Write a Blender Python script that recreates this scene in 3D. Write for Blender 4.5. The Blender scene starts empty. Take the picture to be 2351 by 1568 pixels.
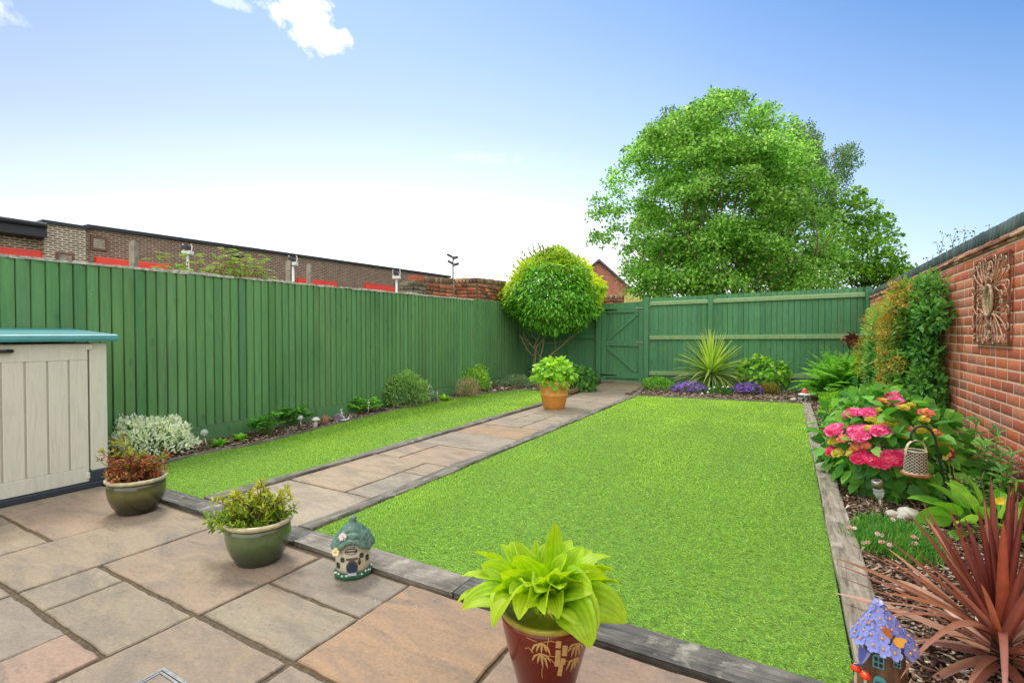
import bpy, bmesh, math, random
import numpy as np
from mathutils import Vector, Matrix
R=math.radians; PI=math.pi
rng=np.random.default_rng(7); random.seed(7)
scn=bpy.context.scene; COL=scn.collection

# ------------------------------------------------------------------ camera model (2351 px wide survey of the photograph)
F=1125.0; H=1.25; YAW=R(29.5); P=math.atan(19/1125.0); CX,CY=1175.5,784.0
fw=np.array((-math.sin(YAW)*math.cos(P), math.cos(YAW)*math.cos(P), -math.sin(P)))
rt=np.array((math.cos(YAW), math.sin(YAW), 0.0))
uv=np.array((-math.sin(YAW)*math.sin(P), math.cos(YAW)*math.sin(P), math.cos(P)))
def ray(x,y): return fw+(x-CX)/F*rt+(CY-y)/F*uv
def G(x,y,z=0.0):
    d=ray(x,y); t=(z-H)/d[2]; return np.array((d[0]*t,d[1]*t,z))
def PX(x,y,X): d=ray(x,y); t=X/d[0]; return np.array((X,d[1]*t,H+d[2]*t))
def PY(x,y,Y): d=ray(x,y); t=Y/d[1]; return np.array((d[0]*t,Y,H+d[2]*t))
def PZ(x,y,z): return ray(x,y)*z+np.array((0,0,H))          # at camera depth z
def depth(X,Y): return -X*math.sin(YAW)+Y*math.cos(YAW)
def ppm(X,Y): return F/depth(X,Y)
cam=bpy.data.cameras.new('camera'); co=bpy.data.objects.new('camera',cam); COL.objects.link(co)
cam.sensor_width=36; cam.lens=F/2351*36; cam.clip_start=.05; cam.clip_end=2000
co.location=(0,0,H); co.rotation_euler=(R(90)-P,0,YAW); scn.camera=co

# ------------------------------------------------------------------ helpers
def S(r,g,b,k=1.0):
    f=lambda c:(c/255/12.92 if c/255<=.04045 else ((c/255+.055)/1.055)**2.4)
    return (f(r)*k,f(g)*k,f(b)*k)
def tag(o,label=None,cat=None,group=None,kind=None):
    if label: o['label']=label
    if cat: o['category']=cat
    if group: o['group']=group
    if kind: o['kind']=kind
    return o
def thing(name,label,cat,loc=(0,0,0),rz=0,group=None):
    o=bpy.data.objects.new(name,None); COL.objects.link(o); o.location=tuple(loc); o.rotation_euler=(0,0,rz)
    o.empty_display_size=.1
    return tag(o,label,cat,group)
def mk(name,V,Fc,mat,parent=None,col=None,smooth=False,base=None,local=False):
    """link ONE mesh; V in world coordinates unless local; Fc array or list"""
    V=np.asarray(V,dtype=float).reshape(-1,3)
    root=parent
    while root is not None and root.parent is not None: root=root.parent
    if parent is not None and not local: V=V-np.array(root.location)
    if parent is None and base is not None and not local: V=V-np.array(base)
    me=bpy.data.meshes.new(name)
    if isinstance(Fc,np.ndarray):
        n,k=Fc.shape
        me.vertices.add(len(V)); me.vertices.foreach_set('co',V.astype(np.float32).ravel())
        me.loops.add(n*k); me.loops.foreach_set('vertex_index',Fc.astype(np.int32).ravel())
        me.polygons.add(n); me.polygons.foreach_set('loop_start',np.arange(0,n*k,k,dtype=np.int32))
        me.update(calc_edges=True)
    else:
        me.from_pydata([tuple(v) for v in V],[],[tuple(int(i) for i in f) for f in Fc]); me.update()
    if smooth: me.polygons.foreach_set('use_smooth',np.ones(len(me.polygons),dtype=bool))
    if col is not None:
        col=np.asarray(col,dtype=np.float32)
        if col.shape[0]!=len(V): raise ValueError(name+' col')
        a=me.color_attributes.new('Col','FLOAT_COLOR','POINT')
        a.data.foreach_set('color',np.concatenate([col,np.ones((len(V),1),np.float32)],1).ravel())
    me.materials.append(mat)
    o=bpy.data.objects.new(name,me); COL.objects.link(o); o.parent=parent
    if parent is None and base is not None: o.location=tuple(base)
    return o
class MB:
    def __init__(s): s.V=[];s.F=[];s.C=[];s.n=0
    def add(s,V,Fc,c=None):
        V=np.asarray(V,dtype=float).reshape(-1,3)
        s.V.append(V); s.F+= [tuple(int(i)+s.n for i in f) for f in Fc]; s.n+=len(V)
        s.C.append(np.tile(np.array(c if c is not None else (1,1,1),dtype=float),(len(V),1))) ; return s
    def box(s,a,b,c=None,M=None):
        x0,y0,z0=a;x1,y1,z1=b
        V=np.array([(x0,y0,z0),(x1,y0,z0),(x1,y1,z0),(x0,y1,z0),(x0,y0,z1),(x1,y0,z1),(x1,y1,z1),(x0,y1,z1)],float)
        if M is not None: V=V@np.array(M)[:3,:3].T+np.array(M)[:3,3]
        return s.add(V,[(0,3,2,1),(4,5,6,7),(0,1,5,4),(1,2,6,5),(2,3,7,6),(3,0,4,7)],c)
    def tube(s,pts,r,n=8,c=None,closed=False):
        pts=np.asarray(pts,float); m=len(pts); r=np.broadcast_to(np.asarray(r,float),(m,))
        T=np.gradient(pts,axis=0) if not closed else (np.roll(pts,-1,0)-np.roll(pts,1,0))
        T/=np.linalg.norm(T,axis=1)[:,None]+1e-12
        ref=np.array((0,0,1.)) if abs(T[0][2])<.9 else np.array((1.,0,0))
        V=[];N=np.cross(T[0],ref);N/=np.linalg.norm(N)
        for i in range(m):
            N=N-T[i]*np.dot(N,T[i]); N/=np.linalg.norm(N)+1e-12; B=np.cross(T[i],N)
            for k in range(n):
                a=2*PI*k/n; V.append(pts[i]+r[i]*(math.cos(a)*N+math.sin(a)*B))
        Fc=[]
        for i in range(m if closed else m-1):
            j=(i+1)%m
            for k in range(n): Fc.append((i*n+k,i*n+(k+1)%n,j*n+(k+1)%n,j*n+k))
        if not closed: Fc+=[tuple(range(n-1,-1,-1)),tuple((m-1)*n+k for k in range(n))]
        return s.add(V,Fc,c)
    def lathe(s,prof,n=40,c=None,ctr=(0,0,0),sx=1,sy=1,fn=None):
        V=[];Fc=[]
        for (r,z) in prof:
            for k in range(n):
                a=2*PI*k/n; rr=r*(fn(a,z) if fn else 1); V.append((ctr[0]+rr*math.cos(a)*sx,ctr[1]+rr*math.sin(a)*sy,ctr[2]+z))
        for i in range(len(prof)-1):
            for k in range(n): Fc.append((i*n+k,i*n+(k+1)%n,(i+1)*n+(k+1)%n,(i+1)*n+k))
        if prof[0][0]>1e-6: Fc.append(tuple(range(n-1,-1,-1)))
        if prof[-1][0]>1e-6: Fc.append(tuple((len(prof)-1)*n+k for k in range(n)))
        return s.add(V,Fc,c)
    def ball(s,ctr,r,n=14,m=9,c=None,fn=None):
        r=np.broadcast_to(np.asarray(r,float),(3,)); V=[]
        for i in range(m+1):
            th=PI*i/m
            for k in range(n):
                a=2*PI*k/n; d=np.array((math.sin(th)*math.cos(a),math.sin(th)*math.sin(a),-math.cos(th)))
                V.append(np.array(ctr)+d*r*(fn(d) if fn else 1))
        return s.add(V,[(i*n+k,i*n+(k+1)%n,(i+1)*n+(k+1)%n,(i+1)*n+k) for i in range(m) for k in range(n)],c)
    def prism(s,outline,z0,z1,c=None,M=None):
        n=len(outline); V=[(x,y,z0) for x,y in outline]+[(x,y,z1) for x,y in outline]; V=np.array(V,float)
        if M is not None: V=V@np.array(M)[:3,:3].T+np.array(M)[:3,3]
        return s.add(V,[tuple(range(n-1,-1,-1)),tuple(range(n,2*n))]+[(i,(i+1)%n,n+(i+1)%n,n+i) for i in range(n)],c)
    def build(s,name,mat,parent=None,smooth=False,base=None,local=False,usecol=False,bevel=0):
        V=np.concatenate(s.V); C=np.concatenate(s.C)
        o=mk(name,V,s.F,mat,parent,C if usecol else None,smooth,base,local)
        if bevel:
            m=o.modifiers.new('bevel','BEVEL'); m.width=bevel; m.segments=2; m.limit_method='ANGLE'; m.angle_limit=R(40)
        return o
def nz(Pt,f,seed=0):
    """cheap smooth noise in -1..1 on points"""
    r=np.random.default_rng(seed+1000); o=np.zeros(len(Pt)); w=0
    for k in range(6):
        d=r.normal(size=3); d/=np.linalg.norm(d); fr=f*(.6+1.3*r.random()); a=1/(1+.3*k)
        d2=r.normal(size=3); d2/=np.linalg.norm(d2)
        o+=a*np.sin(Pt@d*fr+r.random()*6.28+1.3*np.sin(Pt@d2*fr*.7+r.random()*6)); w+=a
    return o/w*1.5
def unit(v): return v/(np.linalg.norm(v,axis=-1,keepdims=True)+1e-12)
def rdir(n): return unit(rng.normal(size=(n,3)))
LEAF_V=np.array([(0,0,0),(.34,.5,.07),(.74,.34,.02),(1,0,-.12),(.74,-.34,.02),(.34,-.5,.07),(.5,0,-.03)],float)
LEAF_F=np.array([(0,6,1),(6,2,1),(6,3,2),(0,5,6),(6,5,4),(6,4,3)])
DIA_V=np.array([(0,0,0),(.5,.5,.1),(1,0,-.05),(.5,-.5,.1)],float); DIA_F=np.array([(0,2,1),(0,3,2)])
def maple():
    o=[(0,0),(.15,.42),(.38,.3),(.55,.55),(.7,.2),(1,0),(.7,-.2),(.55,-.55),(.38,-.3),(.15,-.42)]
    V=[(x,y,.12*abs(y)-.12*x*x) for x,y in o]+[(.4,0,-.02)]
    return np.array(V,float),np.array([(i,10,(i+1)%10) for i in range(10)])[:, ::-1]
MAP_V,MAP_F=maple()
def frames(D,ln,wd,up=None,jit=.6):
    n=len(D); D=unit(D)
    U=(np.tile(np.array((0,0,1.)),(n,1)) if up is None else up)+rng.normal(size=(n,3))*jit
    Sd=unit(np.cross(U,D)); N=np.cross(D,Sd)
    ln=np.broadcast_to(ln,(n,)); wd=np.broadcast_to(wd,(n,))
    return np.stack([D*ln[:,None],Sd*wd[:,None],N*ln[:,None]],axis=2)
def stamp(TV,TF,L,M,C=None,TC=None):
    n=len(L); k=len(TV)
    V=np.einsum('nij,kj->nki',M,TV)+L[:,None,:]
    Fc=(TF[None]+(np.arange(n)*k)[:,None,None]).reshape(-1,TF.shape[1])
    c=None
    if C is not None:
        c=np.repeat(C[:,None,:],k,1)
        if TC is not None: c=c*TC[None,:,None] if TC.ndim==1 else np.where(TC[None,:,:3]>=0,TC[None,:,:3],c)
        c=c.reshape(-1,3)
    return V.reshape(-1,3),Fc,c
def join(L):
    V=[];Fs=[];C=[];n=0
    for v,f,c in L: V.append(v);Fs.append(f+n);C.append(c);n+=len(v)
    return np.concatenate(V),np.concatenate(Fs),np.concatenate(C)
def pick(n,cols,w=None,jit=.12):
    cols=np.array(cols,float); i=rng.choice(len(cols),n,p=None if w is None else np.array(w)/sum(w))
    c=cols[i]*(1+rng.normal(size=(n,1))*jit); return np.clip(c,.002,.95)
def prof_strap(t): return np.minimum(1,.55+4*t)*(1-t**2.6)**.8
def prof_ovate(t,pet=.43):
    u=np.clip((t-pet)/(1-pet),0,1); return np.where(t<pet,.06,.06+.96*np.sin(PI*u**.68)**.72*(1-.12*u))
def blades(base,az,el,length,bend,width,cols,seg=8,nc=3,fold=.25,prof=prof_strap,power=1.3,roll=None,wave=0,tip=None,midc=None):
    n=len(base); t=np.linspace(0,1,seg+1)
    az=np.broadcast_to(az,(n,));el=np.broadcast_to(el,(n,));length=np.broadcast_to(length,(n,));bend=np.broadcast_to(bend,(n,));width=np.broadcast_to(width,(n,))
    ang=el[:,None]-bend[:,None]*t[None]**power
    am=(ang[:,1:]+ang[:,:-1])/2
    st=np.stack([np.cos(am)*np.cos(az)[:,None],np.cos(am)*np.sin(az)[:,None],np.sin(am)],2)*(length/seg)[:,None,None]
    pos=np.concatenate([np.zeros((n,1,3)),np.cumsum(st,1)],1)+base[:,None,:]
    T=np.stack([np.cos(ang)*np.cos(az)[:,None],np.cos(ang)*np.sin(az)[:,None],np.sin(ang)],2)
    Sd=np.stack([-np.sin(az),np.cos(az),np.zeros(n)],1)[:,None,:]*np.ones((1,seg+1,1))
    N=np.cross(T,Sd)
    if roll is not None:
        r=np.asarray(roll)[:,None,None]; Sd,N=Sd*np.cos(r)+N*np.sin(r),N*np.cos(r)-Sd*np.sin(r)
    u=np.linspace(-1,1,nc) if nc>1 else np.zeros(1)
    W=width[:,None]*prof(t)[None]*.5
    off=Sd[:,:,None,:]*(W[:,:,None]*u)[...,None]+N[:,:,None,:]*(W[:,:,None]*fold*np.abs(u))[...,None]
    if wave:
        ph=rng.random(n)*6.28
        off=off+N[:,:,None,:]*(W[:,:,None]*np.abs(u)*wave*np.sin(t[None,:]*14+ph[:,None])[:,:,None])[...,None]
    V=(pos[:,:,None,:]+off).reshape(-1,3)
    Fq=[(i*nc+j,(i+1)*nc+j,(i+1)*nc+j+1,i*nc+j+1) for i in range(seg) for j in range(nc-1)]
    Fq=np.array(Fq)[None]+(np.arange(n)*(seg+1)*nc)[:,None,None]
    C=np.repeat(np.repeat(cols[:,None,:],seg+1,1)[:,:,None,:],nc,2).copy()
    if tip is not None: C=C*(1-t[None,:,None,None]**2)+np.array(tip)*(t[None,:,None,None]**2)
    if midc is not None:
        m=(np.abs(u)<.3)[None,None,:,None]; C=np.where(m,C*.6+np.array(midc)*.4,C)
    return V,Fq.reshape(-1,4),C.reshape(-1,3)

# ------------------------------------------------------------------ materials
def newmat(name):
    m=bpy.data.materials.new(name); m.use_nodes=True; nt=m.node_tree; b=nt.nodes['Principled BSDF']; return m,nt,b
def nd(nt,t,**k):
    n=nt.nodes.new(t)
    for a,v in k.items():
        if a in ('operation','blend_type','data_type','attribute_name','noise_dimensions','feature','distance','interpolation','clamp','musgrave_type','wave_type','bands_direction'): setattr(n,a,v)
        else: n.inputs[a].default_value=v
    return n
def ramp(nt,fac,stops):
    r=nt.nodes.new('ShaderNodeValToRGB'); e=r.color_ramp.elements
    while len(e)<len(stops): e.new(.5)
    for i,(p,c) in enumerate(stops): e[i].position=p; e[i].color=(*c,1) if len(c)==3 else c
    nt.links.new(fac,r.inputs[0]); return r
def mix(nt,a,b,fac,mode='MIX'):
    m=nt.nodes.new('ShaderNodeMix'); m.data_type='RGBA'; m.blend_type=mode
    for s,v in ((6,a),(7,b),(0,fac)):
        if hasattr(v,'is_linked') or hasattr(v,'links'): nt.links.new(v,m.inputs[s])
        else: m.inputs[s].default_value=(*v,1) if isinstance(v,tuple) else v
    return m.outputs[2]
def coords(nt,scale=(1,1,1),rot=(0,0,0),kind='Object'):
    tc=nt.nodes.new('ShaderNodeTexCoord'); mp=nt.nodes.new('ShaderNodeMapping')
    mp.inputs['Scale'].default_value=scale; mp.inputs['Rotation'].default_value=rot
    nt.links.new(tc.outputs[kind],mp.inputs[0]); return mp.outputs[0]
def noise(nt,vec,scale,detail=6,rough=.6,dist=0):
    n=nt.nodes.new('ShaderNodeTexNoise'); n.inputs['Scale'].default_value=scale; n.inputs['Detail'].default_value=detail
    n.inputs['Roughness'].default_value=rough; n.inputs['Distortion'].default_value=dist
    nt.links.new(vec,n.inputs['Vector']); return n.outputs['Fac']
def bump(nt,b,h,strength=.3,dist=.01):
    n=nt.nodes.new('ShaderNodeBump'); n.inputs['Strength'].default_value=strength; n.inputs['Distance'].default_value=dist
    nt.links.new(h,n.inputs['Height']); nt.links.new(n.outputs[0],b.inputs['Normal'])
def plain(name,c,rough=.6,var=.25,scale=20,metal=0,bmp=.15,dist=.003,dirt=None,spec=.5,coat=0,stretch=(1,1,1)):
    m,nt,b=newmat(name); v=coords(nt,stretch); n=noise(nt,v,scale)
    d=dirt or tuple(x*.55 for x in c)
    r=ramp(nt,n,[(.3,tuple(x*(1-var) for x in c)),(.62,tuple(min(1,x*(1+var*.6)) for x in c))])
    n2=noise(nt,v,scale*.22,8,.7); f=ramp(nt,n2,[(.52,(0,0,0)),(.75,(1,1,1))])
    mm=nt.nodes.new('ShaderNodeMath'); mm.operation='MULTIPLY'; mm.inputs[1].default_value=.55 if dirt else .3; nt.links.new(f.outputs[0],mm.inputs[0])
    nt.links.new(mix(nt,r.outputs[0],d,mm.outputs[0]),b.inputs['Base Color'])
    b.inputs['Roughness'].default_value=rough; b.inputs['Metallic'].default_value=metal; b.inputs['Specular IOR Level'].default_value=spec
    b.inputs['Coat Weight'].default_value=coat; b.inputs['Coat Roughness'].default_value=.1
    bump(nt,b,noise(nt,v,scale*3),bmp,dist); return m
def colmat(name,rough=.6,scale=60,var=.18,trans=0,bmp=.1,dist=.002,spec=.4,coat=0,stretch=(1,1,1),boost=1.0):
    """colour comes from the mesh attribute (per leaf, brick, chip...)"""
    m,nt,b=newmat(name); a=nd(nt,'ShaderNodeAttribute',attribute_name='Col'); v=coords(nt,stretch); n=noise(nt,v,scale,5)
    r=ramp(nt,n,[(.3,((1-var)*boost,)*3),(.7,((1+var*.5)*boost,)*3)])
    c=mix(nt,a.outputs['Color'],r.outputs[0],1.0,'MULTIPLY')
    nt.links.new(c,b.inputs['Base Color']); b.inputs['Roughness'].default_value=rough; b.inputs['Specular IOR Level'].default_value=spec
    b.inputs['Coat Weight'].default_value=coat
    if bmp: bump(nt,b,noise(nt,v,scale*1.5),bmp,dist)
    if trans:
        t=nt.nodes.new('ShaderNodeBsdfTranslucent'); mx=nt.nodes.new('ShaderNodeMixShader'); mx.inputs[0].default_value=trans
        g=nt.nodes.new('ShaderNodeHueSaturation'); g.inputs['Hue'].default_value=.49; g.inputs['Saturation'].default_value=1.05; g.inputs['Value'].default_value=1.35
        nt.links.new(c,g.inputs['Color']); nt.links.new(g.outputs[0],t.inputs[0])
        out=nt.nodes['Material Output']; nt.links.new(b.outputs[0],mx.inputs[1]); nt.links.new(t.outputs[0],mx.inputs[2]); nt.links.new(mx.outputs[0],out.inputs[0])
    return m
M_leaf=colmat('leaf',.5,40,.15,.4,0,boost=1.2)
M_gloss=colmat('glossy_leaf',.42,40,.15,.35,0,spec=.35,boost=1.4)
M_petal=colmat('petal',.6,60,.08,.3,0)
M_turf=colmat('turf_blade',.55,30,.08,.45,0,spec=.3,boost=1.36)
M_chip=colmat('bark_chip',.85,90,.3,0,.3,.002,stretch=(1,1,1))
M_col=colmat('painted_ceramic',.35,40,.12,0,.1)
M_colmatte=colmat('matte_coloured',.8,50,.2,0,.25)
def paintwood(name,c1,c2,dark,algae=0):
    m,nt,b=newmat(name)
    a=nd(nt,'ShaderNodeAttribute',attribute_name='Col')
    v=coords(nt,(18,18,1.4)); g=noise(nt,v,2.2,8,.62,.8)
    base=mix(nt,c1,c2,ramp(nt,g,[(.3,(0,0,0)),(.7,(1,1,1))]).outputs[0])
    base=mix(nt,base,a.outputs['Color'],1.0,'MULTIPLY')
    v2=coords(nt,(5.5,5.5,3.2)); vo=nd(nt,'ShaderNodeTexVoronoi',feature='F1'); vo.inputs['Scale'].default_value=1.0; nt.links.new(v2,vo.inputs['Vector'])
    k=ramp(nt,vo.outputs['Distance'],[(.0,(1,1,1)),(.09,(.6,.6,.6)),(.2,(0,0,0))])
    kn=noise(nt,coords(nt,(1.3,1.3,1.3)),1.0,3)
    km=nt.nodes.new('ShaderNodeMath'); km.operation='MULTIPLY'; nt.links.new(k.outputs[0],km.inputs[0]); nt.links.new(ramp(nt,kn,[(.45,(0,0,0)),(.6,(.75,.75,.75))]).outputs[0],km.inputs[1])
    base=mix(nt,base,dark,km.outputs[0])
    bl=noise(nt,coords(nt,(.9,.9,.5)),1.6,5,.6); base=mix(nt,base,dark,ramp(nt,bl,[(.5,(0,0,0)),(.85,(.55,.55,.55))]).outputs[0])
    fl=noise(nt,coords(nt,(14,14,9)),3,3,.5); base=mix(nt,base,S(190,205,180),ramp(nt,fl,[(.745,(0,0,0)),(.78,(.6,.6,.6))]).outputs[0])
    if algae:
        al=noise(nt,coords(nt,(.8,.8,1.2)),2.3,6,.65); base=mix(nt,base,S(140,150,60),ramp(nt,al,[(.56,(0,0,0)),(.78,(algae,)*3)]).outputs[0])
    nt.links.new(base,b.inputs['Base Color']); b.inputs['Roughness'].default_value=.62; b.inputs['Specular IOR Level'].default_value=.35
    bump(nt,b,g,.35,.004); return m
M_fence=paintwood('green_fence_paint',S(94,142,88,.96),S(116,160,104,.97),S(66,108,74,.85))
M_fence2=paintwood('green_far_fence_paint',S(70,130,88,.9),S(94,150,104,.92),S(50,102,70,.8),.3)
M_rail=paintwood('weathered_rail_paint',S(100,150,98,.92),S(160,178,128,.92),S(90,130,76,.85),.6)
def timbermat(name,c1,c2,dk,axis):
    m,nt,b=newmat(name); st=(22,1.6,22) if axis=='y' else (1.6,22,22)
    v=coords(nt,st); g=noise(nt,v,1.6,9,.7,.6)
    base=ramp(nt,g,[(.3,dk),(.45,c1),(.72,c2)]).outputs[0]
    n2=noise(nt,coords(nt,(1,1,1)),2.6,8,.75); base=mix(nt,base,dk,ramp(nt,n2,[(.46,(0,0,0)),(.68,(.85,.85,.85))]).outputs[0])
    n3=noise(nt,coords(nt,(1,1,1)),9,5,.6); base=mix(nt,base,S(196,190,172),ramp(nt,n3,[(.58,(0,0,0)),(.7,(.55,.55,.55))]).outputs[0])
    nt.links.new(base,b.inputs['Base Color']); b.inputs['Roughness'].default_value=.85; bump(nt,b,g,.9,.006); return m
M_timY=timbermat('weathered_timber_long',S(148,138,118,.9),S(190,182,162),S(78,72,62,.8),'y')
M_timX=timbermat('dark_weathered_timber',S(104,102,96,.8),S(160,154,140,.85),S(48,48,46,.7),'x')
M_timG=timbermat('grey_weathered_timber',S(148,140,126,.85),S(182,172,154,.88),S(84,78,70,.75),'x')
M_timP=timbermat('path_edge_timber',S(126,120,106,.8),S(172,166,150,.85),S(62,60,54,.7),'y')
def stonemat():
    m,nt,b=newmat('sandstone_paving'); a=nd(nt,'ShaderNodeAttribute',attribute_name='Col')
    v=coords(nt,(1,1,1)); v2=coords(nt,(1.0,2.6,1),(0,0,R(35)))
    n1=noise(nt,v2,2.2,9,.65,1.2); n2=noise(nt,v,1.1,5,.6,.6); n3=noise(nt,v,26,6,.7); n4=noise(nt,v2,7,9,.75,1.5)
    base=mix(nt,a.outputs['Color'],S(150,140,128,.9),ramp(nt,n1,[(.42,(0,0,0)),(.7,(.75,.75,.75))]).outputs[0])
    base=mix(nt,base,S(204,164,128,.9),ramp(nt,n2,[(.56,(0,0,0)),(.76,(.5,.5,.5))]).outputs[0])
    base=mix(nt,base,S(112,104,98,.85),ramp(nt,n4,[(.55,(0,0,0)),(.74,(.7,.7,.7))]).outputs[0])
    base=mix(nt,base,S(224,210,188),ramp(nt,n3,[(.63,(0,0,0)),(.72,(.6,.6,.6))]).outputs[0])
    mu=mix(nt,base,ramp(nt,noise(nt,v,60,5,.7),[(.3,(.52,)*3),(.7,(.72,)*3)]).outputs[0],1.0,'MULTIPLY')
    nt.links.new(mu,b.inputs['Base Color']); b.inputs['Roughness'].default_value=.72; b.inputs['Specular IOR Level'].default_value=.35
    ad=nt.nodes.new('ShaderNodeMath'); ad.operation='MULTIPLY_ADD'; ad.inputs[1].default_value=.3; nt.links.new(n3,ad.inputs[0]); nt.links.new(n1,ad.inputs[2])
    rv=noise(nt,v2,3.2,3,.5,2.5); ms=nt.nodes.new('ShaderNodeMath'); ms.operation='SNAP'; ms.inputs[1].default_value=.09; nt.links.new(rv,ms.inputs[0])
    a2=nt.nodes.new('ShaderNodeMath'); a2.operation='MULTIPLY_ADD'; a2.inputs[1].default_value=.9; nt.links.new(ms.outputs[0],a2.inputs[0]); nt.links.new(ad.outputs[0],a2.inputs[2])
    bump(nt,b,a2.outputs[0],.6,.012); return m
M_stone=stonemat()
M_bed=plain('jointing_sand',S(118,102,78,.75),.95,.5,60,bmp=.8,dist=.01)
M_soil=plain('dark_soil',S(74,56,44,.7),.95,.5,40,bmp=1,dist=.02)
M_brick=colmat('clay_brick',.85,55,.28,0,.5,.004)
M_mort=plain('pink_mortar',S(222,188,164,.95),.95,.2,80,bmp=.5,dist=.003)
M_mort2=plain('old_lime_mortar',S(150,132,108,.8),.95,.35,60,bmp=.6,dist=.004)

# ------------------------------------------------------------------ world and sun
SUN_EL,SUN_AZ=R(58),R(-62)      # azimuth measured from +Y towards +X
w=bpy.data.worlds.new('World'); scn.world=w; w.use_nodes=True; nt=w.node_tree; bg=nt.nodes['Background']
sky=nt.nodes.new('ShaderNodeTexSky'); sky.sky_type='NISHITA'; sky.sun_disc=False; sky.sun_elevation=SUN_EL; sky.sun_rotation=SUN_AZ
sky.air_density=1.25; sky.dust_density=1.2; sky.ozone_density=2.2
tc=nt.nodes.new('ShaderNodeTexCoord'); sp=nt.nodes.new('ShaderNodeSeparateXYZ'); nt.links.new(tc.outputs['Generated'],sp.inputs[0])
def math_(op,a,b=None,c=None):
    m=nt.nodes.new('ShaderNodeMath'); m.operation=op
    for i,v in enumerate((a,b,c)):
        if v is None: continue
        if isinstance(v,(int,float)): m.inputs[i].default_value=v
        else: nt.links.new(v,m.inputs[i])
    return m.outputs[0]
# milky haze towards the horizon, reaching higher over the left of the view
left=math_('ADD',math_('MULTIPLY',sp.outputs[0],-float(rt[0])),math_('MULTIPLY',sp.outputs[1],-float(rt[1])))
el=math_('ADD',math_('SUBTRACT',sp.outputs[2],math_('MULTIPLY',left,.14)),math_('MULTIPLY',math_('MULTIPLY',left,left),.36))
hz=ramp(nt,el,[(.0,(1,1,1)),(.16,(.8,)*3),(.27,(.36,)*3),(.38,(.21,)*3),(.54,(.085,)*3),(.68,(.0,)*3)])
HAZE=(13.2,12.9,12.35)
sk=mix(nt,sky.outputs[0],(.55,.82,1.08),1.0,'MULTIPLY')
dim=math_('SUBTRACT',1.0,math_('MULTIPLY',math_('MAXIMUM',math_('ADD',left,.25),0.0),.42)); cbd=nt.nodes.new('ShaderNodeCombineXYZ')
for i_ in range(3): nt.links.new(dim,cbd.inputs[i_])
sk=mix(nt,sk,cbd.outputs[0],1.0,'MULTIPLY')
# unseen white sky added behind the viewer and overhead to light the fences
fr_=math_('ADD',math_('MULTIPLY',sp.outputs[0],float(fw[0])),math_('MULTIPLY',sp.outputs[1],float(fw[1])))
bk=ramp(nt,math_('SUBTRACT',.5,math_('MULTIPLY',fr_,.5)),[(.42,(0,0,0)),(.66,(.9,)*3)])
tp=ramp(nt,sp.outputs[2],[(.70,(0,0,0)),(.9,(.55,)*3)])
hzt=math_('MAXIMUM',math_('MAXIMUM',hz.outputs[0],bk.outputs[0]),tp.outputs[0])
c1=mix(nt,sk,HAZE,hzt)
# small clouds
def cloud(px,py,rx,ry,seed,amt):
    d=ray(px,py); d=d/np.linalg.norm(d)
    dot=nt.nodes.new('ShaderNodeVectorMath'); dot.operation='SUBTRACT'; nt.links.new(tc.outputs['Generated'],dot.inputs[0]); dot.inputs[1].default_value=tuple(d)
    def pr(v,s):
        q=nt.nodes.new('ShaderNodeVectorMath'); q.operation='DOT_PRODUCT'; nt.links.new(dot.outputs[0],q.inputs[0]); q.inputs[1].default_value=tuple(np.array(v)/s); return q.outputs['Value']
    a=pr(rt,rx);b=pr(uv,ry); r2=math_('ADD',math_('MULTIPLY',a,a),math_('MULTIPLY',b,b))
    n=nt.nodes.new('ShaderNodeTexNoise'); n.inputs['Scale'].default_value=17; n.inputs['Detail'].default_value=7; n.inputs['Roughness'].default_value=.62
    ad=nt.nodes.new('ShaderNodeVectorMath'); ad.inputs[1].default_value=(seed,seed*2.3,0); nt.links.new(tc.outputs['Generated'],ad.inputs[0]); nt.links.new(ad.outputs[0],n.inputs['Vector'])
    s=math_('SUBTRACT',math_('MULTIPLY_ADD',math_('SUBTRACT',n.outputs['Fac'],.5),6.0,.62),r2)
    return ramp(nt,s,[(.0,(0,0,0)),(.3,(amt*.25,)*3),(.65,(amt*.7,)*3),(1,(amt,)*3)]).outputs[0]
for a in ((695,40,.062,.042,11.7,.95),(735,75,.04,.03,1.9,.9),(778,100,.034,.018,4.4,.85),(2,25,.03,.035,5.6,.45),(535,6,.035,.008,2.2,.3),(1100,365,.10,.014,3.3,.14)):
    c1=mix(nt,c1,(9.6,9.7,9.9),cloud(*a))
nt.links.new(c1,bg.inputs[0]); bg.inputs[1].default_value=.1
sd=bpy.data.lights.new('sun','SUN'); sd.energy=1.5; sd.angle=R(14); sd.color=(1,.95,.87)
so=bpy.data.objects.new('sun',sd); COL.objects.link(so); so.location=(-8,6,14)
dv=Vector((math.sin(SUN_AZ)*math.cos(SUN_EL),math.cos(SUN_AZ)*math.cos(SUN_EL),math.sin(SUN_EL))); so.rotation_euler=dv.to_track_quat('Z','Y').to_euler()
scn.view_settings.view_transform='Standard'; scn.view_settings.look='None'; scn.view_settings.exposure=.7; scn.view_settings.gamma=1
scn.render.engine='CYCLES'; scn.cycles.max_bounces=8; scn.cycles.transparent_max_bounces=12; scn.cycles.use_denoising=True

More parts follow.
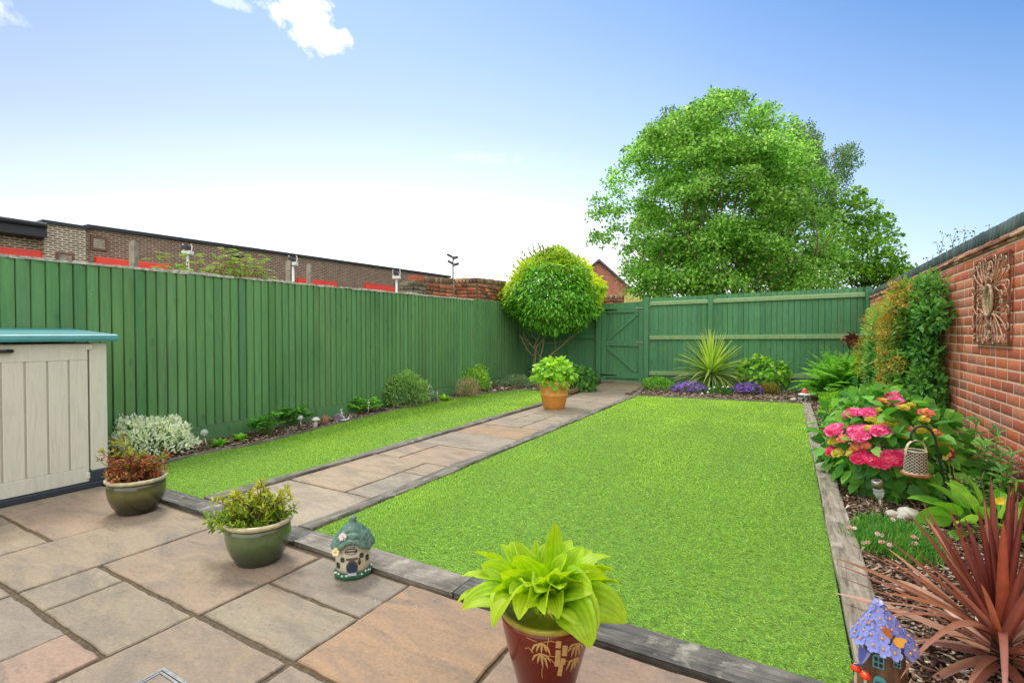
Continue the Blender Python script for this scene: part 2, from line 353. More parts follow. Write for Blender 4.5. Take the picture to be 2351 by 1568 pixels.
# ================================================================== THE SETTING
def sheet(name,poly,z,mat,kind='structure',thick=0):
    b=MB()
    if thick: b.prism(poly,z-thick,z)
    else: b.add([(x,y,z) for x,y in poly],[tuple(range(len(poly)))])
    o=b.build(name,mat); return tag(o,kind=kind)
M_ground=plain('rough_ground',S(96,98,62,.6),.95,.4,3,bmp=.6,dist=.03)
sheet('ground',[(-400,-300),(400,-300),(400,500),(-400,500)],-.06,M_ground)
sheet('patio_bed',[(-5.95,-1.6),(2.2,-1.6),(2.2,1.88),(-5.95,1.88)],-.012,M_bed)
sheet('path_bed',[(-3.78,1.99),(-2.62,1.99),(-2.62,9.8),(-2.86,11.96),(-4.25,11.96),(-3.78,9)],-.010,M_bed)
sheet('left_flower_bed_soil',[(-6.5,1.9),(-5.1,1.9),(-5.1,9.2),(-3.8,9.2),(-3.9,12.4),(-6.5,12.4)],-.006,M_soil)
sheet('right_flower_bed_soil',[(.22,1.86),(1.5,1.86),(1.5,12.2),(.22,12.2)],-.004,M_soil)
sheet('far_flower_bed_soil',[(-2.9,9.5),(.3,9.95),(.3,12.2),(-2.9,12.2)],-.008,M_soil)
# paving slabs: riven sandstone, uneven edges, sand joints
PAL=[S(196,176,148),S(184,172,150),S(204,170,146),S(176,162,144),S(190,180,156),S(200,164,140)]
def slab(b,x0,y0,x1,y1,c,z=.0,g=.0075):
    x0+=g;y0+=g;x1-=g;y1-=g; pts=[]
    def edge(a,bb):
        n=max(3,int(np.hypot(bb[0]-a[0],bb[1]-a[1])/.05)); ph=random.random()*9; t=np.array((bb[0]-a[0],bb[1]-a[1]));L=np.linalg.norm(t);nn=np.array((-t[1],t[0]))/L
        for i in range(n):
            s=i/n; j=.0022*math.sin(s*L*17+ph)+.0016*math.sin(s*L*53+ph*2)+random.gauss(0,.0011)
            if i==0: j=0
            pts.append(np.array(a)+t*s+nn*j)
    edge((x0,y0),(x1,y0));edge((x1,y0),(x1,y1));edge((x1,y1),(x0,y1));edge((x0,y1),(x0,y0))
    pts=np.array(pts); ctr=pts.mean(0); n=len(pts); dz=random.gauss(0,.0015)
    c=tuple(np.array(c)*.5+np.array(S(192,170,140))*.5); inn=pts+unit(ctr-pts)*.006
    V=np.concatenate([np.c_[pts,np.full(n,z-.03)],np.c_[pts,np.full(n,z-.005+dz)],np.c_[inn,np.full(n,z+dz)]])
    Fc=[(k*n+i,k*n+(i+1)%n,(k+1)*n+(i+1)%n,(k+1)*n+i) for k in range(2) for i in range(n)]+[tuple(range(2*n,3*n))]
    b.add(V,Fc,c)
b=MB(); K=1.0
orange=S(216,164,118); grey=S(172,164,150); pink=S(208,166,146); tan=S(190,172,144); buff=S(186,176,150)
for q in [(-4.75,1.19,-3.85,1.84,S(200,168,146)),(-5.9,1.0,-4.76,1.84,tan),(-4.75,.6,-4.46,1.18,S(160,140,128)),(-4.46,.6,-3.86,1.18,S(196,178,150)),
 (-3.85,.86,-3.225,1.84,tan),(-3.85,.2,-3.225,.85,S(176,160,146)),(-3.225,.86,-2.92,1.18,buff),(-2.92,.86,-2.29,1.18,S(178,166,140)),(-3.225,1.19,-2.275,1.84,S(196,170,144)),
 (-3.225,.2,-2.61,.85,S(168,158,148)),(-2.61,.2,-2.30,.85,pink),(-2.29,.25,-1.645,1.185,S(184,164,140)),(-2.27,1.2,-1.635,1.522,buff),(-2.27,1.53,-1.635,1.855,grey),
 (-1.635,1.2,-.965,1.86,orange),(-1.635,.55,-.965,1.19,S(190,166,146)),(-.96,1.2,-.06,1.86,S(206,168,146)),(-.96,.55,-.35,1.19,S(176,164,150)),(-.055,1.2,.55,1.86,pink),(.56,1.2,1.2,1.86,tan),
 (-.34,.55,.3,1.19,grey),(.31,.55,1.2,1.19,buff),(-4.75,-.05,-3.86,.59,pink),(-5.9,-.05,-4.76,.99,buff),(-3.85,-.75,-2.95,.19,tan),(-2.94,-.75,-2.3,.19,buff),(-2.29,-.4,-1.65,.24,pink),
 (-1.635,-.1,-.7,.54,tan),(-.69,-.1,.0,.54,pink),(.01,-.1,1.2,.54,buff),(-5.9,-.95,-4.9,-.06,tan),(-4.89,-.95,-3.86,-.06,S(180,160,146)),(-1.64,-1.0,-.7,-.11,buff),(-.69,-1.0,.3,-.11,tan),(.31,-1.0,1.2,-.11,orange),(-2.29,-1.05,-1.65,-.41,grey),(-3.85,-1.5,-2.3,-.76,pink)]:
    slab(b,*q)
tag(b.build('patio',M_stone,usecol=True),kind='structure')
b=MB()
for q in [(-3.70,2.03,-2.735,2.685,S(204,190,168)),(-3.70,2.69,-3.03,3.70,S(206,182,152)),(-3.025,2.69,-2.735,3.34,S(184,178,164)),(-3.025,3.345,-2.735,3.675,S(204,184,154)),
 (-3.70,3.705,-3.4,4.35,S(208,180,158)),(-3.395,3.69,-2.735,4.35,S(204,174,150)),(-3.70,4.36,-2.735,5.03,S(180,172,158)),(-3.70,5.04,-2.735,5.67,S(206,164,118)),(-3.70,5.68,-3.095,6.065,S(188,176,160)),
 (-3.70,6.07,-3.45,7.53,S(190,178,160)),(-3.445,6.07,-3.095,6.77,S(188,176,158)),(-3.09,5.68,-2.735,6.39,S(196,178,156)),(-3.09,6.40,-2.735,6.75,S(196,182,160)),(-3.445,6.78,-2.735,7.53,S(184,172,152)),
 (-3.74,7.54,-2.735,8.22,S(188,174,156)),(-3.76,8.23,-3.15,8.90,S(190,170,150)),(-3.145,8.23,-2.735,8.9,S(184,170,152)),(-3.82,8.91,-2.74,9.9,S(186,174,152)),(-3.95,9.91,-3.52,11.0,S(170,154,126)),(-3.515,9.91,-2.86,11.0,S(174,160,134)),(-4.06,11.01,-3.0,11.93,S(150,136,112))]:
    slab(b,*q,z=.004)
b.C=[c*1.12 for c in b.C]; tag(b.build('path',M_stone,usecol=True),kind='structure')

# timber edging boards, each a length of its own
def timber(p0,p1,w,z0,z1,mat,label,group=None,wob=.004):
    p0=np.array(p0,float);p1=np.array(p1,float);L=np.linalg.norm(p1-p0);d=(p1-p0)/L;n=np.array((-d[1],d[0]))
    m=max(4,int(L/.12)); ph=random.random()*9; V=[]
    for i in range(m+1):
        s=L*i/m; a=p0+d*s
        j=lambda k: wob*(math.sin(s*3+ph+k)+.6*math.sin(s*11+ph*2+k*3))
        for (o,z) in ((j(0),z0),(j(0),z1-.006),(.007+j(0),z1+.4*j(1)),(w-.007+j(2),z1+.4*j(3)),(w+j(2),z1-.006),(w+j(2),z0)): V.append((*(a+n*o),z))
    Fc=[(i*6+k,i*6+(k+1)%6,(i+1)*6+(k+1)%6,(i+1)*6+k) for i in range(m) for k in range(6)]+[(5,4,3,2,1,0),tuple(m*6+k for k in range(6))]
    base=((p0[0]+p1[0])/2,(p0[1]+p1[1])/2,0)
    return tag(mk('edging_timber',V,[f[::-1] for f in Fc],mat,base=base),label,'edging timber',group)
g='timber lengths edging the lawn and path'
timber((-4.9,2.02),(-2.56,2.03),-.150,-.03,.016,M_timX,'dark painted timber edging behind the two green bowl pots',g)
timber((-2.552,2.03),(-1.39,2.03),-.150,-.03,.017,M_timG,'grey weathered edging timber behind the miniature welcome cottage',g)
timber((-1.384,2.03),(.40,2.035),-.152,-.03,.018,M_timX,'black stained edging timber behind the brown bamboo pot',g)
timber((.355,2.04),(.355,4.05),.135,-.03,.042,M_timY,'pale weathered sleeper nearest the blue flower-roofed fairy house',g)
timber((.352,4.055),(.352,5.1),.135,-.03,.040,M_timY,'short pale edging sleeper beside the right bed solar light',g)
timber((.350,5.106),(.342,7.35),.13,-.03,.040,M_timY,'pale edging sleeper beside the pink flowered hydrangea',g)
timber((.342,7.356),(.335,10.02),.125,-.03,.040,M_timY,'pale edging sleeper ending at the red-roofed ornament',g)
timber((-2.60,2.036),(-2.61,5.9),.115,-.03,.026,M_timP,'worn grey timber between path and large lawn, near length',g,.009)
timber((-2.61,5.906),(-2.62,9.62),.105,-.03,.026,M_timP,'worn grey timber between path and large lawn, far length',g,.009)
timber((-2.622,9.63),(-2.90,11.8),.09,-.03,.03,M_timP,'timber between path end and far flower bed by gate post',g)
timber((-3.70,2.036),(-3.70,5.4),.10,-.03,.026,M_timP,'worn grey timber between narrow lawn and path, near length',g,.009)
timber((-3.70,5.406),(-3.74,9.0),.095,-.03,.03,M_timP,'dark timber between narrow lawn and path beside terracotta pot',g,.009)
M_log=plain('mossy_log',S(112,98,62,.8),.9,.4,18,bmp=.8,dist=.006,dirt=S(86,96,50,.7))
lp=[(-3.79,8.95),(-3.85,9.6),(-3.93,10.3),(-4.02,11.0),(-4.10,11.7)]
o=tag(MB().tube([(x-.04,y,.05) for x,y in lp],[.055,.06,.058,.06,.055],10).build('edging_log',M_log,smooth=True,base=(-3.94,10.3,0)),'mossy brown log edging the path end before the gate','edging log')
timber((-2.62,9.66),(.215,10.09),.028,-.03,.03,M_timP,'thin grey board along the far edge of the large lawn',g,.002)
LE=np.array([G(*p)[:2] for p in ((300,1090),(376,1068),(440,1050),(520,1034),(600,1020),(690,997),(800,969),(900,945),(980,929),(1050,915),(1110,905),(1180,896.5),(1215,895.5),(1262,897))])
LE[-1]=(-3.83,9.15)
V=[];n=len(LE)
for p in LE: V+=[(p[0],p[1],-.02),(p[0],p[1],.034),(p[0]-.022,p[1],.034),(p[0]-.022,p[1],-.02)]
tag(mk('lawn_edging',V,[(i*4+k,(i+1)*4+k,(i+1)*4+(k+1)%4,i*4+(k+1)%4) for i in range(n-1) for k in range(4)],M_timP,base=(-5.4,5.5,0)),'thin curved timber strip between narrow lawn and left bark bed','lawn edging')

# artificial lawn: backing sheet + blades
A1=[(-2.595,2.035),(.215,2.035),(.215,10.06),(-2.60,9.64)]
A2=[(-3.81,2.035),(-3.81,9.1)]+[(x,y) for x,y in LE[::-1][1:]]+[(-5.2,2.035)]
M_lawnbase=plain('turf_backing',S(98,144,44,.8),.9,.4,30,bmp=.5)
def inpoly(Pt,poly):
    x,y=Pt[:,0],Pt[:,1]; c=np.zeros(len(Pt),bool); j=len(poly)-1
    for i in range(len(poly)):
        xi,yi=poly[i][:2];xj,yj=poly[j][:2]
        with np.errstate(divide='ignore',invalid='ignore'): c^=((yi>y)!=(yj>y))&(x<(xj-xi)*(y-yi)/(yj-yi+1e-12)+xi)
        j=i
    return c
def turf(poly,nm,label):
    sheet('lawn',poly,.006,M_lawnbase)
    pa=np.array(poly); lo,hi=pa.min(0),pa.max(0); out=[]
    for (ya,yb,den,wd,ln) in ((1.9,3.2,21000,.0026,.019),(3.2,4.6,14000,.0036,.021),(4.6,6.6,8500,.005,.023),(6.6,10.2,5200,.0075,.025)):
        n=int((hi[0]-lo[0])*(yb-ya)*den); Pt=np.c_[rng.uniform(lo[0],hi[0],n),rng.uniform(ya,yb,n),np.full(n,.006)]
        Pt=Pt[inpoly(Pt,poly)]; n=len(Pt)
        # pile direction: brushed in broad bands
        f=nz(Pt*np.array((1.5,.55,0)),1.5,3); f2=nz(Pt,4.5,5); bd_=np.clip((f-.15)*2.2,0,1)
        kp=rng.random(n)>bd_*.42; Pt=Pt[kp];f=f[kp];f2=f2[kp];bd_=bd_[kp];n=len(Pt)
        az=-PI/2+f*1.2+f2*.5+rng.normal(size=n)*.75
        el=R(36)+bd_*R(36)+f2*.12+rng.normal(size=n)*.26
        k=rng.random(n)
        c=np.where(k[:,None]<.50,S(172,202,88,.93),np.where(k[:,None]<.82,S(142,182,62,.92),np.where(k[:,None]<.92,S(200,222,128,.95),S(78,120,40,.85))))*(1+rng.normal(size=(n,1))*.1+.05*f2[:,None])
        out.append(blades(Pt,az,el,ln*rng.uniform(.75,1.2,n),rng.uniform(.2,1.5,n)*(1-.6*bd_),wd,np.clip(c,0,1),seg=2,nc=2,fold=0,prof=lambda t:1-.75*t))
    V,Fc,C=join(out); o=mk('lawn_grass',V,Fc,M_turf,col=C); o['label']=label; o['category']='artificial grass'; o['kind']='stuff'
turf(A1,'lawn','large bright green artificial lawn right of the path')
turf(A2,'lawn','narrow bright green artificial lawn strip between path and left bed')

# bark chips
BOXV=np.array([(x,y,z) for x in (-.5,.5) for y in (-.5,.5) for z in (-.5,.5)],float)
BOXF=np.array([(0,1,3,2),(4,6,7,5),(0,4,5,1),(2,3,7,6),(0,2,6,4),(1,5,7,3)])
CHV=BOXV*np.where(BOXV[:,:1]>0,np.array([[1,.45,.6]]),np.array([[1,1,1]]))
def chips(polys,label):
    L=[];Sz=[]
    for poly,den,s in polys:
        pa=np.array(poly); lo,hi=pa.min(0),pa.max(0); n=int(np.prod(hi-lo)*den)
        Pt=np.c_[rng.uniform(lo[0],hi[0],n),rng.uniform(lo[1],hi[1],n),rng.uniform(.0,.022,n)]; Pt=Pt[inpoly(Pt,poly)]; L.append(Pt); Sz.append(np.full(len(Pt),s))
    L=np.concatenate(L);Sz=np.concatenate(Sz);n=len(L)
    a=rng.uniform(0,2*PI,n); D=np.c_[np.cos(a),np.sin(a),rng.normal(size=n)*.22]
    M=frames(D,rng.uniform(.018,.062,n)*Sz,1,jit=.35); M[:,:,1]*=(rng.uniform(.005,.015,n)*Sz)[:,None]; M[:,:,2]=unit(M[:,:,2])*(rng.uniform(.003,.008,n)*Sz)[:,None]
    C=pick(n,[S(96,70,52),S(70,48,36),S(132,104,80),S(170,148,122),S(208,194,172),S(52,38,30)],[4,3,3,2.8,2.2,2],.15)
    V,Fc,c=stamp(CHV,BOXF,L,M,C); o=mk('bark_mulch',V,Fc,M_chip,col=c); tag(o,label,'bark mulch',kind='stuff')
chips([([(.36,1.86),(1.41,1.86),(1.41,5.2),(.36,5.2)],5200,1),([(.36,5.2),(1.41,5.2),(1.41,12),(.36,12)],1500,1.25)],'brown bark chips covering the right-hand flower bed')
chips([([(-2.9,9.75),(.35,10.12),(.35,12),(-2.9,12)],1500,1.3)],'brown bark chips covering the far bed under the back fence')
LB=[(x-.03,y) for x,y in LE]+[(-4.0,10),(-4.15,11.9),(-6.3,11.9),(-5.9,8.9),(-5.85,2.0)]
chips([(LB,1900,1.15)],'brown bark chips covering the left bed beneath the long fence')

# ================================================================== FENCES
def boards(b,p0,p1,zb,zt,pitch,nrm,th=(.021,.008),flip=False,cj=.09,tj=.003):
    p0=np.array(p0,float);p1=np.array(p1,float);L=np.linalg.norm(p1-p0);d=(p1-p0)/L;nrm=np.array(nrm,float);m=int(round(L/pitch)); pt=L/m
    ta,tb=th if not flip else th[::-1]; gp_=.0035 if th[0]<.03 else .007
    for i in range(m):
        s0=i*pt+.0015+random.gauss(0,.001); s1=(i+1)*pt-gp_+random.gauss(0,.001); f=(i+.5)/m
        z0=zb[0]+(zb[1]-zb[0])*f; z1=zt[0]+(zt[1]-zt[0])*f+random.gauss(0,tj)
        a=random.gauss(1,cj); c=(a*random.gauss(1,.05),a,a*random.gauss(1,.04))
        q=[p0+d*s0,p0+d*s0+nrm*ta,p0+d*s1+nrm*tb,p0+d*s1]
        V=[(x,y,z0) for x,y in q]+[(x,y,z1) for x,y in q]
        b.add(V,[(3,2,1,0),(4,5,6,7),(0,1,5,4),(1,2,6,5),(2,3,7,6),(3,0,4,7)],c)
    # dark skin just behind, painting in the shadow lines between boards
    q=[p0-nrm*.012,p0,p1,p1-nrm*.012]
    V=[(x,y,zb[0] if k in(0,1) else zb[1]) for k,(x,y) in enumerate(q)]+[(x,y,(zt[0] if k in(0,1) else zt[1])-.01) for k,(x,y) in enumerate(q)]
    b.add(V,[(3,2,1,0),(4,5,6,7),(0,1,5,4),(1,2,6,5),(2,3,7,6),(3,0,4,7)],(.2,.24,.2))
def slat(b,p0,p1,z0,z1,nrm,o0,o1,c=(1,1,1)):
    p0=np.array(p0,float);p1=np.array(p1,float);nrm=np.array(nrm,float)
    z0=np.broadcast_to(z0,(2,));z1=np.broadcast_to(z1,(2,))
    q=[(p0+nrm*o0,0),(p0+nrm*o1,0),(p1+nrm*o1,1),(p1+nrm*o0,1)]
    V=[(p[0],p[1],z0[k]) for p,k in q]+[(p[0],p[1],z1[k]) for p,k in q]
    b.add(V,[(3,2,1,0),(4,5,6,7),(0,1,5,4),(1,2,6,5),(2,3,7,6),(3,0,4,7)],c)
M_cap=plain('lichened_capping',S(190,186,172,.9),.95,.6,26,bmp=.9,dist=.008,dirt=S(70,62,52,.7))
# long left fence
K0,K1,K2=(-5.83,-1.4),(-5.93,8.75),(-6.30,12.05)
n1=(.99995,.0099); d12=unit(np.array(K2)-np.array(K1)); n2=(d12[1],-d12[0])
f1=thing('left_fence','long dark green featheredge fence along the left side of the garden','fence',(-5.88,3.6,0))
b=MB(); boards(b,K0,K1,(.185,.185),(1.875,1.955),.1,n1,th=(.031,.010),cj=.07); b.build('board_panel',M_fence,f1,usecol=True)
for i in range(5):
    a=np.array(K0)+(np.array(K1)-np.array(K0))*(i/5); c=np.array(K0)+(np.array(K1)-np.array(K0))*((i+1)/5-.001)
    b=MB(); slat(b,a,c,-.02,.178,n1,-.01,.03,(.78,.84,.8)); b.build('gravel_board',M_fence,f1,usecol=True)
b=MB(); m=60
for i in range(m):
    a=np.array(K0)+(np.array(K1)-np.array(K0))*(i/m); c=np.array(K0)+(np.array(K1)-np.array(K0))*((i+1.0)/m); zt=1.872+.08*i/m
    slat(b,a,c,zt+random.gauss(0,.004),zt+.026+random.gauss(0,.006),n1,-.06,.036+random.gauss(0,.006))
b.build('capping',M_cap,f1)
f2=thing('corner_fence','short dark green featheredge fence bending back to the garden corner behind the ball tree','fence',(-6.1,10.4,0))
b=MB(); boards(b,K1,K2,(.185,.185),(1.985,2.06),.1,n2,th=(.031,.010),cj=.06); b.build('board_panel',M_fence,f2,usecol=True)
b=MB(); slat(b,K1,K2,-.02,.178,n2,-.01,.03,(.8,.85,.8)); b.build('gravel_board',M_fence,f2,usecol=True)
# far fence right of gate
YF=12.0
def xa(px,Y=YF): return PY(px,765,Y)[0]
xl,xr=xa(1491.5),1.40
f3=thing('back_fence','green back fence with three horizontal rails between gate post and brick wall','fence',(-.8,YF,0))
n3=(0,-1)
b=MB(); boards(b,(xl,YF),(xr,YF),(.2,.25),(2.10,2.165),.108,n3,th=(.02,.008),cj=.07); b.build('board_panel',M_fence2,f3,usecol=True)
b=MB(); slat(b,(xl,YF),(xr,YF),-.02,(.19,.24),n3,.0,.03,(.7,.75,.7)); b.build('gravel_board',M_fence2,f3,usecol=True)
zr=lambda x,a,c:(a+(c-a)*(x-xl)/(xr-xl))
xp=xa(1632); xm=xp
for (a,c) in ((1.955,2.015),(1.135,1.185),(.28,.36)):
    for (x0,x1) in ((xl+.005,xm-.05),(xm+.05,xr-.09)):
        b=MB(); za,zb_=zr(x0,a,c),zr(x1,a,c)
        V=[(x0,YF-.012,za-.04),(x0,YF-.07,za-.04),(x0,YF-.062,za+.035),(x0,YF-.012,za+.06),(x1,YF-.012,zb_-.04),(x1,YF-.07,zb_-.04),(x1,YF-.062,zb_+.035),(x1,YF-.012,zb_+.06)]
        b.add(V,[(0,1,2,3),(7,6,5,4),(0,4,5,1),(1,5,6,2),(2,6,7,3),(3,7,4,0)]); b.build('rail',M_rail,f3,usecol=True,bevel=.004)
b=MB(); b.box((xm-.048,YF-.10,-.02),(xm+.048,YF-.005,2.12)); b.build('post',M_fence2,f3,usecol=True,bevel=.004)
b=MB(); b.box((xr-.085,YF-.10,-.02),(xr,YF-.005,2.17)); b.build('post',M_fence2,f3,usecol=True,bevel=.004)
# fence bay behind the ball tree
x0,x1=-6.42,xa(1371)
f4=thing('side_bay_fence','green fence bay with rails behind the ball tree, left of the gate','fence',((x0+x1)/2,YF,0))
b=MB(); boards(b,(x0,YF+.02),(x1,YF+.02),(.2,.2),(2.02,2.04),.1,n3,cj=.07); b.build('board_panel',M_fence2,f4,usecol=True)
b=MB(); slat(b,(x0,YF+.02),(x1,YF+.02),-.02,.19,n3,0,.03,(.7,.75,.7)); b.build('gravel_board',M_fence2,f4,usecol=True)
for a in (1.9,1.15,.32):
    b=MB(); b.box((x0+.03,YF-.055,a-.04),(x1,YF+.008,a+.045)); b.build('rail',M_fence2,f4,usecol=True,bevel=.004)
# gate posts and gate
M_iron=plain('black_iron',S(34,34,36),.5,.3,60,.6,bmp=.2); M_zinc=plain('zinc_bolt',S(150,150,146),.35,.3,60,.8,bmp=.2)
for (pa,pb,zt,lb) in ((1371.5,1381.2,2.0,'green gate post at the hinge side, behind the ball tree'),(1480.6,1491.0,2.12,'taller green gate post between gate and back fence')):
    b=MB(); b.box((xa(pa),YF-.11,-.02),(xa(pb),YF+.0,zt)); tag(b.build('gate_post',M_fence2,usecol=True,base=(xa(pa),YF,0),bevel=.005),lb,'gate post',None)
gt=thing('garden_gate','green boarded wooden gate with Z shaped braces at the path end','gate',(xa(1430),YF,0))
gx0,gx1=xa(1382.2),xa(1479.4)
b=MB(); boards(b,(gx0+.01,YF+.0),(gx1-.01,YF+.0),(.07,.07),(1.985,2.02),.10,n3,th=(.014,.008),cj=.07); b.build('board_panel',M_fence2,gt,usecol=True)
sw=.125
fr=MB()
def rail(za,zb_,nm='ledge'):
    b=MB(); b.box((gx0+sw,YF-.052,za),(gx1-sw,YF-.015,zb_)); b.build(nm,M_fence2,gt,usecol=True,bevel=.004)
for (a,c) in ((gx0,gx0+sw-.002),(gx1-sw+.002,gx1)):
    b=MB(); b.box((a,YF-.056,.06),(c,YF-.014,1.99 if a==gx0 else 2.03)); b.build('stile',M_fence2,gt,usecol=True,bevel=.004)
rail(1.76,1.90);rail(.93,1.07);rail(.13,.27)
def brace(xA,zA,xB,zB):
    d=np.array((xB-xA,zB-zA));L=np.linalg.norm(d);a=math.atan2(d[1],d[0])
    M=Matrix.Translation((xA,YF-.048,zA))@Matrix.Rotation(-a,4,'Y')
    b=MB(); b.box((0,0,-.045),(L,.03,.045),M=M); b.build('brace',M_fence2,gt,usecol=True,bevel=.004)
brace(gx0+sw+.05,1.10,gx1-sw-.03,1.74); brace(gx0+sw+.03,.90,gx1-sw-.05,.30)
for z in (1.86,1.02):
    b=MB(); b.box((gx1-.20,YF-.066,z-.014),(gx1+.08,YF-.058,z+.014)); b.tube([(gx1-.17,YF-.073,z),(gx1+.09,YF-.073,z)],.007,8); b.tube([(gx1-.07,YF-.073,z),(gx1-.07,YF-.11,z+.012)],.006,6)
    b.tube([(gx1-.01,YF-.073,z-.022),(gx1-.01,YF-.073,z+.022)],.012,8); b.build('bolt',M_zinc,gt)
for z in (1.83,.20):
    b=MB(); b.prism([(0,-.02),(.0,.02),(.42,.008),(.42,-.008)],0,.006,M=Matrix.Translation((gx0-.01,YF-.058,z))@Matrix.Rotation(R(90),4,'X')); b.tube([(gx0-.012,YF-.062,z-.03),(gx0-.012,YF-.062,z+.03)],.009,8)
    b.build('hinge',M_iron,gt)

# ================================================================== RIGHT BRICK WALL
def brick_template(bv=.035):
    # unit box with a small chamfered front (front is +y): x length, z height
    o=.5; V=[]
    for y,s in ((-.5,1.0),(.47,1.0),(.5,1-bv)):
        for x,z in ((-o,-o),(o,-o),(o,o),(-o,o)):
            V.append((x*(1 if s==1 else 1-bv*.5),y,z*(1 if s==1 else 1-bv*1.5)))
    V=np.array(V); Fq=[]
    for k in (0,1): Fq+= [(k*4+i,(k+1)*4+i,(k+1)*4+(i+1)%4,k*4+(i+1)%4) for i in range(4)]
    Fq.append((8,11,10,9)); Fq.append((0,1,2,3)); return V,np.array(Fq)
BRV,BRF=brick_template()
def bricks(p0,p1,z0,rows,bl,bh,nrm,cols,w=None,dep=.06,mort=.01,rough=.0016,headers=.0,jit=.1,zt=0):
    p0=np.array(p0,float);p1=np.array(p1,float);Lw=np.linalg.norm(p1-p0);d=(p1-p0)/Lw;nrm=np.array(nrm,float)
    Lc=[];M=[]
    for r in range(rows):
        s=-bl*(.5 if r%2 else 0)+random.gauss(0,.004)
        while s<Lw:
            l=bl if random.random()>headers else bl*.5
            a=max(s,0);e=min(s+l,Lw)
            if e-a>.03:
                c=p0+d*((a+e)/2); th=dep/2+random.gauss(0,rough); tl=random.gauss(0,.006)
                zz=z0+(r+.5)*bh
                Lc.append((*(c+nrm*(th-dep/2)),zz))
                M.append(np.array([[d[0]*(e-a-mort),nrm[0]*dep,0],[d[1]*(e-a-mort),nrm[1]*dep,0],[tl*.02,0,bh-mort]]))
            s+=l
    Lc=np.array(Lc);M=np.array(M); C=pick(len(Lc),cols,w,jit)
    return stamp(BRV,BRF,Lc,M,C)
XW=1.41
wl=thing('brick_wall','tall red brick garden wall with dark blue coping along the right side','brick wall',(1.5,5.5,0))
BR=[S(204,116,80,.95),S(190,98,68,.94),S(206,128,92,.92),S(180,96,68,.93),S(190,118,94,.9),S(176,110,84,.9),S(200,106,66,.92)]
NR=23; BH=.0828; 
V,Fc,C=bricks((XW,-1.4),(XW,12.12),-.012,NR,.228,BH,(-1,0),BR,[3,3,2.5,2,2,1.3,2.2],headers=.10,jit=.08,mort=.0125,rough=.0005)
mk('brick_courses',V,Fc,M_brick,wl,col=C)
b=MB(); b.box((XW-.0285,-1.4,-.05),(XW+.2,12.12,1.90)); b.build('mortar',M_mort,wl)
V=[];ext=[]
M_tile=colmat('creasing_tile',.85,50,.3,0,.5,.005)
L=[];M=[];
for r,(z,pr) in enumerate(((1.915,.028),(1.938,.045),(1.962,.03))):
    y=-1.4+.06*r
    while y<12.1:
        l=.17+random.gauss(0,.004); L.append((XW-pr/2+.02,y+l/2,z+random.gauss(0,.0015))); M.append(np.array([[0,-(pr+.06)+random.gauss(0,.008),0],[l-.004,0,0],[random.gauss(0,.004),0,.020]])); y+=l
L=np.array(L);M=np.array(M)
V,Fc,c=stamp(BRV,BRF,L,M,pick(len(L),[S(190,140,112),S(168,108,82),S(206,164,136),S(140,96,76)],jit=.12)); mk('tile_course',V,Fc,M_tile,wl,col=c)
L=[];M=[];y=-1.4
while y<12.1:
    l=.0775+random.gauss(0,.0012); L.append((XW+.09,y+l/2,2.032+random.gauss(0,.0025))); M.append(np.array([[0,-.215,0],[l-.0065,0,0],[0,0,.113]])); y+=l
L=np.array(L);M=np.array(M); M_blue=colmat('blue_engineering_brick',.5,40,.25,0,.25,.003)
V,Fc,c=stamp(BRV,BRF,L,M,pick(len(L),[S(78,92,92),S(64,78,80),S(90,104,102),S(70,80,76)],jit=.1)); mk('coping_brick_course',V,Fc,M_blue,wl,col=c)
b=MB(); b.box((XW+.0,-1.4,1.97),(XW+.18,12.1,2.076)); b.build('coping_mortar',M_mort2,wl)

# ================================================================== BACKGROUND BUILDINGS
def brickmat(name,c1,c2,mo,bw=.23,rh=.075,ms=.012,axis='y',var=.35):
    m,nt,b=newmat(name); tc=nt.nodes.new('ShaderNodeTexCoord'); sp=nt.nodes.new('ShaderNodeSeparateXYZ'); cb=nt.nodes.new('ShaderNodeCombineXYZ')
    nt.links.new(tc.outputs['Object'],sp.inputs[0]); nt.links.new(sp.outputs[1 if axis=='y' else 0],cb.inputs[0]); nt.links.new(sp.outputs[2],cb.inputs[1])
    br=nt.nodes.new('ShaderNodeTexBrick'); nt.links.new(cb.outputs[0],br.inputs['Vector']); br.inputs['Scale'].default_value=1; br.inputs['Brick Width'].default_value=bw; br.inputs['Row Height'].default_value=rh
    br.inputs['Mortar Size'].default_value=ms; br.inputs['Mortar Smooth'].default_value=.1; br.inputs['Bias'].default_value=-.1
    br.inputs['Color1'].default_value=(*c1,1); br.inputs['Color2'].default_value=(*c2,1); br.inputs['Mortar'].default_value=(*mo,1)
    n=noise(nt,cb.outputs[0],3,6,.7); mu=mix(nt,br.outputs['Color'],ramp(nt,n,[(.3,(1-var,)*3),(.7,(1.1,)*3)]).outputs[0],1.0,'MULTIPLY')
    nt.links.new(mu,b.inputs['Base Color']); b.inputs['Roughness'].default_value=.9; bump(nt,b,br.outputs['Fac'],-.4,.01); return m
M_bk1=brickmat('brown_brick_pale_joint',S(104,82,66),S(78,60,48),S(214,200,176),.235,.077,.022)
M_bk2=brickmat('brown_brick',S(120,92,76),S(96,72,58),S(176,158,138),.235,.077,.014)
M_bk3=brickmat('red_brick_house',S(196,116,94),S(170,92,72),S(196,156,136),.235,.077,.012,'x')
M_roofblack=plain('black_roof_edge',S(46,48,52),.6,.3,4); M_red=plain('red_fascia',S(244,70,50,.98),.45,.08,3,bmp=.05); M_white=plain('white_frame',S(232,230,224),.5,.08,6,bmp=.05)
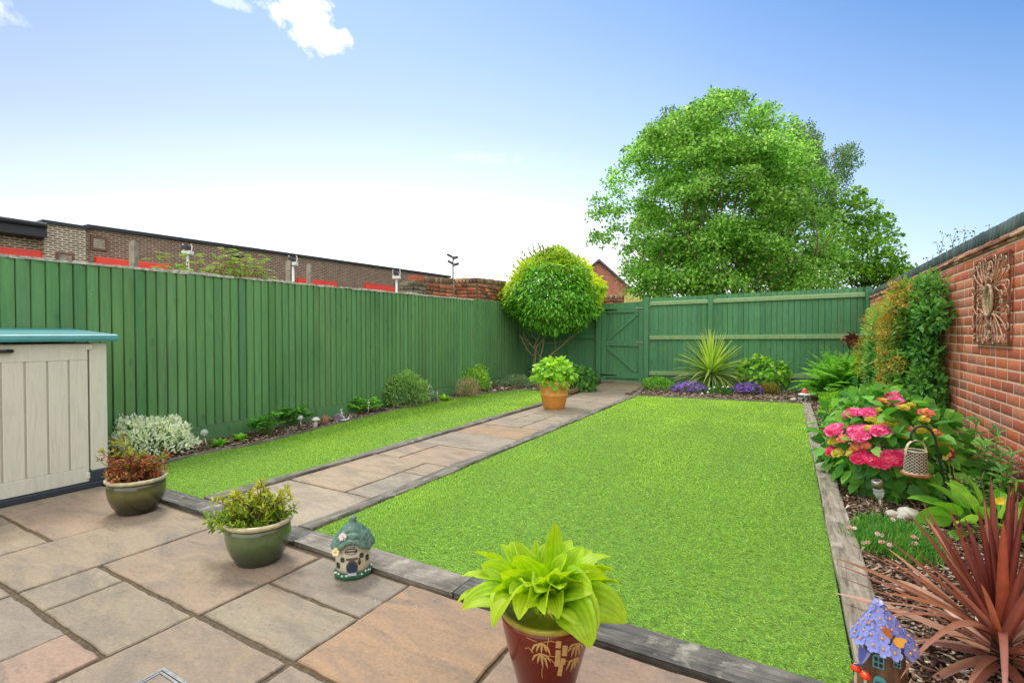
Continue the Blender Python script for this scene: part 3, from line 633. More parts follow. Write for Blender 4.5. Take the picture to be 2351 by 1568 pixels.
M_glass=plain('window_glass',S(70,80,86),.1,.2,2,bmp=0,spec=.8); M_conc=plain('weathered_concrete',S(160,150,132,.9),.9,.4,9,bmp=.6,dist=.01,dirt=S(96,92,76,.7))
XB=-21.0
def YB(px,X=XB): return PX(px,765,X)[1]
wh=thing('industrial_building','long flat-roofed brown brick building with red window fascias beyond the left fence','building',(XB,14,0))
yA,yB,yC,yD=YB(0)-9,YB(104),YB(200),YB(1035)
zt=lambda px,py,X=XB: PX(px,py,X)[2]
za=zt(60,518);zb1=zt(150,517);zc=zt(205,524);zd=zt(1035,637.5); ze=zt(640,583)
b=MB(); b.box((XB-6,yA,0),(XB-.3,yB,za-.35)); b.build('recessed_wall',M_bk1,wh)
b=MB(); b.box((XB-6.3,yA,za-.345),(XB+.35,yB-.02,za-.02)); b.tube([(XB+.42,yA,za+.02),(XB+.42,yB-.05,za+.02)],.08,8); b.build('roof_edge',M_roofblack,wh)
b=MB(); b.box((XB-6,yB,0),(XB+.02,yC,zb1-.06)); b.build('tower_wall',M_bk1,wh)
b=MB(); b.box((XB-6.1,yB-.05,zb1-.055),(XB+.10,yC+.05,zb1+.06)); b.build('parapet_cap',M_roofblack,wh)
b=MB(); 
V=[(XB-6,yC,0),(XB-.1,yC,0),(XB-.1,yD,0),(XB-6,yD,0),(XB-6,yC,zc),(XB-.1,yC,zc),(XB-.1,yD,zd),(XB-6,yD,zd)]
b.add(V,[(0,3,2,1),(4,5,6,7),(0,1,5,4),(1,2,6,5),(2,3,7,6),(3,0,4,7)]); b.build('long_wall',M_bk2,wh)
V=[(XB-6.1,yC+.06,zc+.004),(XB+.0,yC+.06,zc+.004),(XB+.0,yD+.1,zd+.004),(XB-6.1,yD+.1,zd+.004),(XB-6.1,yC+.06,zc+.13),(XB+.0,yC+.06,zc+.13),(XB+.0,yD+.1,zd+.13),(XB-6.1,yD+.1,zd+.13)]
b=MB(); b.add(V,[(0,3,2,1),(4,5,6,7),(0,1,5,4),(1,2,6,5),(2,3,7,6),(3,0,4,7)]); b.build('parapet_cap',M_roofblack,wh)
def fascia(pa,pb,py0,py1,X,nm='window'):
    ya,yb=YB(pa,X),YB(pb,X); z1=zt((pa+pb)/2,py0,X); z0=z1-.42
    fr=MB(); fr.box((X-.2,ya+.05,z0-1.5),(X+.05,yb-.05,z0)); w_=fr.build('window',M_white,wh)
    n=max(2,int((yb-ya)/1.3)); 
    for i in range(n):
        a=ya+.12+(yb-ya-.24)*i/n; c=ya+.12+(yb-ya-.24)*(i+1)/n-.08
        g_=MB(); g_.box((X+.03,a,z0-1.42),(X+.055,c,z0-.10)); g_.build('pane',M_glass,w_)
    r=MB(); r.box((X-.1,ya,z0+.002),(X+.16,yb,z1)); r.build('red_fascia',M_red,wh)
fascia(-60,103,570,600,XB-.3); fascia(219,388,600,620,XB-.1); fascia(681,770,644,655,XB-.1); fascia(836,903,655,665,XB-.1)
for (px,py,X,s) in ((230,560,XB-.1,.24),(152,597,XB+.02,.24)):
    y=YB(px,X); z=zt(px,py,X); b=MB()
    for (a,c,e,f) in ((-s,-s,s,-s*.72),(-s,s*.72,s,s),(-s,-s*.715,-s*.72,s*.715),(s*.72,-s*.715,s,s*.715)): b.box((X,y+a,z+c),(X+.05,y+e,z+f))
    vf=b.build('vent_frame',plain('vent_surround',S(120,88,70),.8,.3,6),wh); b=MB(); b.box((X,y-s*.7,z-s*.7),(X+.03,y+s*.7,z+s*.7)); b.build('vent_panel',M_conc,vf)
# old boundary wall behind the fence
OB=[S(178,104,70,.9),S(150,92,66,.85),S(190,122,84,.9),S(126,98,74,.8),S(168,110,82,.85)]; GB=[S(140,134,108,.8),S(120,112,90,.8),S(156,146,120,.8)]
M_obrick=colmat('old_brick',.95,30,.4,0,.8,.01)
ow=thing('old_brick_wall','crumbling orange brick boundary wall with brick-on-edge top behind the left fence','brick wall',(-6.3,9,0))
def oldwall(p0,p1,h0,h1,nrm,cols,end=False,rows0=14):
    p0=np.array(p0,float);p1=np.array(p1,float);nrm=np.array(unit(np.array(nrm,float))); h=min(h0,h1)
    rows=9; V,Fc,C=bricks(p0,p1,h-.13-rows*.078,rows,.235,.078,nrm,cols,dep=.1,mort=.012,rough=.007,jit=.2,headers=.2)
    mk('brick_courses',V,Fc,M_obrick,ow,col=C)
    b=MB(); q=[p0-nrm*.22,p0-nrm*-.02,p1+nrm*.02,p1-nrm*.22]; 
    V=[(x,y,0) for x,y in q]+[(x,y,(h0,h0,h1,h1)[k]-.12) for k,(x,y) in enumerate(q)]; b.add(V,[(0,3,2,1),(4,5,6,7),(0,1,5,4),(1,2,6,5),(2,3,7,6),(3,0,4,7)]); b.build('mortar',M_mort2,ow)
    L=np.linalg.norm(p1-p0);d=(p1-p0)/L; n=int(L/.078); Lc=[];M=[]
    for i in range(n):
        f=(i+.5)/n; c=p0+d*(f*L)-nrm*.08; zz=h0+(h1-h0)*f-.06+random.gauss(0,.006); Lc.append((*c,zz)); tl=random.gauss(0,.05)
        M.append(np.array([[d[0]*.066,nrm[0]*.24,0],[d[1]*.066,nrm[1]*.24,0],[tl*.05,0,.112]]))
    V,Fc,c=stamp(BRV,BRF,np.array(Lc),np.array(M),pick(n,[S(150,124,98),S(120,94,74),S(170,140,110),S(132,110,88)],jit=.15)); mk('coping_brick_course',V,Fc,M_obrick,ow,col=c)
q1=PZ(1037,765,11.0)[:2]; q2=PZ(1094,765,10.95)[:2]; q3=PZ(1160,765,12.4)[:2]
oldwall((-6.42,7.75),(-6.45,8.72),2.40,2.44,(1,0),OB)
oldwall(q1,q2,2.48,2.49,(q1[1]-q2[1],q2[0]-q1[0]) if False else (.5,-.86),OB)
oldwall(q2+np.array((0,.02)),q3,2.49,2.56,(.99,-.1),OB)
b=MB(); b.box((-6.74,7.42,0),(-6.40,7.74,1.9)); b.build('pillar_core',M_mort2,ow)
V,Fc,C=bricks((-6.75,7.40),(-6.40,7.40),1.55,9,.235,.078,(0,-1),GB,dep=.06,mort=.012,rough=.004,jit=.15); mk('pillar_front',V,Fc,M_obrick,ow,col=C)
V,Fc,C=bricks((-6.38,7.40),(-6.38,7.74),1.55,9,.235,.078,(1,0),GB,dep=.06,mort=.012,rough=.004,jit=.15); mk('pillar_side',V,Fc,M_obrick,ow,col=C)
b=MB(); b.box((-6.72,7.44,2.255),(-6.42,7.74,2.29)); b.build('pillar_top',M_mort2,ow)
b=MB(); b.box((-6.62,7.50,2.292),(-6.40,7.72,2.40)); 
for k in range(3): b.tube([(-6.60+.07*k+.02,7.497,2.345),(-6.60+.07*k+.02,7.49,2.345)],.012,8,(.15,.08,.06))
tag(b.build('perforated_brick',plain('perforated_red_brick',S(170,96,70),.9,.3,30),base=(-6.5,7.6,2.29)),'loose red perforated brick on top of the old wall pillar','brick')
q4=PZ(1300,765,16.2)[:2]; q5=PZ(1434,765,15.6)[:2]
ow2=ow; ow=thing('old_brick_wall','low far length of old brick wall seen beside the gate below the brick house','brick wall',(*((q4+q5)/2),0)); oldwall(q4,q5,2.50,2.46,(.5,-.86),[S(150,96,66,.8),S(170,120,84,.8),S(130,86,60,.7)])
# concrete posts and camera poles beyond the fence
def cpost(px,w_,py,z,label):
    p=PZ(px,py,z); b=MB(); b.prism([(-w_/2,-.05),(w_/2,-.05),(w_/2,.05),(-w_/2,.05)],0,p[2]-.02); b.prism([(-w_/2+.02,-.03),(w_/2-.02,-.03),(w_/2-.02,.03),(-w_/2+.02,.03)],p[2]-.021,p[2]+.01)
    b.tube([(0,-.052,p[2]-.12),(0,-.056,p[2]-.12)],.018,8)
    V=np.concatenate(b.V); c,s=math.cos(YAW),math.sin(YAW); Rm=np.array([[c,-s,0],[s,c,0],[0,0,1]])
    o=mk('concrete_post',V@Rm.T,b.F,M_conc,base=(p[0],p[1],0),local=True); o.location=(p[0],p[1],0); tag(o,label,'post','concrete posts beyond the left fence')
cpost(306,.105,554,9.5,'weathered concrete post beyond the fence, left of the white camera poles')
cpost(663,.09,599,10.5,'concrete post touching the white camera pole beyond the fence')
cpost(710,.09,607,11,'concrete post in front of the red window fascia beyond the fence')
cpost(1037,.11,640,10.8,'concrete post set in the gap of the old orange brick wall')
M_dark=plain('dark_housing',S(44,46,50),.4,.2,20)
def campole(px,pt,ph,z,label):
    p=PZ(px,pt,z); h=PZ(px,ph,z)[2]; t=thing('camera_pole',label,'camera pole',(p[0],p[1],0),YAW,'white camera poles beyond the left fence'); T=h-p[2]
    b=MB(); b.tube([(0,0,0),(0,0,p[2])],.032,10); b.build('pole',M_white,t,True,local=True)
    b=MB(); b.box((-.11,-.09,p[2]),(.11,.09,p[2]+.10)); b.build('junction_box',M_white,t,local=True,bevel=.01)
    b=MB(); b.box((-.07,-.16,p[2]+.13),(.07,.10,p[2]+.23)); b.build('camera_housing',M_dark,t,local=True,bevel=.01)
    for s in (-1,1):
        b=MB(); b.tube([(s*.10,0,p[2]+.10),(s*.115,0,p[2]+.22),(s*.105,-.03,p[2]+.27)],.016,6); b.build('bracket',M_white,t,local=True)
campole(431,585,568,13,'white camera pole rising behind the feathery shrub')
campole(673,610,597,14,'white camera pole beside a concrete post')
campole(910.5,641,627,15,'white camera pole left of the old brick pillar')
p=PX(533,592,XB-.1); b=MB(); b.tube([(XB-.1,p[1],p[2]),(XB+.3,p[1],p[2])],.04,8); b.lathe([(.0,.1),(.25,.06),(.3,0),(.28,-.02)],16,ctr=(XB+.3,p[1],p[2])); b.tube([(XB+.3,p[1],p[2]),(XB+.3,p[1],p[2]-.22)],.07,8)
b.ball((XB+.1,p[1],p[2]+.45),.1); tag(b.build('wall_lamp',M_dark,base=(XB,p[1],p[2])),'small dark wall lamp on the brown brick building','lamp')
# floodlight mast
p=PZ(1040,590,60); t=thing('floodlight_mast','tall thin mast with four dark floodlights on the skyline','floodlight mast',(p[0],p[1],0),YAW)
b=MB(); b.tube([(0,0,0),(0,0,p[2]+.1)],[.14,.09],8); b.build('mast',plain('mast_grey',S(110,118,124),.5,.1,1),t,local=True)
for (dx,dz,a) in ((-.42,.15,.5),(.3,-.1,-.3),(-.35,-.65,.5),(.42,-.9,-.3)):
    M=Matrix.Translation((dx,0,p[2]+dz))@Matrix.Rotation(a,4,'Y'); b=MB(); b.box((-.32,-.2,-.14),(.32,.2,.14),M=M); b.tube([(0,0,p[2]+dz-.35),(dx,0,p[2]+dz)],.05,6); b.build('floodlight',M_dark,t,local=True)
# gabled house
Zh=42.0
hc=PZ(1374,596,Zh); t=thing('brick_house','red brick gabled house end seen between ball tree and big maple','house',(hc[0],hc[1],0),YAW)
hz_=hc[2]-.2; hw=2.6; eav=hz_-2.1
b=MB(); b.add([(-hw,0,0),(hw*1.15,0,0),(hw*1.15,0,eav-.5),(0,0,hz_),(-hw,0,eav),(-hw,7,0),(hw*1.15,7,0),(hw*1.15,7,eav-.5),(0,7,hz_),(-hw,7,eav)],[(0,1,2,3,4),(9,8,7,6,5),(0,5,6,1),(1,6,7,2),(4,9,5,0),(2,7,8,3),(3,8,9,4)]); b.build('wall',M_bk3,t,local=True)
M_slate=plain('grey_roof',S(96,98,102),.7,.25,4)
for (xa_,za_) in ((-hw-.25,eav-.2),(hw*1.15+.25,eav-.72)):
    d=np.array((xa_,za_-hz_)); b=MB(); b.add([(0,-.3,hz_+.03),(xa_,-.3,za_+.03),(xa_,7.2,za_+.03),(0,7.2,hz_+.03),(0,-.3,hz_+.25),(xa_,-.3,za_+.2),(xa_,7.2,za_+.2),(0,7.2,hz_+.25)],[(0,3,2,1),(4,5,6,7),(0,1,5,4),(1,2,6,5),(2,3,7,6),(3,0,4,7)]); b.build('roof_slope',M_slate,t,local=True)
b=MB(); b.add([(hw*.3,-1.4,0),(6.5,-1.4,0),(6.5,-1.4,2.6),(hw*.3,-1.4,4.4),(hw*.3,-.1,0),(6.5,-.1,0),(6.5,-.1,2.6),(hw*.3,-.1,4.4)],[(0,1,2,3),(7,6,5,4),(3,2,6,7),(1,5,6,2),(0,3,7,4)]); b.build('side_wall',M_bk3,t,local=True)
# pale bamboo-like screen
p0=PZ(1435,690,15.2);p1=PZ(1475,690,15.0); b=MB(); n=14
for i in range(n):
    a=p0+(p1-p0)*i/(n-1); b.tube([(a[0],a[1],0),(a[0]+random.gauss(0,.01),a[1],2.46-.015*i+random.gauss(0,.03))],.022,6)
tag(b.build('cane_screen',plain('pale_cane',S(206,198,120),.8,.3,12,dirt=S(150,170,60)),base=(p0[0],p0[1],0)),'pale yellowish cane screen just behind the gate top','cane screen')

# ================================================================== TREES
M_bark=plain('tree_bark',S(120,104,74,.75),.9,.4,14,bmp=.8,dist=.01); M_barkd=plain('dark_tree_bark',S(70,60,46,.7),.9,.4,8,bmp=.8,dist=.02)
M_tree=colmat('tree_foliage',.5,1.2,.25,.5,0,spec=.25,boost=1.45)
def crown(name,parent,lumps,nper,lsize,cols,w_,noise_amp=.25,tmpl=(DIA_V,DIA_F),drop=.2,ydir=.5):
    L=[];D=[];Cc=[]
    for (c,r) in lumps:
        c=np.array(c,float); r=np.broadcast_to(np.array(r,float),(3,)); n=int(nper*(r[0]*r[2]))
        d=rdir(n); d[:,2]=np.where(d[:,2]<-.25,-d[:,2],d[:,2]); rad=rng.uniform(.2,1,n)**.6*1.15*(1+nz(d*2.2+c,1.6,int(abs(c[0]*7+c[2]*13))%99)*noise_amp)
        Pt=c+d*r*rad[:,None]; L.append(Pt); D.append(unit(d*.7+rdir(n)*.8-np.array((0,0,drop))))
        cl=pick(n,cols,w_,.12); cl*= (1+.15*nz(Pt,1.3,4)[:,None]+.14*nz(Pt,3.0,9)[:,None]); Cc.append(np.clip(cl,.003,.9))
    L=np.concatenate(L);D=np.concatenate(D);Cc=np.concatenate(Cc); n=len(L)
    M=frames(D,lsize*rng.uniform(.65,1.25,n),lsize*rng.uniform(.65,1.1,n),jit=.9)
    V,Fc,c=stamp(tmpl[0],tmpl[1],L,M,Cc); return mk(name,V,Fc,M_tree,parent,col=c)
def limb(b,a,e,r0,r1,n=7,wob=.12,up=.2):
    a=np.array(a,float);e=np.array(e,float);t=np.linspace(0,1,n)[:,None]; L=np.linalg.norm(e-a)
    pts=a+(e-a)*t+np.array((0,0,up*L))*(t*(1-t))+np.sin(t*PI)*rng.normal(size=3)*wob*L*.3+np.sin(t*2*PI)*rng.normal(size=3)*wob*L*.12
    b.tube(pts,np.linspace(r0,r1,n),7); return pts
ZM=22.0
base=PZ(1632,765,ZM); base[2]=0
mt=thing('maple_tree','huge rounded bright green maple tree behind the back fence','tree',base)
lum=[];sx=ZM/F
CTR=PZ(1628,455,ZM)
for k in range(210):
    # lumps on an ellipsoid volume (screen plane axes rt / world up, depth along fw)
    d=rdir(1)[0]; rr=rng.uniform(.45,.93)
    ex=5.15*(1 if d[2]<.25 else 1-.32*(d[2]-.25)); o_=CTR+rt*d[0]*ex*rr*.96+np.array((0,0,1))*(d[2]*(4.35 if d[2]>0 else 4.6)*rr)+np.array((-math.sin(YAW),math.cos(YAW),0))*d[1]*3.8*rr
    if o_[2]<2.0: continue
    r=rng.uniform(.5,.95); lum.append((o_,(r,r,r*.72)))
for (px,py,r) in ((1650,250,.85),(1690,245,.75),(1610,268,.8),(1560,290,.8),(1500,330,.75),(1455,385,.75),(1420,430,.7),(1395,500,.7),(1380,560,.7),(1392,610,.75),(1430,650,.8),(1740,275,.8),(1790,310,.9),(1830,370,.9),(1872,440,.9),(1880,520,1),(1850,600,1),(1800,650,.9),(1730,655,.8),(1660,650,.7),(1520,655,.8),(1470,640,.9),(1910,600,.9),(1900,650,.9),(1850,655,.8),(1560,600,.8),(1600,640,.75),(1640,600,.7),(1700,620,.8),(1760,600,.8),(1800,560,.8),(1540,550,.7),(1610,560,.6),(1680,560,.7),(1450,590,.8),(1500,620,.8),(1580,670,.6),(1640,672,.6),(1700,675,.7),(1760,672,.7),(1820,672,.7),(1440,672,.6),(1480,675,.7),(1530,678,.6),(1870,660,.8),(1742,640,.7),(1660,520,.7),(1730,520,.7),(1600,500,.7),(1500,500,.7)):
    lum.append((PZ(px,py,ZM+rng.uniform(-1.6,1)),(r,r,r*.8)))
for k in range(95):
    a=rng.uniform(-.78,1); px_=1632+a*270; hh_=rng.uniform(2.3,5.2); q_=PZ(px_,765,ZM+rng.uniform(-2.2,2.2)); r=rng.uniform(.5,.85); lum.append((np.array((q_[0],q_[1],hh_)),(r,r,r*.75)))
for (px,py) in ((1372,470),(1362,500),(1366,545),(1372,590),(1385,640),(1400,665),(1425,672),(1405,400),(1440,350),(1475,318),(1520,280),(1590,262),(1700,232),(1730,245),(1770,258),(1640,232),(1665,226),(1600,275),(1415,455)):
    r=rng.uniform(.28,.45); lum.append((PZ(px,py,ZM+rng.uniform(-1,1)),(r,r,r)))
def proj(o):
    o=np.array(o)-np.array((0,0,H)); z=o@fw; return CX+F*(o@rt)/z, CY-F*(o@uv)/z
lum=[l for l in lum if not (proj(l[0])[1]>585 and proj(l[0])[0]<1452) and not (proj(l[0])[1]<330 and proj(l[0])[0]<1570 and proj(l[0])[1]<330-.45*(proj(l[0])[0]-1450))]
crown('crown',mt,lum,800,.125,[S(128,176,70,.9),S(102,152,58,.88),S(154,196,96,.9),S(70,118,50,.8),S(178,212,122,.92)],[4,4,2.5,2.5,1.1],tmpl=(MAP_V,MAP_F))
b=MB()
for k in range(26):
    a=rng.uniform(-1,1); e=base+rt*a*3.9+np.array((0,0,rng.uniform(5.0,9.5)-abs(a)*1.6))+np.array((-math.sin(YAW),math.cos(YAW),0))*rng.uniform(-2.6,1)
    s0=base+rt*a*.7+np.array((0,0,rng.uniform(.3,2.2))); pts=limb(b,s0,e,.055,.018,8,.14,.12)
    for j in range(3):
        q=pts[rng.integers(3,7)]; limb(b,q,q+rdir(1)[0]*1.0+np.array((0,0,.9)),.03,.01,5)
b.build('branch_fan',M_bark,mt,True)
b=MB(); 
for a,r in ((-.9,.13),(-.3,.12),(.1,.13),(.8,.12)): limb(b,base+rt*a*.3,base+rt*a*1.6+np.array((0,0,4.2)),r,.05,8,.06)
b.build('trunk',M_barkd,mt,True)
# birch behind
ZBi=27.0; bb=PZ(1800,765,ZBi); bb[2]=0
bt=thing('birch_tree','tall weeping birch whose drooping grey-green tops show above the maple','tree',bb)
L=[];D=[]
strands=[(1533,240,70),(1520,262,60),(1548,258,70),(1650,208,40),(1640,225,60),(1665,228,50),(1700,232,60),(1740,240,70),(1762,262,70),(1780,285,60),(1800,290,60),(1842,275,110),(1826,290,90),(1860,278,120),(1874,300,120),(1850,330,120),(1888,345,110),(1870,390,120),(1900,400,120),(1925,330,70),(1942,325,80),(1958,326,50),(1932,360,90),(1920,390,100),(1905,430,90),(1890,460,90),(1880,500,90),(1912,470,60),(1860,440,100),(1840,390,90)]
b=MB(); tw=[]
for (px,py,l) in strands:
    for k in range(9):
        z=ZBi+rng.uniform(-1,1); p0=PZ(px+rng.normal()*9,py+abs(rng.normal())*8,z); ln=l*ZBi/F*rng.uniform(.45,1.1); n=int(ln*34)+8
        t=rng.random(n); drift=rng.normal()*.3
        Pt=p0+np.c_[rt[0]*drift*t*t,rt[1]*drift*t*t,-ln*t]+rng.normal(size=(n,3))*np.array((.10,.10,.06)); L.append(Pt); D.append(unit(rdir(n)*.7+np.array((0,0,-1))))
    q=PZ(px,py+10,ZBi); limb(b,bb+np.array((0,0,rng.uniform(5,8))),q,.07,.02,8,.08,.12)
L=np.concatenate(L);D=np.concatenate(D);n=len(L)
M=frames(D,.12*rng.uniform(.7,1.2,n),.085,jit=1); V,Fc,c=stamp(DIA_V,DIA_F,L,M,pick(n,[S(98,134,84,.85),S(70,104,66,.8),S(126,158,104,.88)],jit=.12)); mk('crown',V,Fc,M_tree,bt,col=c)
limb(b,bb,bb+np.array((0,0,9.)),.2,.08,8,.04); b.build('trunk',plain('birch_bark',S(168,160,146,.85),.8,.4,5,dirt=S(60,54,48)),bt,True)
# right-hand tree
ZR=25.0; rb=PZ(1985,765,ZR); rb[2]=0
r_=thing('field_maple_tree','darker yellow-green tree to the right of the big maple','tree',rb); lum=[]
for (px,py,r) in ((1960,455,.6),(1945,480,.8),(1972,490,.8),(1935,530,1),(1985,530,1),(2010,520,.9),(2025,550,.7),(1950,580,1.1),(2000,585,1.2),(2035,600,.8),(1960,635,1.2),(2010,640,1.2),(2045,635,1.0),(2060,640,.7),(2078,655,.6),(1915,560,1),(1920,620,1.1),(2090,625,.35),(1990,660,1.1),(2040,670,1)):
    lum.append((PZ(px,py,ZR+rng.uniform(-1.2,1.2)),(r,r,r*.8)))
crown('crown',r_,lum,560,.16,[S(118,166,54,.9),S(94,146,44,.88),S(148,188,70,.92),S(66,114,38,.8)],[4,3,2,2.2],tmpl=(MAP_V,MAP_F))
b=MB(); limb(b,rb,rb+np.array((0,0,4.5)),.18,.08); 
for k in range(10): limb(b,rb+np.array((0,0,rng.uniform(1.5,4))),rb+rt*rng.uniform(-1.8,1.8)+np.array((0,0,rng.uniform(4,6.5))),.06,.015)
b.build('trunk',M_barkd,r_,True)
# feathery shrub behind left fence
fb=PX(520,765,-7.3); fb[2]=0
sm=thing('feathery_shrub','feathery yellow-green shrub rising above the long left fence','shrub',fb); b=MB(); L=[];D=[];Cs=[];W=[]
for k in range(64):
    px=rng.uniform(390,625); top=565+abs(px-505)*.25+rng.uniform(0,55); q=PX(px,top,-7.3+rng.uniform(-.3,.3)); s0=np.array((fb[0]+rng.normal()*.1,q[1]+rng.normal()*.25,1.3)); pts=limb(b,s0,q,.012,.004,6,.1)
    dr=unit(rdir(1)[0]*np.array((1,1,.4))+np.array((0,0,.5)))
    for fr_ in range(4):
        dd=unit(rdir(1)[0]*np.array((1,1.4,.3))+np.array((0,0,.35))); m=13; t=np.linspace(.1,1,m); ax=q-np.array((0,0,.12))*fr_+dd*(t[:,None]*.24)-np.array((0,0,.14))*(t[:,None]**2)
        for s in (-1,1):
            sd=unit(np.cross(dd,(0,0,1)))*s; L.append(ax); D.append(unit(np.tile(sd,(m,1))+dd*.5-np.array((0,0,.25)))); W.append(.055*(1.15-t)+.008)
            Cs.append(pick(m,[S(134,176,74,.85),S(168,196,92,.9),S(110,150,60,.8),S(206,150,84,.85)],[4,3,2,.35 if px<600 else 1]))
for (px,py) in ((352,577),(372,582),(392,590),(545,625),(590,585),(600,600)):
    q=PX(px,py,-7.3); limb(b,np.array((-7.3,q[1]+.3,1.5)),q,.008,.003,6,.1)
    for fr_ in range(3):
        dd=unit(rdir(1)[0]*np.array((1,1.4,.2))+np.array((0,0,.2))); m=11; t=np.linspace(.1,1,m); ax=q-np.array((0,0,.1))*fr_+dd*(t[:,None]*.2)-np.array((0,0,.1))*(t[:,None]**2)
        for s in (-1,1):
            sd=unit(np.cross(dd,(0,0,1)))*s; L.append(ax); D.append(unit(np.tile(sd,(m,1))+dd*.5)); W.append(.05*(1.15-t)+.006); Cs.append(pick(m,[S(134,176,74,.85),S(150,180,80,.85)]))
L=np.concatenate(L);D=np.concatenate(D);Cs=np.concatenate(Cs);W=np.concatenate(W)
V,Fc,c=stamp(LEAF_V,LEAF_F,L,frames(D,W,W*.32,jit=.3),Cs); mk('foliage',V,Fc,M_leaf,sm,col=c); b.build('stem',plain('reddish_stem',S(150,100,70),.8,.2,30),sm,True)
# sparse twigs behind right wall
tb=PX(2190,765,2.3); tb[2]=0
t=thing('twiggy_shrub','sparse dark twigs showing over the right brick wall coping','shrub',tb); b=MB();L=[];D=[]
for (px,py) in ((2143,585),(2150,560),(2166,543),(2180,540),(2196,530),(2205,552),(2216,530),(2228,548),(2238,533),(2160,575),(2188,560),(2272,519),(2130,592)):
    q=PX(px,py,2.3); pts=limb(b,np.array((2.3,q[1]+.35,1.5)),q,.006,.0025,8,.1); 
    for k in range(12): L.append(pts[rng.integers(4,8)]+rng.normal(size=3)*.035); D.append(rdir(1)[0])
L=np.array(L);D=np.array(D); V,Fc,c=stamp(LEAF_V,LEAF_F,L,frames(D,.045,.026),pick(len(L),[S(70,84,50,.8),S(96,112,64,.8)])); mk('foliage',V,Fc,M_leaf,t,col=c); b.build('twig',M_barkd,t,True)

# ================================================================== GARDEN OBJECTS
def gp(px,py,z=0): return G(px,py,z)
# ---- plastic storage box
def creammat():
    m,nt,b=newmat('cream_woodgrain_plastic'); v=coords(nt,(14,14,1.1)); g=noise(nt,v,2.2,8,.6,2.2)
    base=ramp(nt,g,[(.3,S(206,204,186,.92)),(.5,S(216,214,196,.94)),(.7,S(222,220,204,.94))]).outputs[0]
    v2=coords(nt,(5,5,3)); vo=nd(nt,'ShaderNodeTexVoronoi'); vo.inputs['Scale'].default_value=1; nt.links.new(v2,vo.inputs['Vector'])
    nt.links.new(base,b.inputs['Base Color']); b.inputs['Roughness'].default_value=.5
    ad=nt.nodes.new('ShaderNodeMath'); ad.operation='SUBTRACT'; nt.links.new(g,ad.inputs[0]); nt.links.new(ramp(nt,vo.outputs['Distance'],[(0,(.6,)*3),(.16,(0,0,0))]).outputs[0],ad.inputs[1])
    bump(nt,b,ad.outputs[0],.5,.004); return m
M_cream=creammat(); M_navy=plain('dark_navy_plastic',S(52,62,72,.85),.5,.15,30); M_teal=plain('teal_plastic_lid',S(72,148,150,.9),.42,.12,8,bmp=.06,coat=.1)
M_blackp=plain('black_plastic',S(36,40,42),.4,.2,20)
bx=thing('storage_box','cream plastic garden storage box with teal lid against the left fence','storage box',(-5.3,1.15,0))
XF=-4.935; y0,y1=.42,1.885
b=MB(); b.box((-5.76,y0,0),(XF+.03,y1+.008,.045)); b.box((-5.76,y1-.13,.045),(XF+.018,y1+.006,.13)); b.box((-5.76,y0,.045),(XF+.018,y0+.13,.13)); b.build('base_tray',M_navy,bx,bevel=.006)
b=MB(); b.box((-5.75,y0,.131),(XF-.045,y1,1.17)); b.build('carcass',M_cream,bx)
for (a,c) in ((1.768,y1),(y0,.542)):
    b=MB(); b.box((XF-.044,a,.131),(XF,c,1.172)); b.build('corner_post',M_cream,bx,bevel=.008)
for (a,c) in ((1.168,1.755),(.555,1.160)):
    b=MB(); b.box((XF-.04,a,.05),(XF-.014,c,1.165)); b.box((XF-.0135,a,1.035),(XF+.004,c,1.165)); b.box((XF-.0135,a,.05),(XF+.004,c,.165))
    ys=[a]+[c-.12-.1275*k for k in range(3,-1,-1)]+[c]; ys=[v for v in ys if v==a or v>a+.03]
    for i in range(len(ys)-1): b.box((XF-.0135,ys[i]+(.006 if i else 0),.1655),(XF+.002,ys[i+1]-(.006 if i<len(ys)-2 else 0),1.0345))
    dr=b.build('door',M_cream,bx,bevel=.004)
    s=1 if a>1 else -1; hy=a+.02 if s>0 else c-.13
    h=MB(); h.tube([(XF+.004,hy,1.12),(XF+.035,hy+.012,1.12),(XF+.04,hy+.06,1.12),(XF+.035,hy+.112,1.12),(XF+.004,hy+.125,1.12)],.013,10); h.build('handle',M_blackp,dr,True)
for z in (.075,1.115):
    b=MB(); b.box((XF-.01,1.738,z),(XF+.014,1.785,z+.048)); b.build('hinge',M_cream,bx,bevel=.004)
b=MB(); prof=[(-4.855,1.185),(-4.850,1.205),(-4.856,1.232),(-4.875,1.240)]
for k in range(12):
    x=-4.90-.075*k; z=1.2415+.0045*k; prof+=[(x,z),(x-.055,z+.0035),(x-.06,z-.003),(x-.07,z-.003)]
prof+=[(-5.80,1.295),(-5.81,1.28),(-5.81,1.185)]
n=len(prof); V=[(x,.37,z) for x,z in prof]+[(x,1.935,z) for x,z in prof]; 
b.add(V,[tuple(range(n)),tuple(range(2*n-1,n-1,-1))]+[(i,n+i,n+(i+1)%n,(i+1)%n) for i in range(n)]); b.build('lid',M_teal,bx,bevel=.005)

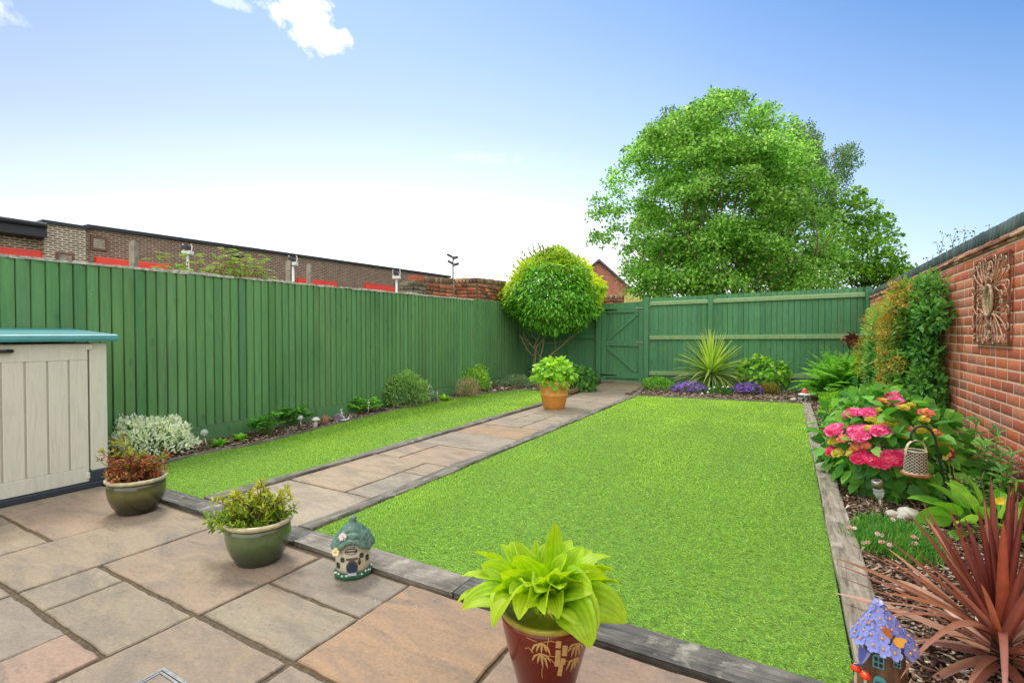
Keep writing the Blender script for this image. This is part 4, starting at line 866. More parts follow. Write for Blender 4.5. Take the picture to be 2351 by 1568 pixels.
# ---- pots
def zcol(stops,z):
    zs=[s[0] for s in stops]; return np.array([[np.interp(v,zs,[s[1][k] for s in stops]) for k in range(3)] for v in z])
M_glaze=colmat('glazed_pot',.22,9,.3,0,.05,.002,spec=.6,coat=.5)
M_rim=plain('cream_glaze_rim',S(200,190,150,.88),.35,.3,30,bmp=.2,dirt=S(130,110,70),coat=.3)
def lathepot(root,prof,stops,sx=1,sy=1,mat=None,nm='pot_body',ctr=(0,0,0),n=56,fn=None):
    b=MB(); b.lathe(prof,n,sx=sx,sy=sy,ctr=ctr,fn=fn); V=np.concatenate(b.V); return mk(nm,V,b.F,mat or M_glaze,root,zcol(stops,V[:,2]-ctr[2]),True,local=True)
def potchips(root,r,z,n,s=.03):
    a=rng.uniform(0,2*PI,n); rr=r*np.sqrt(rng.random(n)); L=np.c_[rr*np.cos(a),rr*np.sin(a),np.full(n,z)]
    M=frames(rdir(n)*np.array((1,1,.3)),s*rng.uniform(.6,1.3,n),s*.5,jit=.4); M[:,:,2]*=.35
    b=MB(); b.lathe([(0,z-.012),(r*1.02,z-.012),(r*1.02,z-.004),(0,z)],24)
    V0=np.concatenate(b.V); V,Fc,c=stamp(CHV,BOXF,L,M,pick(n,[S(84,64,50),S(110,92,76),S(60,46,38),S(140,120,100)],jit=.15))
    mk('potting_bark',np.concatenate([V0,V]),b.F+[tuple(f+len(V0)) for f in Fc],M_chip,root,np.concatenate([np.tile(S(58,44,34),(len(V0),1)),c]),local=True)
def bowl(px,py,sc,label,stops,rz=0.0,wx=.82):
    p=gp(px,py); t=thing('flower_pot',label,'flower pot',p,rz); t.scale=(wx,wx,1.0)
    body=[(0,0),(.138,0),(.144,.008),(.145,.018),(.176,.06),(.197,.11),(.205,.155),(.203,.19),(.194,.212)]
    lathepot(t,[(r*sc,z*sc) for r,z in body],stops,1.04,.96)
    b=MB(); b.lathe([(r*sc,z*sc) for r,z in [(.190,.210),(.205,.214),(.217,.224),(.219,.234),(.210,.241),(.196,.240),(.186,.232),(.183,.215),(.178,.18),(.10,.175)]],56,sx=1.04,sy=.96); b.build('rim',M_rim,t,True,local=True)
    potchips(t,.172*sc,.212*sc,150,.028*sc); return p,t
ol=S(96,98,42,.8)
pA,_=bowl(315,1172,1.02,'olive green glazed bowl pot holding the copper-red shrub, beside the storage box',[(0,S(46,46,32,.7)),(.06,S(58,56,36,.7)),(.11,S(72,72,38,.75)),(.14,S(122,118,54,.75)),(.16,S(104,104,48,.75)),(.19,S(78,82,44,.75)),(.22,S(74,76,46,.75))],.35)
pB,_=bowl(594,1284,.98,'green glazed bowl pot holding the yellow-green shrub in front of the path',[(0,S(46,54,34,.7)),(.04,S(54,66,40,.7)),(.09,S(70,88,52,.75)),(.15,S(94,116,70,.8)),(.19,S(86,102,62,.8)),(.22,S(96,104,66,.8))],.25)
def rosettes(T,Dn,m,ln,wd,cols,wts=None,open_=(.5,1.35),back=.5,jit=.12,up=True):
    n=len(T); T=np.repeat(T,m,0);Dn=np.repeat(unit(Dn),m,0); N=len(T)
    pr=unit(np.cross(Dn,rdir(N))); o=rng.uniform(open_[0],open_[1],N)[:,None]
    D=Dn*np.cos(o)+pr*np.sin(o); lnn=ln*rng.uniform(.65,1.15,N); T=T-Dn*(back*ln*rng.random(N))[:,None]
    return T,D,lnn,lnn*wd,(pick(N,cols,wts,jit) if not callable(cols) else cols(T))
def azalea(name,label,base,scl,tips,cols_fn,leafn=9,ln=.034,z0=.2,extra=None):
    t=thing(name,label,'shrub',(base[0],base[1],z0)); b=MB(); T=[];D=[]
    o=np.array((base[0],base[1],z0))
    for q in tips:
        q=np.array(q); st=o+rng.normal(size=3)*np.array((.03,.03,0)); pts=limb(b,st,q,.0045,.0016,6,.12,.1); T.append(q); D.append(unit(q-pts[-3]+np.array((0,0,.02))))
        for j in range(2): i=rng.integers(3,5); T.append(pts[i]+rng.normal(size=3)*.012); D.append(unit(rdir(1)[0]*.6+np.array((0,0,.6))))
    T=np.array(T);D=np.array(D); r=rosettes(T,D,leafn,ln,.34,cols_fn,open_=(.35,1.5),back=.9)
    V,Fc,c=stamp(LEAF_V,LEAF_F,r[0],frames(r[1],r[2],r[3],jit=.5),r[4]); mk('foliage',V,Fc,M_leaf,t,col=c); b.build('stem',plain('brown_twig',S(104,76,52,.8),.8,.3,60),t,True); return t
def vtips(lst,zd,jit=.05): return [PZ(px,py,zd+rng.normal()*jit) for px,py in lst]
za_=depth(pA[0],pA[1])
tp=[]
for k in range(84):
    a=rng.uniform(0,2*PI); r_0=math.sqrt(rng.random())*.19; tp.append((pA[0]+r_0*math.cos(a)-.012,pA[1]+r_0*math.sin(a),.245+.13*(1-(r_0/.21)**2)*rng.uniform(.35,1.1)))
tp+=vtips([(232,1030),(240,1045),(225,1052),(275,1010),(262,1015),(290,1020),(282,1000),(262,1032),(300,1030),(380,1040),(372,1050),(388,1045),(345,1048),(330,1040),(250,1060),(310,1045)],za_)
def red_cols(T):
    n=len(T); hi=(T[:,2]>.385)|(rng.random(n)<.16); c1=pick(n,[S(176,96,66,.85),S(150,66,54,.8),S(196,128,88,.85),S(122,110,60,.8),S(128,140,66,.8)],[4,3,2.4,2,1.4],.15); c2=pick(n,[S(148,152,44,.85),S(170,172,60,.85),S(150,104,50,.8)],[3,2,1],.12)
    return np.where(hi[:,None],c2,c1)
azalea('azalea_shrub','copper and red leaved small shrub growing in the olive bowl pot',pA,1,tp,red_cols,9,.036,.2)
zb_=depth(pB[0],pB[1]); tp=[]
for k in range(80):
    a=rng.uniform(0,2*PI); r_0=math.sqrt(rng.random())*.17; tp.append((pB[0]+r_0*math.cos(a)-.05*math.cos(YAW),pB[1]+r_0*math.sin(a)-.05*math.sin(YAW),.225+.15*(1-(r_0/.19)**2)*rng.uniform(.3,1.15)))
tp+=vtips([(596,1098),(600,1110),(590,1118),(575,1128),(610,1120),(560,1140),(655,1125),(665,1135),(672,1145),(680,1160),(676,1170),(660,1120),(645,1130),(640,1145),(470,1180),(478,1190),(472,1200),(490,1150),(500,1140),(485,1215),(500,1205),(510,1220),(520,1200),(635,1160),(620,1130),(540,1130)],zb_)
def yel_cols(T):
    n=len(T); f=np.clip((T[:,2]-.26)/.16,0,1)[:,None]; c=pick(n,[S(150,178,48,.9),S(112,152,44,.85),S(176,192,66,.9),S(92,132,46,.85)],None,.12); d=pick(n,[S(196,190,60,.9),S(206,160,70,.88),S(186,196,70,.9)],[3,1.3,2],.1)
    return c*(1-f*.85)+d*f*.85
azalea('azalea_shrub','yellow-green small shrub growing in the green bowl pot by the path',pB,1,tp,yel_cols,9,.038,.2)

# ---- brown pot with bamboo motif
pC=PZ(1255,765,1.66); pC[2]=0
t=thing('flower_pot','glossy red-brown pot with gold bamboo motif in the foreground','flower pot',pC,YAW); PK=1.08
PRC=[(0,0),(.080,0),(.084,.006),(.098,.06),(.117,.13),(.136,.2),(.149,.26),(.1545,.295),(.155,.306)]
M_brown=colmat('red_brown_glaze',.22,6,.22,0,.03,.001,spec=.4,coat=.35)
lathepot(t,PRC,[(0,S(78,16,8,.85)),(.15,S(108,24,10,.88)),(.3,S(122,34,14,.9))],mat=M_brown)
b=MB(); b.lathe([(.1545,.3065),(.1565,.312),(.157,.320),(.153,.325),(.145,.325),(.140,.318),(.139,.28),(.05,.27)],56); b.build('rim',plain('olive_rim',S(168,152,52,.85),.35,.3,40,dirt=S(110,80,30),coat=.3),t,True,local=True)
potchips(t,.136,.300,110,.016)
pr_=np.array(PRC); rfn=lambda z: np.interp(z,pr_[1:,1],pr_[1:,0])
def hit(px,py,inside,a=.9,b_=20,step=.002):
    d=ray(px,py); o=np.array((0,0,H)); ts=np.arange(a,b_,step); Q=o+ts[:,None]*d; m=inside(Q); i=np.argmax(m)
    return Q[i] if m.any() else None
def c3(x,y): return (1650+x/2.372)/1.6333,(1900+y/2.372)/1.6333
inpot=lambda Q:(np.hypot(Q[:,0]-pC[0],Q[:,1]-pC[1])<rfn(Q[:,2])+.0012)&(Q[:,2]<.306)
def potstrip(b,pts,ws):
    pts=np.array(pts,float); 
    # resample
    P2=[];W2=[]; ws=np.broadcast_to(ws,(len(pts),))
    for i in range(len(pts)-1):
        for k in range(4): f=k/4; P2.append(pts[i]*(1-f)+pts[i+1]*f); W2.append(ws[i]*(1-f)+ws[i+1]*f)
    P2.append(pts[-1]);W2.append(ws[-1]); P2=np.array(P2); T=unit(np.gradient(P2,axis=0)); Nn=np.c_[-T[:,1],T[:,0]]; rows=[]
    for p_,n_,w_ in zip(P2,Nn,W2):
        row=[]
        for s in (-.5,0,.5):
            h=hit(*c3(*(p_+n_*w_*s)),inpot,1.2,2.0,.001); 
            if h is None: return
            row.append(h)
        rows.append(row)
    m=len(rows); b.add([v for r in rows for v in r],[(i*3+j,i*3+j+1,(i+1)*3+j+1,(i+1)*3+j) for i in range(m-1) for j in range(2)])
b=MB()
for pts,w_ in [([(1057,1192),(1050,1255)],46),([(1051,1272),(1048,1340),(1040,1418)],46),([(1115,1232),(1105,1325)],46),([(1097,1345),(1090,1402)],42),([(1078,1382),(1072,1440),(1060,1500)],40),
  ([(850,1080),(900,1062),(945,1075),(968,1110),(965,1180),(945,1290)],5),([(770,1160),(860,1200)],6),([(755,1255),(790,1250),(830,1300)],7),([(910,1430),(905,1490),(912,1520)],5),([(920,1203),(990,1192),(1030,1205)],6),([(955,1325),(1025,1330)],6),([(940,1345),(985,1355),(1022,1392)],7),([(1110,1370),(1165,1370)],6),([(1135,1290),(1165,1262),(1200,1240)],6)]: potstrip(b,pts,w_)
for o_,tips_ in (((905,1205),((808,1290),(855,1292),(902,1300),(945,1292),(985,1332))),((890,1300),((818,1368),(868,1392),(916,1432),(960,1438),(985,1385))),((1238,1208),((1138,1285),(1165,1338),(1202,1338),(1236,1322),(1268,1262))),((1232,1332),((1120,1455),(1160,1470),(1192,1442),(1226,1402)))):
    for tp_ in tips_:
        a_=np.array(o_,float);e_=np.array(tp_,float); mid=(a_+e_)/2+np.array(((e_[0]-a_[0])*.18,-abs(e_[0]-a_[0])*.16)); potstrip(b,[a_,(a_+mid)/2,mid,(mid+e_)/2,e_],[6,15,19,14,2])
b.build('bamboo_motif',plain('gold_motif',S(206,168,104,.9),.45,.2,80),t,local=False) if False else None
V=np.concatenate(b.V)-pC; c_,s_=math.cos(-YAW),math.sin(-YAW); V=V@np.array([[c_,-s_,0],[s_,c_,0],[0,0,1]]).T
mk('bamboo_motif',V,b.F,plain('gold_motif',S(206,168,104,.9),.45,.2,80),t,local=True)
# hosta
def ridged(V,seg,nc,n,amt,ribs=4):
    V=V.reshape(n,seg+1,nc,3); mid=V[:,:,nc//2:nc//2+1]; side=V-mid; wv=np.linalg.norm(V[:,:,-1]-V[:,:,0],axis=-1)
    T=np.gradient(V[:,:,nc//2],axis=1); Sd=V[:,:,-1]-V[:,:,0]; N=unit(np.cross(T,Sd)); u=np.linspace(-1,1,nc)
    return (V+N[:,:,None,:]*(wv[:,:,None]*amt*np.cos(u*PI*ribs)[None,None,:])[...,None]).reshape(-1,3)
def hosta(name,label,base,z0,spec,cols,cat='hosta plant',jit=.08,spreadr=.05,wave=.10,tipc=None):
    """spec: list of (az,el,len,bend,width)"""
    t=thing(name,label,cat,(base[0],base[1],z0)); s_=np.array(spec,float); n=len(s_)
    B=np.tile(np.array((base[0],base[1],z0)),(n,1)); B[:,0]+=np.cos(s_[:,0])*spreadr*rng.uniform(.2,1,n); B[:,1]+=np.sin(s_[:,0])*spreadr*rng.uniform(.2,1,n)
    V,Fc,C=blades(B,s_[:,0],s_[:,1],s_[:,2],s_[:,3],s_[:,4],pick(n,cols,None,jit),seg=14,nc=13,fold=.34,prof=prof_ovate,power=1.7,roll=rng.normal(size=n)*.55,wave=wave,tip=tipc)
    V=ridged(V,14,13,n,.028,5); vn=np.array([.9,1.04,.84,1.04,.84,1.04,.74,1.04,.84,1.04,.84,1.04,.9]); C=(C.reshape(n,15,13,3)*vn[None,None,:,None]*(1+.08*np.sin(np.arange(15)*2.1)[None,:,None,None]*rng.random((n,1,1,1)))).reshape(-1,3); mk('foliage',V,Fc,M_leaf,t,col=C,smooth=True); return t
def aim(B,q,bd):
    d=np.array(q)-np.array(B); return (math.atan2(d[1],d[0]),math.atan2(d[2],math.hypot(d[0],d[1]))+bd*.36,np.linalg.norm(d)*(1+.06*bd*bd),bd)
hb=(pC[0],pC[1],.27); sp=[]
for (x,y,zd,bd,w_) in ((205,860,1.66,1.5,.085),(250,905,1.60,1.6,.08),(290,630,1.70,1.2,.085),(360,410,1.74,.9,.085),(440,520,1.68,1.1,.08),(570,340,1.78,.6,.09),(640,330,1.80,.7,.09),(735,320,1.74,.4,.10),(860,300,1.84,.3,.08),(1000,165,1.78,.15,.085),(1150,300,1.82,.4,.08),(1205,360,1.70,.5,.085),(1320,410,1.80,.8,.09),(1490,450,1.76,1.2,.08),(1470,570,1.72,1.2,.095),(1530,690,1.70,1.4,.10),(1535,840,1.66,1.6,.10),(1540,1010,1.58,1.9,.10),(1280,1215,1.47,2.4,.10),(1325,1090,1.50,2.1,.11),(1055,965,1.49,2.0,.07),(940,900,1.47,1.9,.075),(740,965,1.48,2.1,.09),(545,1035,1.52,2.5,.135),(800,850,1.47,1.6,.075),(790,680,1.50,1.0,.09),(620,560,1.60,.8,.09),(1140,530,1.52,.8,.08),(1320,745,1.54,1.4,.11),(1100,420,1.66,.4,.08),(920,600,1.50,.6,.10),(960,330,1.86,.5,.08),(1250,560,1.60,1.0,.10),(1180,640,1.56,1.2,.10),(700,420,1.64,.6,.10),(500,760,1.58,1.6,.07),(1400,620,1.62,1.3,.10),(660,760,1.56,1.4,.08),(1060,700,1.50,1.2,.08),(860,740,1.48,1.3,.08)):
    sp.append((*aim(hb,PZ(*c3(x,y),zd),bd),w_*1.28))
for k in range(14): sp.append((k*2.399,R(78)-R(20)*rng.random(),.15+.05*rng.random(),.6+.5*rng.random(),.045))
hosta('hosta_plant','lime green broad-leaved hosta overflowing the brown bamboo pot',pC,.27,sp,[S(142,196,22,.9),S(168,210,34,.92),S(120,178,26,.88),S(184,212,60,.92)],tipc=S(176,208,40,.93),spreadr=.035,wave=.14)
# ---- terracotta pot and hydrangea
pD=gp(1272,938); t=thing('flower_pot','tall ribbed terracotta pot standing on the path','flower pot',pD); k=1.0
PRD=[(0,0),(.165,0),(.172,.01),(.184,.06),(.206,.16),(.222,.225),(.228,.232),(.229,.242),(.224,.247),(.232,.31),(.240,.375),(.247,.385),(.249,.40),(.244,.41),(.246,.43),(.254,.44),(.256,.455),(.246,.465),(.232,.462),(.228,.43),(.1,.42)]
lathepot(t,PRD,[(0,S(208,136,52,.9)),(.2,S(224,152,66,.93)),(.3,S(226,160,80,.93)),(.34,S(210,148,80,.9)),(.46,S(232,184,112,.93))],mat=colmat('terracotta',.6,14,.25,0,.15,.002,coat=.15))
def mound(c,rad,n,ln,wd,cols,w_=None,zmin=-.2,lump=.18,fill=.6,mode='fuzz',jit=.12,tcol=None,seed=0,tmpl=(LEAF_V,LEAF_F),up=.3,tj=.6):
    c=np.array(c,float);rad=np.array(rad,float); d=rdir(n*2); d=d[d[:,2]>zmin][:n]; n=len(d)
    rr=(fill+(1-fill)*rng.random(n)**.5)*(1+lump*nz(d*2.5+seed,1.8,seed)+(.05+lump*.5)*nz(d*5+seed,2.4,seed+7)+.5*np.maximum(0,rng.random(n)-.88)); Pt=c+d*rad*rr[:,None]; Pt=np.c_[Pt[:,:2],np.maximum(Pt[:,2],.02)]
    if mode=='fuzz': D=unit(d*.8+rdir(n)*.8+np.array((0,0,up))); M=frames(D,ln*rng.uniform(.6,1.2,n),wd*rng.uniform(.7,1.15,n),jit=tj)
    else:
        D=unit(d*.75+rdir(n)*.55-np.array((0,0,.45))); M=frames(D,ln*rng.uniform(.65,1.15,n),wd*rng.uniform(.75,1.15,n),up=unit(d+np.array((0,0,.5))),jit=.25)
    C=pick(n,cols,w_,jit)
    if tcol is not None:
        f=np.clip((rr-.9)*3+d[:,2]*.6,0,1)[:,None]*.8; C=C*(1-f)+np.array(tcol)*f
    return stamp(tmpl[0],tmpl[1],Pt,M,np.clip(C,.003,.95))
def bush(name,label,cat,base,parts,mat=None,group=None,stem=None):
    t=thing(name,label,cat,base,0,group); V,Fc,C=join(parts); mk('foliage',V,Fc,mat or M_leaf,t,col=C)
    if stem:
        b=MB(); 
        for k in range(stem[0]):
            a=rng.uniform(0,2*PI); e=np.array(base)+np.array((math.cos(a)*stem[1]*.7,math.sin(a)*stem[1]*.7,stem[2])); limb(b,np.array(base)+np.array((math.cos(a),math.sin(a),0))*.03,e,stem[3],stem[3]*.4,6)
        b.build('stem',plain('stem',S(112,104,60,.8),.8,.3,40),t,True)
    return t
HYD=[S(124,186,46,.9),S(150,204,58,.92),S(104,166,40,.88),S(172,216,84,.92)]
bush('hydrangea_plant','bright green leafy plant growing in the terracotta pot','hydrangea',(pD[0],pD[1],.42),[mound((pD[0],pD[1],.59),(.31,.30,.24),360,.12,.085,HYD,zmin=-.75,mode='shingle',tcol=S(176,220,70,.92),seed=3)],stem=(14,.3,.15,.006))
qD=PZ(1335,885,10.6); qD[2]=0
bush('hydrangea_plant','darker leafy hydrangea behind and right of the terracotta pot','hydrangea',qD,[mound(qD+np.array((0,0,.22)),(.30,.3,.32),340,.10,.07,[S(84,142,50,.85),S(108,164,56,.88),S(62,112,44,.8)],zmin=-.6,mode='shingle',seed=5)],stem=(8,.22,.2,.006))
# ---- ball tree
tb=PZ(1232,765,12.0); tb[2]=0; cb=PZ(1272,675,11.9)
t=thing('ball_tree','clipped lollipop evergreen tree with yellow-green crown in the left corner','tree',tb)
n=21000; d=rdir(n); d=d[d[:,2]>-.93]; n=len(d)
rad=np.array((1.19,.98,1.17)); sh=1-.24*np.clip(d[:,2],0,1)**1.2*(np.hypot(d[:,0],d[:,1])) ; lowf=np.where(d[:,2]<-.55,.9,1)
rr=rng.uniform(.78,1.0,n)*(1+.10*nz(d*2.6,2.2,8)+.06*nz(d*6,2.5,18))*sh*lowf
loc=d*rad*rr[:,None]; loc[:,2]=np.where(loc[:,2]<0,loc[:,2]*.95,loc[:,2]); c_,s_=math.cos(YAW),math.sin(YAW); Rm=np.array([[c_,-s_,0],[s_,c_,0],[0,0,1]]); dw=d@Rm.T; L=loc@Rm.T+cb
D=unit(dw*.8+rdir(n)*.6+np.array((0,0,-.55)))
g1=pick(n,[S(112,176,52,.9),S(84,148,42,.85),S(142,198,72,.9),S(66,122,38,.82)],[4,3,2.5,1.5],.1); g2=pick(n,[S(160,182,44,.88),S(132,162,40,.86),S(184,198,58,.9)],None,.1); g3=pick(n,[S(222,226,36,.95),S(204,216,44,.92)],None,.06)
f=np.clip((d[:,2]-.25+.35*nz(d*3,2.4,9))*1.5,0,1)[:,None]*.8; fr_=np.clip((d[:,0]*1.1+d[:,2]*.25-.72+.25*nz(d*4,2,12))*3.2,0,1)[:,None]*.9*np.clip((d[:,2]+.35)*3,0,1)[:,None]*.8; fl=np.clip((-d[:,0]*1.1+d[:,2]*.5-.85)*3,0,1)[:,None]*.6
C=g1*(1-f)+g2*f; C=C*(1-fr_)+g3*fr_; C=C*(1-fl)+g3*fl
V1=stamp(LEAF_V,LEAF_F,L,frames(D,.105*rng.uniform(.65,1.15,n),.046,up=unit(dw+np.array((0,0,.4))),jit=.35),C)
# sprigs
T=[];b=MB()
for (px,py) in ((1222,563),(1235,558),(1245,565),(1212,572),(1255,572),(1270,570),(1290,578),(1305,586),(1195,592),(1188,600),(1178,610),(1168,618),(1162,632),(1170,640),(1200,580),(1320,595),(1345,620),(1365,650),(1162,650)):
    q=PZ(px,py,11.8); s0=cb+(q-cb)*.84; b=MB(); pts=limb(b,s0,q,.006,.002,5,.05,0); b.build('twig',M_bark,t,True); T+=list(pts[1:])
T=np.array(T); D=unit((T-cb)); r=rosettes(T,D,5,.075,.36,[S(120,140,50,.85),S(150,166,52,.85),S(96,110,50,.8)],open_=(.4,1.2)); V2=stamp(LEAF_V,LEAF_F,r[0],frames(r[1],r[2],r[3]),r[4])
V,Fc,C=join([V1,V2]); mk('crown',V,Fc,M_gloss,t,col=C)
M_pstem=plain('pale_trunk',S(146,134,100,.8),.85,.35,20,bmp=.6,dist=.005)
b2=MB()
def c33(x,y): return (1850+x/2.0906)/1.6333,(850+y/2.0906)/1.6333
for pts,r0 in [([(290,1165),(318,1080),(322,960),(345,880),(380,840)],.030),([(300,1150),(330,1060),(335,950),(400,870)],.024),([(385,1085),(365,1040),(390,930),(400,830)],.022),([(390,1085),(430,1020),(540,930),(610,870),(690,812)],.026),([(395,1050),(300,930),(262,885),(205,862)],.014),([(318,1020),(262,960),(236,905),(205,842)],.016),([(236,905),(300,930),(262,885),(230,830)],.008),([(430,1018),(500,1000),(532,985)],.009),([(490,950),(478,880),(485,840)],.010),([(380,910),(470,912),(525,908),(525,850)],.006),([(340,900),(300,850),(280,800)],.012),([(560,905),(600,860),(600,810)],.010)]:
    P3=[PZ(*c33(*p_),12.0+.12*i*(1 if len(pts)%2 else -1)*.3) for i,p_ in enumerate(pts)]; P3=np.array(P3)
    if pts[0][1]>1120: P3[0][2]=0
    m=14; tt=np.linspace(0,len(P3)-1,m); P4=np.c_[[np.interp(tt,range(len(P3)),P3[:,k_]) for k_ in range(3)]].T+rng.normal(size=(m,3))*.006
    MB().tube(P4,np.linspace(r0,r0*.55,m),8).build('stem',M_pstem,t,True)
b2.tube([tb+np.array((.08,0,0)),PZ(*c33(378,1100),12.0),PZ(*c33(388,1080),12.0)],[.04,.035,.03],8)
b2.build('trunk',M_pstem,t,True)

# ---- miniature welcome cottage
def local_join(b): return np.concatenate(b.V)
pW=gp(821,1309); t=thing('miniature_cottage','small resin welcome cottage with green thatched roof standing on the patio edge','garden ornament',(pW[0],pW[1]-.03,.0),YAW+R(12)); t.scale=(.93,.93,1.0)
sc_=1.0
b=MB(); b.lathe([(0,0),(.088,0),(.094,.006),(.096,.018),(.09,.026),(.078,.03),(0,.031)],40,sx=1.08,sy=.95,fn=lambda a,z:1+.03*math.sin(a*9)); bs=b.build('grass_base',plain('painted_grass_green',S(34,104,70,.85),.45,.5,120,bmp=.8,dist=.002,coat=.2),t,True,local=True)
b=MB()
for a in (-2.6,-2.35,-2.1,-1.85,-1.0,-.75,-.5,-.3,.1,-2.8): b.ball((.098*math.cos(a),.088*math.sin(a),.026+.006*math.sin(a*7)),.0055,8,6)
b.build('white_blossom',plain('white_paint',S(236,236,226,.95),.5,.05,90),bs,True,local=True)
b=MB(); b.lathe([(.080,.028),(.086,.05),(.089,.08),(.089,.11),(.085,.14),(.074,.18),(.05,.22)],44,sx=1.05,sy=.95)
b.build('wall',plain('cream_render',S(206,198,172,.9),.55,.15,60,bmp=.5,dist=.002,dirt=S(120,104,80)),t,True,local=True)
b=MB()
def roof_tier(r0,z0,r1,z1,arch,nn=72,dep=.014):
    prof=[]; V=[];F_=[]
    rs=[(r1,z1),(r0*.6+r1*.4,z0*.55+z1*.45),(r0,z0),(r0-.002,z0-dep),(r0-.016,z0-dep+.004)]
    for (r,z) in rs:
        k=np.clip((r-r1)/(r0-r1),0,1)
        for i in range(nn):
            a=2*PI*i/nn; da=(a-1.5*PI+PI)%(2*PI)-PI
            zz=z+k*(arch*math.exp(-(da/.42)**2)-.014*math.exp(-((abs(da)-1.0)/.35)**2)+.0035*math.sin(a*13)+.002*math.sin(a*29)); rr=r*(1+.03*math.sin(a*7+z*90)*k)
            V.append((rr*math.cos(a)*1.08,rr*math.sin(a),zz))
    for j in range(len(rs)-1):
        for i in range(nn): F_.append((j*nn+i,j*nn+(i+1)%nn,(j+1)*nn+(i+1)%nn,(j+1)*nn+i))
    b.add(V,[f[::-1] for f in F_])
roof_tier(.108,.168,.070,.215,.040); roof_tier(.088,.205,.046,.243,.016); roof_tier(.062,.233,.018,.272,.010); b.lathe([(.022,.262),(.014,.275),(.017,.283),(.022,.289),(.015,.297),(0,.299)],16)
for ph in (0,1,2,3): 
    b.tube([(.098*math.cos(ph*.5-2.5+.25*s)*1.05,.098*math.sin(ph*.5-2.5+.25*s),.17+.02*s+.006*math.sin(s*9+ph)) for s in np.linspace(0,3,12)],.0028,6)
rf=b.build('thatched_roof',plain('verdigris_thatch',S(104,138,122,.85),.6,.4,70,bmp=.9,dist=.003,dirt=S(40,92,80,.8),stretch=(1,1,.35)),t,True,local=True)
def flower5(b,c,n_,r,petals=5,pw=.55,col=(1,1,1),cc=None,cup=.25,seed=0):
    c=np.array(c,float);n_=unit(np.array(n_,float)); a_=unit(np.cross(n_,(.3,.2,1.)+np.zeros(3))); b__=np.cross(n_,a_)
    for k in range(petals):
        th=2*PI*k/petals+seed; d=a_*math.cos(th)+b__*math.sin(th); s=np.cross(n_,d)
        V=[c,c+d*r*.5+s*r*pw*.72+n_*r*cup*.3,c+d*r*.92+s*r*pw*.5+n_*r*cup*.5,c+d*r+n_*r*cup*.35,c+d*r*.92-s*r*pw*.5+n_*r*cup*.5,c+d*r*.5-s*r*pw*.72+n_*r*cup*.3,c+d*r*.6+n_*r*cup*.15]
        V=np.array(V); V2=V-n_*r*.12
        b.add(np.concatenate([V,V2]),[(0,6,1),(6,2,1),(6,3,2),(6,4,3),(6,5,4),(6,0,5)]+[(i,(i+1)%6,(i+1)%6+7,i+7) for i in range(6)],col)
    if cc is not None: b.ball(c+n_*r*.12,r*.2,8,6,cc)
for (x,z,col,r) in ((-.045,.222,S(232,214,214),.021),(-.082,.150,S(228,214,160),.021)):
    b=MB(); flower5(b,(x,-.082 if z<.2 else -.078,z),(-.2,-1,.35),r,5,.75,col,S(200,170,120)); b.build('flower',M_col,rf,False,local=True,usecol=True)
def onwall(a,z,pr=0): 
    r=np.interp(z,[.03,.05,.08,.11,.14,.18],[.080,.086,.089,.089,.085,.074])+pr; return np.array((r*math.sin(a)*1.05,-r*math.cos(a)*.95,z))
def wallplate(a,z,w,h,pr,shape='arch',n=18,thick=.004):
    """outline polygon wrapped on the round wall"""
    o=[]
    for k in range(n):
        th=2*PI*k/n
        if shape=='oval': o.append((w*math.cos(th),h*math.sin(th)))
        elif shape=='arch': u=math.cos(th);v=math.sin(th); o.append((w*(1 if v<0 and abs(u)>.2 else 1)*np.sign(u)*abs(u)**(.35 if v<0 else 1),h*v*(1 if v>0 else 1)))
        else: u=math.cos(th);v=math.sin(th); m=max(abs(u),abs(v)); o.append((w*u/m,h*v/m))
    front=[onwall(a+x/.083,z+y,pr+thick) for x,y in o]; back=[onwall(a+x/.083,z+y,pr) for x,y in o]
    return front+back,[tuple(range(n))]+[(i,n+i,n+(i+1)%n,(i+1)%n) for i in range(n)]
M_gstone=plain('grey_painted_stone',S(104,98,90,.8),.6,.3,90,bmp=.4); M_navyd=plain('navy_painted_door',S(48,64,84,.85),.5,.2,80); M_pane=plain('dark_pane',S(40,42,42,.7),.3,.1,60)
b=MB(); b.add(*wallplate(.03,.066,.027,.034,0,'arch')); dfm=b.build('door_frame',M_gstone,t,local=True)
b=MB(); b.add(*wallplate(.03,.062,.021,.028,.0045,'arch')); b.build('door',M_navyd,dfm,local=True)
b=MB(); b.add(*wallplate(.03,.107,.026,.006,.001,'rect')); b.build('lintel',M_gstone,dfm,local=True)
b=MB(); b.box((-.02,-.098,.028),(.026,-.078,.036)); b.build('doorstep',plain('pale_step',S(196,200,204,.9),.6,.1,60),t,local=True)
for (a,z,w,h,sh) in ((-.52,.104,.011,.013,'oval'),(.58,.118,.011,.013,'oval'),(-.88,.07,.012,.015,'rect'),(.98,.095,.010,.015,'rect')):
    b=MB(); b.add(*wallplate(a,z,w,h,.0005,sh)); wf=b.build('window',M_gstone,t,local=True)
    b=MB()
    for sx in (-1,1):
        for sz in (-1,1): b.add(*wallplate(a+sx*w*.45/.083,z+sz*h*.45,w*.34,h*.36,.005,sh,12,.001))
    b.build('pane',M_pane,wf,local=True)
b=MB(); b.add(*wallplate(-.02,.146,.029,.014,.003,'oval',24)); sg=b.build('welcome_sign',plain('dark_sign_rim',S(58,58,56,.8),.5,.2,60),t,local=True)
b=MB(); b.add(*wallplate(-.02,.146,.025,.0105,.0078,'oval',24,.0006)); b.build('sign_face',plain('pale_sign_face',S(190,184,166,.9),.6,.1,60),sg,local=True)
